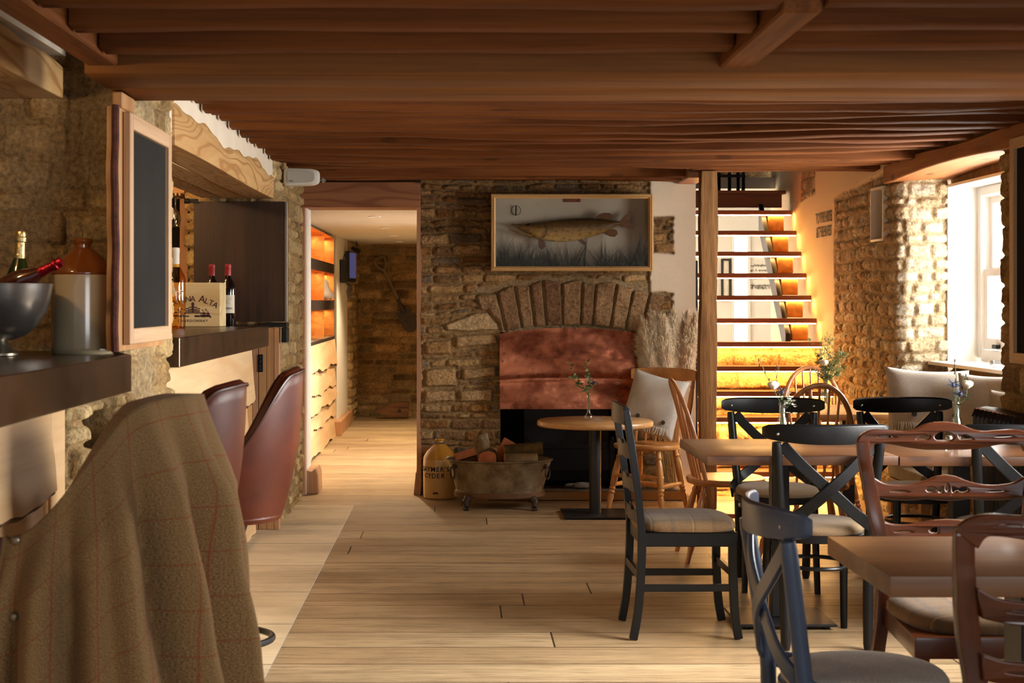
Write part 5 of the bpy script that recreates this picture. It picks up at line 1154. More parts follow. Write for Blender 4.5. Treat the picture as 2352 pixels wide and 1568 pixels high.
def cross_chair(name, label, paint, seatm, group=None):
    t = thing(name, label, 'chair', group=group)
    for s in (-1, 1):
        MB().tube(smooth_path([(s * .165, .222, 0), (s * .168, .205, .22), (s * .175, .195, .45), (s * .19, .215, .62), (s * .207, .245, .835)], 6), [.016] + [.0205] * 23 + [.018], 14).build('rear_leg', paint, t)
        MB().tube([(s * .172, -.205, 0), (s * .160, -.165, .43)], [.0145, .019], 14).build('leg', paint, t)
    m = MB(); rings = []; n = 28
    for i in range(n + 1):
        u = i / n * 2 - 1; x = .252 * u; y = .283 - .075 * u * u; hh = .041 * (1 - .35 * abs(u) ** 3) * (1 if abs(u) < .96 else .75); zc = .868 + .008 * u * u
        th = .011; ang = math.atan(-.15 * u / .252 * 2 * .5); nx, ny = -math.sin(ang) * -1, math.cos(ang)
        rings.append([(x - nx * th, y - ny * th, zc - hh), (x + nx * th, y + ny * th, zc - hh), (x + nx * th * 1.1, y + ny * th * 1.1, zc + hh * .8), (x, y, zc + hh), (x - nx * th, y - ny * th, zc + hh * .8)])
    tr = m.loft(rings).build('top_rail', paint, t, bevel=.004, seg=2, angle=50)
    b = MB()
    for s in (-1, 1): b.sphere((s * .205, .222, .868), .007, 10, sc=(1, .7, 1)); b.sphere((s * .205, .262, .868), .006, 8, sc=(1, .7, 1))
    b.build('bolt', M_BOLT, tr)
    for s in (-1, 1):
        path = smooth_path([(-s * .185, .238, .825), (-s * .10, .258, .735), (0, .262 + .007 * s, .645), (s * .10, .243, .555), (s * .165, .215, .505), (s * .205, .15, .462), (s * .213, .06, .446)], 7)
        nrm = [Vector((0, 1, 0))] * len(path); rings = []
        for i, p in enumerate(path):
            tt = (path[min(i + 1, len(path) - 1)] - path[max(i - 1, 0)]).normalized(); out = Vector((p.x * .9 * (1 if p.y < .22 else .2), .25, 0)).normalized(); out = (out - tt * out.dot(tt)).normalized(); w = tt.cross(out)
            rings.append([p + out * (a * .0065) + w * (q * .0235) for a, q in ((-1, -1), (1, -1), (1, 1), (-1, 1))])
        br = MB().loft(rings).build('cross_brace', paint, t, bevel=.003)
        q = MB(); q.sphere((s * .2135, .10, .455), .006, 8); q.build('bolt', M_BOLT, br)
    ring = [(.205 * math.copysign(abs(math.cos(2 * PI * k / 40)) ** .85, math.cos(2 * PI * k / 40)), .205 * math.copysign(abs(math.sin(2 * PI * k / 40)) ** .85, math.sin(2 * PI * k / 40))) for k in range(40)]
    MB().loft([[(x * s_, y * s_, z) for x, y in ring] for z, s_ in ((.420, .96), (.424, 1), (.448, 1), (.452, .97))]).build('seat_frame', paint, t)
    pad(.40, .40, .453, .045, .08, pw=2.3).build('seat', seatm, t, angle=60)
    m = MB(); m.tube([(.145 * math.cos(q), .165 * math.sin(q) + .01, .315) for q in [2 * PI * k / 36 for k in range(37)]], .0085, 8, caps=False); m.build('hoop_stretcher', paint, t)
    return t
def place(o, x, y, deg, label=None):
    r = dup(o, (x, y, 0), rad(deg), label) if label else o
    r.location = (x, y, 0); r.rotation_euler = (0, 0, rad(deg)); return r
GX = 'black cross-backed chairs round the long table'
xc = cross_chair('cross_back_chair', 'black cross-backed chair with its back to the open floor, tucked under the long table end', M_BLACKPAINT, M_TAUPE, GX)
place(xc, 1.473, 6.50, 180)
c = place(xc, 1.56, 7.70, -6, 'black cross-backed chair facing the open floor, behind the rose posy'); 
place(xc, 2.26, 7.74, 4, 'black cross-backed chair facing the open floor, in front of the grey cushions')
dd_ = place(xc, 2.27, 6.50, 180, 'black cross-backed chair half hidden behind the fretted mahogany chair by the radiator')
for o_ in (xc, dd_):      # one front leg of each stands on the table's foot plate
    lg = [c_ for c_ in o_.children if c_.name.startswith('leg') and c_.data.vertices[0].co.x > 0][0]; lg.data = lg.data.copy()
    for v_ in lg.data.vertices:
        if v_.co.z < .2: v_.co.z += .0275
blue = cross_chair('cross_back_chair', 'slate blue cross-backed chair with grey felt seat drawn up to the near oak table', M_BLUEPAINT, M_FELT)
place(blue, 1.005, 3.90, 93)
# ladder-back chair
t = thing('ladder_back_chair', 'black ladder-back chair with brown check seat beside the open floor', 'chair', (.945, 6.66, 0), rad(91))
for s in (-1, 1):
    MB().sweep(smooth_path([(s * .195, .232, .004), (s * .195, .212, .12), (s * .195, .20, .28), (s * .195, .198, .45), (s * .195, .222, .68), (s * .195, .262, .955)], 6), .028, [.034] * 18 + [.03] * 12 + [.026], side=(1, 0, 0)).build('rear_leg', M_BLACKPAINT, t, bevel=.003)
    MB().sweep(smooth_path([(s * .19, -.205, .004), (s * .19, -.19, .10), (s * .19, -.182, .25), (s * .19, -.18, .40)], 6), .03, .034, side=(1, 0, 0)).build('leg', M_BLACKPAINT, t, bevel=.003)
    MB().bar((s * .192, -.18, .215), (s * .192, .205, .215), .02, .03).build('stretcher', M_BLACKPAINT, t, bevel=.002)
MB().bar((-.19, -.186, .27), (.19, -.186, .27), .02, .032).build('stretcher', M_BLACKPAINT, t, bevel=.002); MB().bar((-.19, .205, .265), (.19, .205, .265), .02, .03).build('stretcher', M_BLACKPAINT, t, bevel=.002)
for z, hh, bow, y in ((.925, .075, .03, .262), (.775, .06, .026, .238), (.635, .055, .022, .22), (.50, .05, .016, .205)):
    m = MB(); rings = []
    for i in range(25):
        u = i / 12 - 1; x = .198 * u if z > .9 else .182 * u; yy = y + bow * (1 - u * u) * .8; notch = .014 * max(0, 1 - abs(abs(u) - .45) / .2) * (z < .9); e = .012 * (1 - u * u)
        rings.append([(x, yy - .008, z - hh / 2 + notch * .5), (x, yy + .008, z - hh / 2 + notch * .5), (x, yy + .008, z + hh / 2 - notch + e), (x, yy - .008, z + hh / 2 - notch + e)])
    m.loft(rings).build('back_slat', M_BLACKPAINT, t, bevel=.002)
m = MB(); m.prism([(-.205, -.20), (.205, -.20), (.195, .20), (-.195, .20)], .385, .445, 'z'); m.build('seat_apron', M_BLACKPAINT, t, bevel=.004)
pad(.425, .42, .446, .055, .06, pw=4).build('seat', M_TARTAN, t, angle=60)
# hoop-backed windsor chairs
M_ELM = wood('honey_elm', srgb(146, 88, 44), srgb(196, 132, 76), 'y', .36, 12, 1.0, .08, fine=.2, coat=.3); M_ELMZ = wood('honey_elm_turned', srgb(146, 88, 44), srgb(196, 132, 76), 'z', .36, 20, 1.5, .08, fine=.2, coat=.3)
M_PINE = wood('golden_pine_seat', srgb(190, 128, 66), srgb(222, 166, 100), 'y', .4, 10, .9, .08, fine=.15, coat=.25); M_PINET = wood('golden_pine_turned', srgb(190, 128, 66), srgb(222, 166, 100), 'z', .4, 18, 1.2, .08, fine=.15, coat=.25)
def turned(a, b, R, t, mat, nm='leg'):
    a, b = Vector(a), Vector(b); pr = [(0, .62), (.10, .70), (.22, .98), (.27, .7), (.30, 1.0), (.33, .72), (.36, 1.0), (.39, .75), (.42, .95), (.60, 1.12), (.78, .95), (.84, .7), (.87, 1.0), (.90, .72), (1.0, .8)]
    return MB().tube([a.lerp(b, u) for u, _ in pr], [R * q for _, q in pr], 14).build(nm, mat, t)
def saddle(w, dpt, z, th, t, mat):
    m = MB(); rings = []
    n = 40
    for s, dz in ((.86, -th), (.97, -th * .8), (1.0, -th * .3), (.985, 0), (.85, .0), (.6, -.006), (.25, -.011)):
        r = []
        for k in range(n):
            a = 2 * PI * k / n; ca, sa = math.cos(a), math.sin(a); x = w / 2 * math.copysign(abs(ca) ** .82, ca) * s; y = dpt / 2 * math.copysign(abs(sa) ** .85, sa) * s
            r.append((x * (1 - .12 * y / dpt), y, z + dz + (.006 if (s < .9 and y < -.1 and abs(x) < .03) else 0)))
        rings.append(r)
    return m.loft(rings).build('seat', mat, t, angle=60)
def windsor(name, label, mats, group=None, bw=.44, top=.965):
    ms, mz = mats; t = thing(name, label, 'chair', group=group); zs = .44
    saddle(.44, .42, zs, .038, t, ms)
    for s in (-1, 1):
        turned((s * .215, -.215, 0), (s * .135, -.12, zs - .03), .0185, t, mz); turned((s * .205, .235, 0), (s * .125, .13, zs - .03), .0185, t, mz)
        MB().tube([(s * .178, -.17, .20), (s * .172, 0, .20), (s * .172, .17, .20)], [.010, .015, .010], 10).build('stretcher', mz, t)
    MB().tube([(-.17, 0, .20), (0, 0, .20), (.17, 0, .20)], [.010, .015, .010], 10).build('stretcher', mz, t)
    def bow(q):   # q 0..1 round the hoop
        a = PI * q; x = -math.cos(a) * bw / 2 * (1 - .10 * (1 - math.sin(a))); z = zs + (top - zs) * math.sin(a) ** .72 if 0 < q < 1 else zs
        return Vector((x, .165 + .13 * (z - zs) / (top - zs) - .06 * (abs(x) / (bw / 2)) ** 2 * .6, z))
    m = MB(); m.tube([bow(i / 48) for i in range(49)], .0125, 10, sx=1.15); m.build('bow', mz, t)
    for k in range(7):
        xb = (k - 3) * .046; xt = (k - 3) * bw * .118
        lo, hi = 0.02, .5
        q = .5
        for _ in range(40):
            q = (lo + hi) / 2
            if bow(q).x < -abs(xt): lo = q
            else: hi = q
        p = bow(q if xt <= 0 else 1 - q); b = Vector((xb, .17 - .8 * xb * xb, zs - .002)); MB().tube([b, b.lerp(p, .45), p], [.0065, .0085, .0055], 8).build('spindle', mz, t)
    return t
GW = 'hoop-backed spindle chairs'
w2 = windsor('hoop_back_chair', 'honey-coloured hoop-backed chair seen from the side, beside the oak post', (M_ELM, M_ELMZ), GW); place(w2, 1.45, 8.55, 90)
place(w2, 1.85, 8.33, 180, 'honey-coloured hoop-backed chair showing its back, behind the black chairs'); place(w2, 2.29, 9.94, 0, 'honey-coloured hoop-backed chair at the small table nearest the stairs')
# pine kitchen chair with cushion
t = thing('pine_chair', 'golden pine chair with curved top rail holding a fringed cushion by the hearth', 'chair', (1.27, 10.53, 0), rad(-34)); zs = .44
saddle(.44, .42, zs, .036, t, M_PINE)
for s in (-1, 1):
    turned((s * .20, -.20, 0), (s * .14, -.13, zs - .03), .022, t, M_PINET); turned((s * .185, .20, 0), (s * .13, .13, zs - .03), .022, t, M_PINET)
    MB().tube([(s * .175, -.17, .17), (s * .17, 0, .17), (s * .165, .16, .17)], [.012, .018, .012], 10).build('stretcher', M_PINET, t)
    turned((s * .185, .17, zs - .01), (s * .215, .25, .87), .017, t, M_PINET, 'back_post')
MB().tube([(-.17, 0, .17), (0, 0, .17), (.17, 0, .17)], [.012, .018, .012], 10).build('stretcher', M_PINET, t); MB().tube([(-.17, -.175, .235), (0, -.175, .235), (.17, -.175, .235)], [.012, .018, .012], 10).build('stretcher', M_PINET, t)
for k in range(4):
    x = (k - 1.5) * .075; MB().tube([(x, .175, zs - .005), (x * 1.05, .22, .65), (x * 1.1, .265, .86)], [.008, .010, .008], 8).build('spindle', M_PINET, t)
m = MB(); rings = []
for i in range(25):
    u = i / 12 - 1; y = .275 - .05 * u * u; hh = .045 - .012 * abs(u) ** 3; zc = .895
    rings.append([(.245 * u, y - .011, zc - hh), (.245 * u, y + .011, zc - hh), (.245 * u, y + .013, zc + hh), (.245 * u, y - .009, zc + hh)])
m.loft(rings).build('top_rail', M_PINE, t, bevel=.004, seg=2)
# carved mahogany chairs with fretted rails
M_MAHOG = wood('polished_mahogany', srgb(58, 25, 9), srgb(108, 54, 22), 'x', .30, 10, .9, .05, fine=.25, coat=.2); M_MAHOGZ = wood('polished_mahogany_post', srgb(58, 25, 9), srgb(108, 54, 22), 'z', .30, 10, .9, .05, fine=.25, coat=.2)
S_ = 5.0 / 3600 / 2.4976
lx = lambda zx: (zx - 607) * S_
lz = lambda zy: 1.0528 - S_ * zy
def fret(outline_top, outline_bot, holes, name, parent, y, thick=.022):
    """symmetrical rail cut out of a board: half outlines from the outer end to the middle"""
    cu = bpy.data.curves.new(name + '_c', 'CURVE'); cu.dimensions = '2D'; cu.fill_mode = 'BOTH'; cu.extrude = thick / 2 - .003; cu.bevel_depth = .003; cu.bevel_resolution = 1
    def spl(pts):
        s = cu.splines.new('POLY'); s.points.add(len(pts) - 1); s.use_cyclic_u = True
        for q, p in zip(s.points, pts): q.co = (p[0], p[1], 0, 1)
    sm = lambda pts: [(p.x, p.y) for p in smooth_path([(a, b, 0) for a, b in pts], 5)]
    tp = sm([(lx(a), lz(b)) for a, b in outline_top]); bt = sm([(lx(a), lz(b)) for a, b in outline_bot])
    full = tp + [(-a, b) for a, b in tp[::-1][1:]] + [(-a, b) for a, b in bt] + bt[::-1][1:]
    spl(full)
    for h in holes:
        p = sm([(lx(a), lz(b)) for a, b in h] + [(lx(h[0][0]), lz(h[0][1]))])[:-1]; spl(p)
        if max(a for a, _ in h) < 607: spl([(-a, b) for a, b in p][::-1])
    o = bpy.data.objects.new(name + '_t', cu); COL.objects.link(o); me = bpy.data.meshes.new_from_object(o.evaluated_get(bpy.context.evaluated_depsgraph_get()))
    bpy.data.objects.remove(o); bpy.data.curves.remove(cu)
    me.transform(Matrix(((1, 0, 0, 0), (0, 0, -1, y), (0, 1, 0, 0), (0, 0, 0, 1))))
    for v in me.vertices:   # rails bow back a little in the middle, and lean
        v.co.y += .035 * (1 - (v.co.x / .29) ** 2) + .20 * (v.co.z - .70)
    me.name = name; me.materials.clear(); me.materials.append(M_MAHOG)
    q = bpy.data.objects.new(name, me); COL.objects.link(q); q.parent = parent; return q
t = thing('fretted_chair', 'polished mahogany chair with pierced rails standing beyond the near oak table', 'chair', (1.567, 4.78, 0), 0, 'mahogany chairs with pierced rails')
leaf = lambda x0, x1, z, h, tail=8: [(x0, z), (lerp(x0, x1, .3), z - h * .7), (lerp(x0, x1, .7), z - h * .55), (lerp(x0, x1, .93), z - h * .1), (x1 + 2, z + h * .3), (lerp(x0, x1, .9), z + h * .75), (lerp(x0, x1, .6), z + h * .8), (lerp(x0, x1, .25), z + h * .5)]
fret([(88, 190), (110, 158), (150, 138), (205, 128), (300, 134), (380, 140), (450, 124), (505, 101), (560, 90), (607, 87)], [(160, 240), (180, 205), (215, 195), (300, 205), (400, 224), (480, 234), (545, 236), (607, 236)],
     [leaf(192, 335, 163, 14), [(428, 184), (450, 165), (485, 150), (512, 158), (530, 152), (527, 175), (505, 188), (465, 186)], [(545, 158), (572, 140), (607, 132), (642, 140), (669, 158), (668, 178), (640, 196), (607, 200), (574, 196), (546, 178)]], 'crest_rail', t, .205)
fret([(172, 398), (230, 430), (300, 443), (370, 446), (430, 438), (500, 418), (550, 398), (607, 390)], [(195, 498), (260, 512), (340, 519), (420, 518), (480, 513), (545, 520), (607, 524)],
     [leaf(258, 392, 474, 14), [(475, 466), (495, 450), (525, 447), (545, 455), (565, 447), (585, 446), (585, 484), (560, 487), (545, 478), (520, 486), (490, 482)], [(600, 455), (607, 428), (640, 430), (672, 448), (690, 462), (668, 478), (640, 484), (607, 482)][:0] or [(592, 440), (607, 424), (622, 440), (624, 470), (607, 482), (590, 470)]], 'fretted_rail', t, .205)
fret([(205, 642), (270, 662), (350, 668), (430, 660), (520, 645), (607, 640)], [(212, 728), (300, 742), (400, 744), (500, 742), (607, 746)], [leaf(268, 400, 700, 13), [(480, 690), (510, 674), (545, 672), (545, 712), (510, 714), (488, 706)]], 'fretted_rail', t, .205)
for s in (-1, 1):
    pth = [(lx(128), .19, .05), (lx(175), .185, .30), (lx(205), .185, .46), (lx(198), .19, .62), (lx(165), .205 + .2 * -.02, .72), (lx(138), .205 + .2 * .10, .82), (lx(122), .205 + .2 * .2, .90), (lx(118), .205 + .2 * .25, .948)]
    pth[0] = (lx(135), .27, .004)
    MB().sweep(smooth_path([(-s * a, b, c) for a, b, c in pth], 6), [.032] * 34 + [.024] * 9, [.040] * 10 + [.044] * 20 + [.04] * 13, side=(0, 1, 0)).build('rear_leg', M_MAHOGZ, t, bevel=.005, seg=2)
    MB().sweep([(s * .225, -.26, .004), (s * .235, -.255, .40)], [.03, .042], [.03, .042], side=(0, 1, 0)).build('leg', M_MAHOGZ, t, bevel=.004)
m = MB(); m.prism([(-.262, -.285), (.262, -.285), (.225, .19), (-.225, .19)], .37, .435, 'z'); m.build('seat_rail', M_MAHOG, t, bevel=.008, seg=2)
pad(.49, .455, .436, .06, -.10, pw=3.6).build('seat', M_TARTAN, t, angle=60)
for ch in t.children:
    if ch.name.startswith('seat') and 'rail' not in ch.name: ch.location.y = -.045
dup(t, (1.262, 3.33, 0), rad(180), 'polished mahogany chair with pierced rails, its back cropped, before the near oak table')

# ------------------------------------------------------------------ tables
M_DARKOAK = wood('dark_waxed_oak', srgb(74, 44, 24), srgb(120, 78, 46), 'x', .38, 7, .5, .12, fine=.35, coat=.05, knots=.6); M_OAKRECT = wood('brown_oak_top', srgb(122, 80, 48), srgb(166, 116, 74), 'x', .42, 7, .5, .12, fine=.3, coat=.05, knots=.5)
def rect_table(name, label, x0, x1, y0, y1, zt, th, topm, px, py, col=.075, base=(.21, .19), group=None):
    cx, cy = (x0 + x1) / 2, (y0 + y1) / 2; t = thing(name, label, 'table', (cx, cy, 0), group=group)
    MB().box(x0 - cx, x1 - cx, y0 - cy, y1 - cy, zt - th, zt).build('top', topm, t, bevel=.004, seg=2)
    bx, by = px - cx, py - cy
    MB().box(bx - col / 2, bx + col / 2, by - col / 2, by + col / 2, .026, zt - th - .008).build('column', M_BLACKMETAL, t, bevel=.003)
    MB().box(bx - .16, bx + .16, by - .16, by + .16, zt - th - .008, zt - th - .001).build('top_plate', M_BLACKMETAL, t)
    MB().box(bx - base[0], bx + base[0], by - base[1], by + base[1], .014, .026).build('base_plate', M_BLACKMETAL, t, bevel=.004)
    for sx in (-1, 1):
        for sy in (-1, 1): MB().lathe([(.018, 0), (.018, .013)], 12, (bx + sx * (base[0] - .04), by + sy * (base[1] - .04), 0)).build('glide', M_BLACKIRON, t)
    return t
rect_table('dining_table', 'dark waxed oak table carrying the white rose posy, black pedestal', .995, 1.765, 6.30, 7.08, .775, .038, M_DARKOAK, 1.395, 6.84, group='long row of dark oak tables')
rect_table('dining_table', 'dark waxed oak table carrying the thistle posy, beside the radiator', 1.77, 2.56, 6.30, 7.08, .772, .038, M_DARKOAK, 2.18, 6.84, base=(.21, .19), group='long row of dark oak tables')
rect_table('dining_table', 'thick brown oak table between the two mahogany chairs', 1.0, 2.10, 3.64, 4.26, .76, .05, M_OAKRECT, 1.47, 3.98, col=.13, base=(.2, .2))
rect_table('dining_table', 'small oak table with leafy posy at the foot of the stairs', 2.06, 2.60, 9.05, 9.92, .742, .035, M_OAKTOP, 2.33, 9.42, base=(.2, .2))
# ------------------------------------------------------------------ bar stools and the tweed coat
M_LEATHER = plain('chestnut_leather', srgb(98, 42, 22), .42, c2=srgb(68, 27, 14), vs=5, bmp=.05, bs_=220, spec=.35); M_PIPING = plain('dark_leather_piping', srgb(60, 26, 14), .36)
def rim(a):   # height of the shell's rim, a = angle from the back
    a = abs(a); return .868 + .285 * (1 - float(sstep(rad(28), rad(92), a))) + .012 * math.cos(a * 3)
def tub_stool(name, label):
    t = thing(name, label, 'bar stool', group='leather bar stools'); A = rad(110); n = 48; m = MB(); outer = []; inner = []
    for i in range(n + 1):
        a = lerp(-A, A, i / n); ca, sa = math.cos(a), math.sin(a); r = rim(a); o, q = [], []
        for j in range(13):
            v = j / 12; z = lerp(.665, r, v); rr = .195 + .075 * v ** .8 + .015 * math.sin(PI * v) ; rr *= 1 - .03 * abs(math.sin(a))
            o.append((rr * sa, rr * ca, z)); ri = rr - .036 - .01 * (1 - v); q.append((ri * sa, ri * ca, z if j else .70))
        outer.append(o); inner.append(q)
    for i in range(n + 1):
        o, q = outer[i], inner[i]; e = o[-1]; f = q[-1]; mid = ((e[0] + f[0]) / 2, (e[1] + f[1]) / 2, e[2] + .012)
        outer[i] = o + [mid] + q[::-1]
    m.loft(outer).build('shell', M_LEATHER, t, angle=70)
    p = MB(); p.tube([(c[12][0] * 1.005, c[12][1] * 1.005, c[12][2] - .002) for c in outer], .0055, 8); p.tube([(c[14][0] * .995, c[14][1] * .995, c[14][2]) for c in outer], .005, 8); p.build('piping', M_PIPING, t)
    pad(.40, .40, .735, .075, pw=2.2).build('seat', M_LEATHER, t, angle=60)
    MB().lathe([(.001, .655), (.19, .66), (.198, .675), (.19, .735), (.001, .735)], 40).build('underside', M_LEATHER, t)
    MB().lathe([(.001, .60), (.07, .60), (.085, .65), (.085, .657), (.001, .657)], 24).build('swivel', M_BLACKMETAL, t)
    MB().lathe([(.030, .03), (.030, .60)], 24).build('column', M_BLACKMETAL, t); MB().lathe([(.001, 0), (.215, 0), (.22, .006), (.21, .014), (.06, .028), (.001, .03)], 40).build('base', M_BLACKMETAL, t)
    m = MB(); m.tube([(.165 * math.cos(q), .165 * math.sin(q), .255) for q in [2 * PI * k / 40 for k in range(41)]], .0115, 10, caps=False); fr = m.build('foot_ring', M_BLACKMETAL, t)
    q = MB()
    for s in (0, PI): q.tube([(.03 * math.cos(s), .03 * math.sin(s), .255), (.16 * math.cos(s), .16 * math.sin(s), .255)], .008, 8)
    q.build('ring_spoke', M_BLACKMETAL, fr); return t
st = tub_stool('bar_stool', 'brown leather tub bar stool beside the oak floor strip, farthest along the bar'); st.location = (-.80, 5.32, 0); st.rotation_euler = (0, 0, rad(-86))
dup(st, (-.875, 4.46, 0), rad(-98), 'brown leather tub bar stool in the middle, half hidden by the tweed coat')
dup(st, (-.885, 3.62, 0), rad(-106), 'brown leather tub bar stool under the tweed coat')
# coat
def tweed_mat():
    m, nt, bs = _new('brown_tweed'); bs.inputs['Roughness'].default_value = .95; bs.inputs['Specular IOR Level'].default_value = .1; bs.inputs['Sheen Weight'].default_value = .1
    uv = N(nt, 'ShaderNodeUVMap'); sx = N(nt, 'ShaderNodeSeparateXYZ'); nt.links.new(uv.outputs[0], sx.inputs[0])
    nz = N(nt, 'ShaderNodeTexNoise'); nz.inputs['Scale'].default_value = 480; nz.inputs['Detail'].default_value = 2; nt.links.new(uv.outputs[0], nz.inputs['Vector'])
    col = ramp(nt, [(.28, srgb(92, 70, 48)), (.5, srgb(154, 120, 78)), (.72, srgb(206, 166, 116))], nz.outputs['Fac'])
    # herringbone: diagonal stripes whose direction flips across narrow columns
    pp = N(nt, 'ShaderNodeMath', operation='PINGPONG'); pp.inputs[1].default_value = .006; nt.links.new(sx.outputs[0], pp.inputs[0])
    ad = N(nt, 'ShaderNodeMath', operation='ADD'); nt.links.new(pp.outputs[0], ad.inputs[0]); nt.links.new(sx.outputs[1], ad.inputs[1])
    ml = N(nt, 'ShaderNodeMath', operation='MULTIPLY'); ml.inputs[1].default_value = 1500; nt.links.new(ad.outputs[0], ml.inputs[0])
    sn = N(nt, 'ShaderNodeMath', operation='SINE'); nt.links.new(ml.outputs[0], sn.inputs[0])
    col = mixc(nt, 1.0, col, ramp(nt, [(0, (.72, .72, .72, 1)), (1, (1.12, 1.12, 1.12, 1))], sn.outputs[0]), 'MULTIPLY')
    for k, per, ph in ((0, .085, .3), (1, .10, .6)):
        a = N(nt, 'ShaderNodeMath', operation='MULTIPLY_ADD'); a.inputs[1].default_value = 1 / per; a.inputs[2].default_value = ph + 20; nt.links.new(sx.outputs[k], a.inputs[0])
        b = N(nt, 'ShaderNodeMath', operation='FRACT'); nt.links.new(a.outputs[0], b.inputs[0]); c = N(nt, 'ShaderNodeMath', operation='LESS_THAN'); c.inputs[1].default_value = .003 / per; nt.links.new(b.outputs[0], c.inputs[0])
        d = N(nt, 'ShaderNodeMath', operation='MULTIPLY'); d.inputs[1].default_value = .5; nt.links.new(c.outputs[0], d.inputs[0]); col = mixc(nt, d.outputs[0], col, srgb(150, 56, 40))
    nt.links.new(col, bs.inputs['Base Color']); bump(nt, bs, nz.outputs['Fac'], .4, .003); return m
M_TWEED = tweed_mat(); M_LINING = plain('plum_coat_lining', srgb(70, 22, 20), .5)
cc = Vector((-.885, 3.62, 0)); t = thing('tweed_coat', 'brown checked tweed coat draped over the back of a leather bar stool', 'coat', cc)
A0, A1 = rad(-62), rad(107); NU, NV = 150, 90
def coat(u, v, off_=0.0):
    a = lerp(A0, A1 - .10 * max(0, v - .1), u); ra = a - rad(16); rz = rim(ra) + .024
    if v < .10:      # turned over the rim, inside the shell
        k = v / .10; r = lerp(.203, .290, k); z = rim(ra) + .024 - (.07 * (1 - k / .18) ** 2 if k < .18 else 0); drop = 0.0; tt = 0.0
    else:
        tt = (v - .10) / .90; bottom = .36 + .03 * math.sin(a * 2.3); z = lerp(rz, bottom, tt); drop = rz - z
        r = .292 + .055 * min(1, tt / .25) ** 1.2 + (.02 + .08 * max(0, math.cos(a - rad(18)))) * tt ** 1.0
    sp = min(1.0, tt * 3.0)
    for ang, drift, w, A in ((80, -3, 4.2, .050), (56, -14, 3.6, .042), (36, -16, 4.5, .030), (14, -12, 5, .022), (98, 3, 3.6, .026), (108, 2, 3, .016), (68, -6, 3.2, .020), (-25, 0, 7, .02)):
        d = (math.degrees(a) - ang - drift * tt) / w; r -= 1.9 * A * sp * math.exp(-d * d) * (.5 + .5 * min(1, tt * 2.2))
    for ang, drift, w, A in ((89, 0, 4.5, .022), (66, -9, 6, .024), (46, -14, 5, .026), (25, -14, 6, .022), (103, 3, 3, .012)):
        d = (math.degrees(a) - ang - drift * tt) / w; r += 1.7 * A * sp * math.exp(-d * d)
    if v >= .10: r += .006 * math.sin(a * 23 + tt * 4) * sp * .6 + .004 * math.sin(tt * 19 + a * 7) * sp
    if v >= .10: r = max(r, .291)
    r += off_
    return Vector((r * math.cos(a), -r * math.sin(a), z)), (a * .33, drop + (0 if tt else -.05 * (1 - v / .1)))
m = MB(); vs, us = [], []
for j in range(NV + 1):
    for i in range(NU + 1):
        p, uv = coat(i / NU, j / NV); vs.append(p); us.append(uv)
fs = [(j * (NU + 1) + i, j * (NU + 1) + i + 1, (j + 1) * (NU + 1) + i + 1, (j + 1) * (NU + 1) + i) for j in range(NV) for i in range(NU)]
m.add(vs, fs, 0, None, us); m.build('coat_body', M_TWEED, t, solid=.004, weld=False, angle=80)
e = MB(); e.tube([coat(1.0, j / NV)[0] for j in range(8, NV + 1)], .0055, 8); e.build('front_edge', M_TWEED, t); e = MB(); e.tube([coat(1.0, j / NV)[0] * 1 + Vector((-.006, -.002, 0)) for j in range(8, NV + 1)], .003, 6); e.build('lining_edge', M_LINING, t)
M_SNAP = plain('pewter_snap', srgb(150, 140, 120), .35, .8)
for z in (.925, .735, .545):
    best = min(range(10, NV + 1), key=lambda j: abs(coat(.965, j / NV)[0].z - z)); p = coat(.965, best / NV)[0]; nrm = Vector((p.x, p.y, 0)).normalized()
    b = MB(); b.sphere((0, 0, 0), .0105, 14, sc=(1, 1, .5), M=frame(p + nrm * .006, Vector((-nrm.y, nrm.x, 0)), (0, 0, 1))); b.build('snap_button', M_SNAP, t)
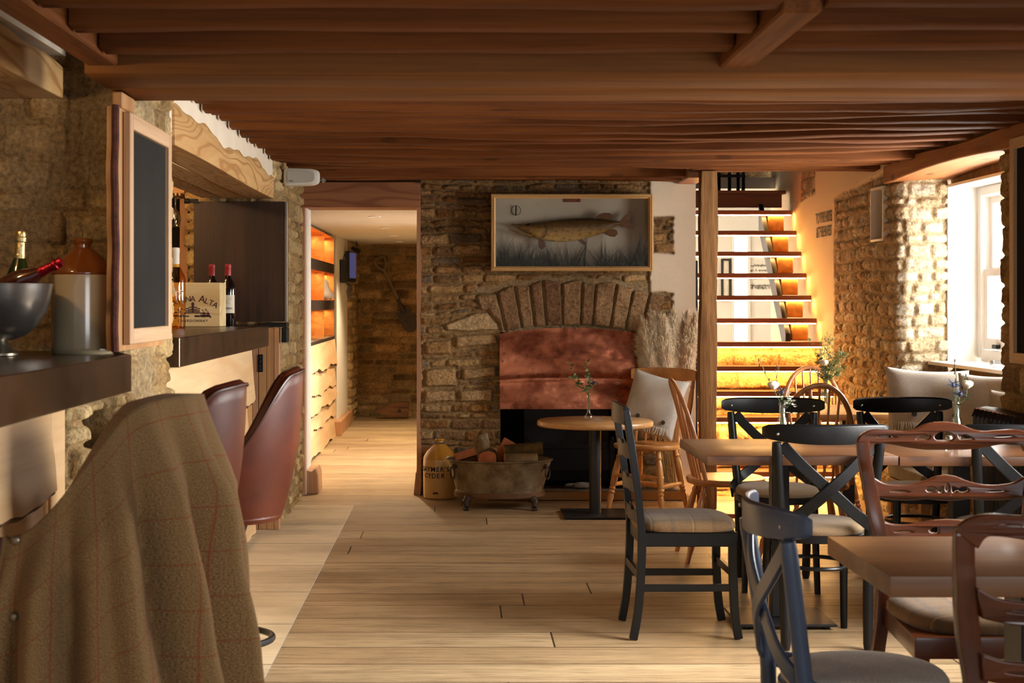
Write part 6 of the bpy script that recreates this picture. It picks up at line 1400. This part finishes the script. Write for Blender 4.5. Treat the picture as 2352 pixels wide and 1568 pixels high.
# ------------------------------------------------------------------ cushions
M_WOOLGREY = fabric('pale_grey_wool', srgb(176, 168, 156), srgb(206, 199, 188), 240); M_FRINGE = plain('cream_wool_fringe', srgb(222, 214, 198), .95); M_HORN = plain('dark_horn_button', srgb(52, 40, 34), .3)
def cushion(label, c, ux, uy, w, h, th, flap=None, seed=1):
    """pillow: ux along the width, uy up its face; the face looks along ux x uy"""
    c = Vector(c); t = thing('cushion', label, 'cushion', c); M0 = frame((0, 0, 0), ux, uy); R = random.Random(seed); ph = [R.uniform(0, 6) for _ in range(4)]
    def pt(u, v, s):
        x, y = 2 * u - 1, 2 * v - 1; b = max(0, (1 - x ** 4) * (1 - y ** 4)) ** .45; pin = 1 - .07 * (1 - abs(x) ** 2) * (abs(y) > .5) * (abs(y) - .5) * 2 ; pin2 = 1 - .07 * (1 - abs(y) ** 2) * (abs(x) > .5) * (abs(x) - .5) * 2
        wr = .06 * (math.sin(4 * x + 3 * y + ph[0]) + math.sin(7 * y - 3 * x + ph[1])) * b
        return (w / 2 * x * pin2, h / 2 * y * pin, s * th / 2 * b * (1 + wr))
    m = MB(); m.grid(lambda u, v: pt(u, v, 1), 30, 30, uv=False); m.grid(lambda u, v: pt(1 - u, v, -1), 30, 30, uv=False); m.v = [M0 @ Vector(v) for v in m.v]
    m.build('cover', M_WOOLGREY, t, angle=80)
    if flap:
        fz, u0, u1 = flap; f = MB(); n = int((u1 - u0) * w / .0075)
        for i in range(n):
            u = lerp(u0, u1, i / n); p = Vector(pt(u, fz, 1)) + Vector((0, 0, .003)); L = R.uniform(.035, .06); dx = R.uniform(-.012, .012)
            f.tube([M0 @ p, M0 @ (p + Vector((dx * .4, -L * .5, .006))), M0 @ (p + Vector((dx, -L, .002)))], .0022, 5)
        f.build('fringe', M_FRINGE, t)
        for u in (lerp(u0, u1, .32), lerp(u0, u1, .85)):
            p = M0 @ (Vector(pt(u, fz + .09, 1)) + Vector((0, 0, .003))); nz_ = M0.to_3x3() @ Vector((0, 0, 1)); b = MB(); b.lathe([(.001, .006), (.008, .007), (.014, .006), (.015, .002), (.013, -.003), (.001, -.003)], 16, M=frame(p, ux, uy)); b.build('button', M_HORN, t)
    return t
RC = Matrix.Rotation(rad(-34), 3, 'Z'); cushion('fringed grey wool cushion with horn button on the golden pine chair', Vector((1.27, 10.53, .695)) + RC @ Vector((.0, .075, 0)), RC @ Vector((.97, .10, -.22)), RC @ Vector((.20, .24, .95)), .40, .42, .12, (.17, .06, .94), 3)
cushion('large pale grey fringed cushion with button, standing at the far end of the window bench', (2.64, 8.835, .755), (.97, -.2, -.04), (.03, .16, .97), .46, .53, .16, (.40, .04, .94), 5)
cushion('grey cushion leaning on edge between two others on the window bench', (2.93, 8.59, .745), (.8, -.6, .0), (.05, .14, .97), .40, .51, .11, None, 7)
cushion('small-looking grey cushion beside the black radiator on the window bench', (2.98, 8.40, .70), (.8, -.6, .0), (.05, .14, .97), .28, .44, .09, None, 9)
# ------------------------------------------------------------------ window, bench, radiator, niche, posies
w = MB(); w.box(3.155, 3.36, 10.125, 10.15, 1.0, 2.15); w.box(3.155, 3.36, 8.30, 10.124, 2.13, 2.15); wn = struct(w.build('window_1', M_WHITE, bevel=.002))
def part(nm, x0, x1, y0, y1, z0, z1, par=None, mat=None): return MB().box(x0, x1, y0, y1, z0, z1).build(nm, mat or M_WHITE, par or wn, bevel=.003)
part('window_frame', 3.345, 3.43, 10.055, 10.123, 1.03, 2.128); part('window_frame', 3.345, 3.43, 8.30, 8.36, 1.03, 2.128); part('window_frame', 3.345, 3.43, 8.362, 10.053, 2.07, 2.128); part('window_frame', 3.345, 3.43, 8.362, 10.053, 1.012, 1.085)
for nm, z0, z1, x in (('lower_sash', 1.09, 1.60, 3.365), ('upper_sash', 1.575, 2.065, 3.398)):
    s = MB(); s.box(x, x + .03, 9.985, 10.05, z0, z1); s.box(x, x + .03, 8.365, 8.43, z0, z1); s.box(x, x + .03, 8.43, 9.985, z0, z0 + (.07 if nm[0] == 'l' else .035)); s.box(x, x + .03, 8.43, 9.985, z1 - .045, z1)
    for y in (8.95, 9.47): s.box(x + .004, x + .026, y - .012, y + .012, z0 + .03, z1 - .03)
    so = s.build(nm, M_WHITE, wn, weld=False); MB().box(x + .012, x + .016, 8.43, 9.985, z0 + .03, z1 - .03).build('pane', M_PANE, so)
part('window_sill', 3.03, 3.36, 8.30, 10.14, .987, 1.010); l = MB(); l.box(3.335, 3.362, 9.74, 9.82, 1.10, 1.125); l.build('latch', M_BLACKIRON, wn, bevel=.003)
t = thing('ashtray', 'small pale glass ashtray on the window sill', 'dish', (3.13, 9.12, 1.0105)); MB().lathe([(.001, .004), (.035, .004), (.037, 0), (.045, .0), (.05, .04), (.044, .04), (.038, .01)], 20).build('dish', thin_glass('grey_glass', (.8, .82, .84, 1), .6, .15), t)
# bench
t = thing('window_bench', 'low upholstered window bench with timber front rail under the cushions', 'bench', (2.8, 8.65, 0))
M_BENCHWOOD = wood('pale_oak_rail', srgb(170, 122, 78), srgb(206, 160, 112), 'y', .5, 10, .7, .1, fine=.2); M_UPH = fabric('bench_wool', srgb(170, 154, 126), srgb(196, 182, 154), 220)
MB().box(-.35, .36, -.32, .32, .345, .395).build('seat_frame', M_BENCHWOOD, t, bevel=.004)
m = MB(); rings = []
for s, z in ((.99, .398), (1, .405), (1, .45), (.985, .468), (.95, .474)): rings.append([(.352 * s * x + .004, .318 * s * y, z) for x, y in ((-1, -1), (1, -1), (1, 1), (-1, 1))])
m.loft(rings).build('seat_pad', M_UPH, t, bevel=.008, seg=2)
for sx, sy in ((-.32, -.29), (-.32, .29), (.32, -.29), (.32, .29)): MB().box(sx - .025, sx + .025, sy - .025, sy + .025, 0, .344).build('leg', M_BENCHWOOD, t, bevel=.003)
MB().box(-.33, .36, .325, .345, .30, .80).build('end_panel', M_BENCHWOOD, t, bevel=.004)
# radiator
t = thing('radiator', 'black cast iron column radiator against the stone pier', 'radiator', (2.735, 7.6, 0)); M_RADBLACK = plain('glossy_black_iron_paint', srgb(20, 20, 21), .22, coat=.3)
for k in range(17):
    y = .53 - .062 * k; m = MB()
    for q, x in enumerate((-.055, 0, .055)):
        m.tube(smooth_path([(x, y, .13), (x, y, .5), (x, y, .80)], 3), .0165, 8, sx=1.0)
    m.tube([(-.062, y, .795), (-.05, y, .825), (0, y, .832), (.05, y, .825), (.062, y, .795)], [.018, .021, .021, .021, .018], 8); m.tube([(-.06, y, .14), (0, y, .118), (.06, y, .14)], [.02, .024, .02], 8)
    if k in (0, 16):
        m.tube([(-.05, y, .13), (-.05, y, .005)], [.02, .016], 8); m.tube([(.05, y, .13), (.05, y, .005)], [.02, .016], 8)
    m.build('radiator_column', M_RADBLACK, t, weld=False)
m = MB(); m.tube([(0, .55, .80), (0, -.48, .80)], .013, 8); m.tube([(0, .55, .14), (0, -.48, .14)], .013, 8); m.build('header_pipe', M_RADBLACK, t)
# right chalkboard
t = thing('chalkboard', 'pine-framed blank chalkboard on the stone pier above the radiator', 'chalkboard', (0, 0, 0), group='framed chalkboards')
wood_frame(2.775, 2.815, 7.05, 7.91, 1.085, 2.215, .055, t, (M_PINEZ, M_PINEY)); MB().box(2.795, 2.805, 7.1, 7.86, 1.135, 2.165).build('slate', M_SLATE, t)
# niche with a plant
f = MB(); y0, y1, z0, z1 = 10.42, 10.74, 1.80, 2.165
f.box(2.815, 3.02, y0, y0 + .014, z0, z1); f.box(2.815, 3.02, y1 - .014, y1, z0, z1); f.box(2.815, 3.02, y0 + .014, y1 - .014, z0, z0 + .016); f.box(2.815, 3.02, y0 + .014, y1 - .014, z1 - .016, z1); f.box(3.02, 3.03, y0, y1, z0, z1)
struct(f.build('trim_niche', M_WHITE, bevel=.002))
M_LEAFDK = plain('dark_leaf', srgb(62, 84, 46), .6, c2=srgb(40, 60, 34), vs=40); M_LEAF = plain('sage_leaf', srgb(120, 146, 96), .6, c2=srgb(84, 112, 66), vs=40); M_STEM = plain('green_stem', srgb(92, 104, 58), .6)
t = thing('niche_vase', 'small dark vase in the white-lined wall niche', 'vase', (2.93, 10.50, 1.8165)); MB().lathe([(.001, 0), (.03, 0), (.042, .03), (.04, .07), (.018, .10), (.018, .115), (.015, .115), (.001, .1)], 20).build('vase_body', plain('dark_stone_glaze', srgb(70, 62, 54), .4), t)
def leaf_disc(m, p, d, w, L, R, up=Vector((0, 0, 1))):
    d = d.normalized(); s = d.cross(up + Vector((R.gauss(0, .4), R.gauss(0, .4), 0))).normalized(); n = s.cross(d)
    k = len(m.v); m.v += [p, p + d * L * .35 + s * w * .5 + n * .002, p + d * L * .75 + s * w * .38, p + d * L, p + d * L * .75 - s * w * .38, p + d * L * .35 - s * w * .5 + n * .002]; m.f.append((k, k + 1, k + 2, k + 3, k + 4, k + 5)); m.m.append(0)
NECK = .11
def sprig(label, kind, base, tip, seed, cat='flower', bend=.02, stemr=.0016):
    """one cut stem from base to tip: eucalyptus, thistle, rose, wax, fern, seed"""
    R = random.Random(seed); base, tip = Vector(base), Vector(tip); nm = dict(eucalyptus='eucalyptus_sprig', thistle='sea_holly', rose='rose', wax='waxflower_sprig', fern='fern_sprig', seed='grass_seedhead')[kind]
    t = thing(nm, label, cat, base); v = tip - base; side = Vector((R.uniform(-1, 1), R.uniform(-1, 1), 0)) * bend; nk = Vector((0, 0, min(NECK, v.z * .6))); pth = smooth_path([(0, 0, 0), nk * .5, nk, (nk + v) * .5 + side * .6, v], 6)
    MB().tube(pth, [stemr] * len(pth), 6).build('stem', M_STEM, t); n = len(pth)
    if kind in ('eucalyptus', 'fern', 'wax', 'rose', 'thistle'):
        m = MB(); cnt = dict(eucalyptus=18, fern=110, wax=26, rose=7, thistle=6)[kind]
        for i in range(cnt):
            u = lerp(.56 if kind in ('eucalyptus', 'fern') else .68, .98 if kind != 'rose' else .9, i / max(1, cnt - 1)); k = u * (n - 1); p = pth[int(k)]; a = R.uniform(0, 2 * PI)
            d = Vector((math.cos(a), math.sin(a), R.uniform(.1, .8)))
            if kind == 'eucalyptus': leaf_disc(m, p + d * .004, d, R.uniform(.020, .028), R.uniform(.026, .036), R)
            elif kind == 'fern':
                q = p + d * R.uniform(.01, .035)
                for _ in range(4): leaf_disc(m, q + Vector((R.gauss(0, .006), R.gauss(0, .006), R.gauss(0, .006))), d + Vector((R.gauss(0, .5), R.gauss(0, .5), R.gauss(0, .5))), .005, R.uniform(.014, .026), R)
                leaf_disc(m, p, d, .002, (q - p).length, R)
            else: leaf_disc(m, p, d, R.uniform(.006, .011), R.uniform(.02, .035), R)
        m.build('leaves', dict(eucalyptus=M_LEAF, fern=M_LEAF, wax=M_LEAFDK, rose=M_LEAFDK, thistle=M_LEAFDK)[kind], t, recalc=False, weld=False)
    if kind == 'rose':
        m = MB()
        for ring, (r, h, cnt, op) in enumerate(((.007, .036, 3, .0), (.012, .036, 4, .1), (.017, .034, 5, .3), (.021, .030, 5, .7))):
            for q in range(cnt):
                a = 2 * PI * q / cnt + ring * .7
                def pet(u, w_, a=a, r=r, h=h, op=op):
                    b = a + (u - .5) * 2.0 * (1.15 if op < 1 else 1.0); rr = r * (.30 + .85 * math.sin(w_ * PI * .72)) + op * .005 * w_ ** 3; return v + Vector((rr * math.cos(b), rr * math.sin(b), -.004 + h * w_ * (1 - .12 * (2 * u - 1) ** 2)))
                m.grid(pet, 6, 5, uv=False)
        m.build('bloom', bpy.data.materials.get('ivory_petal') or plain('ivory_petal', srgb(236, 228, 206), .7), t, weld=False, recalc=False)
    if kind == 'thistle':
        m = MB(); c = v; m.sphere(tuple(c), .009, 10, sc=(1, 1, 1.3)); 
        for i in range(26):
            a = R.uniform(0, 2 * PI); e = R.uniform(-.3, .9); d = Vector((math.cos(a) * math.cos(e), math.sin(a) * math.cos(e), math.sin(e))); leaf_disc(m, c + d * .006, d, .006, R.uniform(.018, .03), R)
        m.build('flower_head', bpy.data.materials.get('steel_blue_thistle') or plain('steel_blue_thistle', srgb(76, 86, 120), .6, c2=srgb(48, 58, 72), vs=60), t, recalc=False, weld=False)
    if kind == 'wax':
        m = MB()
        for i in range(18):
            u = R.uniform(.66, 1.0); p = pth[int(u * (n - 1))] + Vector((R.gauss(0, .014), R.gauss(0, .014), R.gauss(0, .01)))
            for q in range(5): a = 2 * PI * q / 5; leaf_disc(m, p, Vector((math.cos(a), math.sin(a), .4)), .010, .011, R)
        m.build('blossoms', bpy.data.materials.get('cream_blossom') or plain('cream_blossom', srgb(240, 230, 214), .7), t, recalc=False, weld=False)
    if kind == 'seed':
        m = MB()
        for i in range(4):
            p = pth[-1 - i * 2]; m.sphere(tuple(p + Vector((R.gauss(0, .006), 0, 0))), .005, 8, sc=(.6, .6, 1.7))
        m.build('seeds', bpy.data.materials.get('dark_seed') or plain('dark_seed', srgb(70, 56, 40), .8), t, weld=False)
    return t
def bud_vase(label, x, y, z, h, shape='bulb'):
    t = thing('bud_vase', label, 'vase', (x, y, z))
    if shape == 'bulb': pr = [(.001, .003), (.020, .0), (.026, .004), (.0285, .02), (.022, .034), (.012, .046), (.0105, .07), (.0105, h - .012), (.013, h), (.0105, h - .002), (.009, h - .014), (.009, .07), (.010, .048), (.02, .032), (.025, .018), (.001, .010)]
    else: pr = [(.001, .003), (.022, .0), (.025, .006), (.025, h * .52), (.021, h * .6), (.0145, h * .7), (.0135, h - .014), (.0165, h - .012), (.0165, h - .003), (.0145, h), (.0115, h - .01), (.0115, h * .7), (.019, h * .58), (.022, h * .5), (.022, .010), (.001, .008)]
    MB().lathe(pr, 28).build('glass_body', M_GLASS, t); return t
def at(x, y, d): return P(x, y, d)
# round table
b = at(1352, 0, 10.22); bud_vase('glass bud vase on the round table by the fireplace', b.x, 10.22, .6215, .155); z0 = .6215 + .05
s = lambda k: Vector((b.x + .0045 * math.cos(k * 1.257), 10.22 + .0045 * math.sin(k * 1.257), z0 + .002 * k))
sprig('eucalyptus sprig arching towards the bar from the round table vase', 'eucalyptus', s(0), at(1308, 832, 10.2), 1, bend=.03); sprig('upright eucalyptus sprig, tallest in the round table vase', 'eucalyptus', s(1), at(1346, 828, 10.24), 2)
sprig('eucalyptus sprig reaching low to the bar side of the round table vase', 'eucalyptus', s(2), at(1312, 864, 10.2), 3, bend=.03)
sprig('blue sea holly head in the round table vase', 'thistle', s(3), at(1364, 880, 10.17), 4); sprig('cream waxflower sprig in the round table vase', 'wax', s(4), at(1352, 855, 10.2), 5)
t = thing('tealight_glass', 'square clear glass tealight holder on the round table', 'candle holder', (at(1374, 0, 10.15).x, 10.15, .6215)); m = MB(); m.box(-.026, .026, -.026, .026, 0, .030); m.build('holder', M_GLASS, t, bevel=.003)
NECK = .165
# dark table, rose posy
b = at(1797, 0, 6.75); bud_vase('clear glass bottle vase on the dark oak table behind the black chair', b.x, 6.75, .7755, .185, 'bottle'); z0 = .7755 + .03
s = lambda k: Vector((b.x + .006 * math.cos(k * 1.05), 6.75 + .006 * math.sin(k * 1.05), z0 + .002 * k))
sprig('white rose in the bottle vase on the dark oak table', 'rose', s(0), at(1776, 892, 6.72), 11); sprig('dusky sea holly beside the white rose on the dark oak table', 'thistle', s(1), at(1797, 900, 6.74), 12)
sprig('dark grass seedhead leaning over the white rose towards the post', 'seed', s(2), at(1745, 826, 6.78), 13, 'grass', .03); sprig('dark grass seedhead arching upright from the white rose posy', 'seed', s(3), at(1789, 842, 6.76), 14, 'grass', .03)
sprig('leafy dark sprig under the white rose', 'wax', s(4), at(1812, 912, 6.75), 15)
# dark table, thistle posy
b = at(2197, 0, 6.76); bud_vase('clear glass bottle vase on the dark oak table by the radiator', b.x, 6.76, .7725, .19, 'bottle'); z0 = .7725 + .03
s = lambda k: Vector((b.x + .006 * math.cos(k * 1.05), 6.76 + .006 * math.sin(k * 1.05), z0 + .002 * k))
sprig('spiky sea holly in the vase before the window cushions', 'thistle', s(0), at(2190, 884, 6.74), 21); sprig('drooping ivory rose beside the sea holly before the cushions', 'rose', s(1), at(2222, 890, 6.76), 22)
sprig('dark seedhead rising highest before the window sill', 'seed', s(2), at(2192, 828, 6.78), 23, 'grass', .02); sprig('dark seedhead bent to the bench side before the window sill', 'seed', s(3), at(2214, 862, 6.78), 24, 'grass', .02)
sprig('second sea holly low in the vase before the window cushions', 'thistle', s(4), at(2206, 905, 6.72), 25)
t = thing('salt_shaker', 'small glass and steel salt shaker on the dark oak table by the radiator', 'shaker', (at(2180, 0, 6.55).x, 6.55, .7725)); MB().lathe([(.001, 0), (.02, 0), (.022, .004), (.018, .035), (.016, .04)], 18).build('shaker_body', M_GLASS, t); MB().lathe([(.017, .04), (.0175, .052), (.012, .062), (.001, .064)], 18).build('cap', M_CHROME, t)
# stair table posy
b = at(1896, 0, 9.5); bud_vase('clear glass bottle vase on the small table by the stairs', b.x, 9.5, .7425, .19, 'bottle'); z0 = .7425 + .03
s = lambda k: Vector((b.x + .006 * math.cos(k * 1.05), 9.5 + .006 * math.sin(k * 1.05), z0 + .002 * k))
sprig('white rose in the leafy posy by the stairs', 'rose', s(0), at(1893, 838, 9.40), 31); sprig('feathery fern frond standing tallest by the stairs', 'fern', s(1), at(1903, 776, 9.5), 32, bend=.01); sprig('feathery fern frond leaning to the stone wall by the stairs', 'fern', s(2), at(1938, 810, 9.5), 33)
sprig('feathery fern frond drooping low to the stone wall by the stairs', 'fern', s(3), at(1930, 850, 9.5), 34, bend=.03); sprig('eucalyptus sprig reaching towards the stair from the leafy posy', 'eucalyptus', s(4), at(1858, 780, 9.5), 35, bend=.03); sprig('leafy dark sprig low on the stair side of the leafy posy', 'wax', s(5), at(1872, 850, 9.48), 36)
NECK = .01
# niche greenery
for k, (dx, dz) in enumerate(((-.02, .20),)):
    sprig('tall' + ' fern frond in the dark vase in the wall niche', 'fern', (2.93, 10.50, 1.926), (2.93 + dx * .6, 10.50 + dx * .9, 1.86 + dz), 50 + k)
# ------------------------------------------------------------------ camera, daylight and lamps
cam = bpy.data.cameras.new('camera'); co = bpy.data.objects.new('camera', cam); COL.objects.link(co)
co.location = (0, 0, EYE); co.rotation_euler = (PI / 2, 0, 0)
cam.sensor_width = 36; cam.lens = FP / 2352 * 36; cam.shift_x = (1176 - VX) / 2352; cam.shift_y = -(784 - VY) / 2352
cam.clip_start = .05; cam.clip_end = 100
cam.dof.use_dof = True; cam.dof.focus_distance = 9.5; cam.dof.aperture_fstop = 8.0
SC.camera = co
def area(name, loc, rot, sx, sy, e, col=(1, 1, 1), spread=180):
    l = bpy.data.lights.new(name, 'AREA'); l.shape = 'RECTANGLE'; l.size = sx; l.size_y = sy; l.energy = e; l.color = col; l.spread = rad(spread)
    o = bpy.data.objects.new(name, l); COL.objects.link(o); o.location = loc; o.rotation_euler = rot; return o
def point(name, loc, e, col, r=.04):
    l = bpy.data.lights.new(name, 'POINT'); l.energy = e; l.color = col; l.shadow_soft_size = r
    o = bpy.data.objects.new(name, l); COL.objects.link(o); o.location = loc; return o
def spot(name, loc, rot, e, col, ang=70, r=.03):
    l = bpy.data.lights.new(name, 'SPOT'); l.energy = e; l.color = col; l.spot_size = rad(ang); l.spot_blend = .6; l.shadow_soft_size = r
    o = bpy.data.objects.new(name, l); COL.objects.link(o); o.location = loc; o.rotation_euler = rot; return o
DAY = (1.0, .97, .93); WARM = (1.0, .62, .28)
area('window_daylight', (3.62, 9.75, 1.62), (0, rad(90), 0), 1.15, 3.1, 250, DAY)
area('side_window_daylight', (3.02, 5.4, 1.6), (0, rad(66), rad(-14)), 1.25, 1.9, 85, DAY, 100)
area('front_fill_daylight', (1.7, .25, 1.25), (rad(90), 0, rad(28)), 1.5, .9, 25, (.95, .97, 1))  # added fill behind the camera, standing in for unseen windows; none is built
area('passage_daylight', (1.6, 14.2, 1.6), (0, rad(78), 0), 1.5, 3.8, 150, (1, .95, .88), 80)
area('back_room_daylight', (3.6, 15.2, 2.2), (0, rad(30), 0), 2.0, 1.5, 6, (1, .98, .95))
for i, (x, y, z, e) in enumerate(((-1.75, 4.3, 2.05, 10), (-2.3, 6.9, 2.2, 14), (-2.2, 8.9, 2.2, 18))):
    point('bar_lamp', (x, y, z), e, WARM, .05)
for y in (12.8, 14.6, 16.4): spot('passage_downlight', (-.55, y, 2.07), (0, 0, 0), 120, (1, .76, .48), 120)
w = bpy.data.worlds.new('world'); SC.world = w; w.use_nodes = True
w.node_tree.nodes['Background'].inputs[0].default_value = (1, .97, .93, 1); w.node_tree.nodes['Background'].inputs[1].default_value = .36
SC.view_settings.view_transform = 'Standard'; SC.view_settings.look = 'None'; SC.view_settings.exposure = 0.42; SC.view_settings.gamma = 1.0
SC.view_settings.use_curve_mapping = False
area('exterior_daylight', (3.9, 13.0, 5.4), (0, rad(-35), 0), 1.0, 8.0, 900, (1, .99, .97))
SC.cycles.max_bounces = 6; SC.cycles.diffuse_bounces = 3; SC.cycles.glossy_bounces = 3; SC.cycles.transmission_bounces = 5; SC.cycles.transparent_max_bounces = 8
SC.cycles.caustics_reflective = False; SC.cycles.caustics_refractive = False; SC.cycles.sample_clamp_indirect = 6.0
SC.cycles.use_denoising = True
for y in (13.0, 14.45, 15.8):
    for z in (2.03, 1.665, 1.298): area('shelf_light', (-1.42, y, z), (0, 0, 0), .05, .9, 2.0, (1, .72, .40))
SC.cycles.use_adaptive_sampling = True; SC.cycles.adaptive_threshold = .02
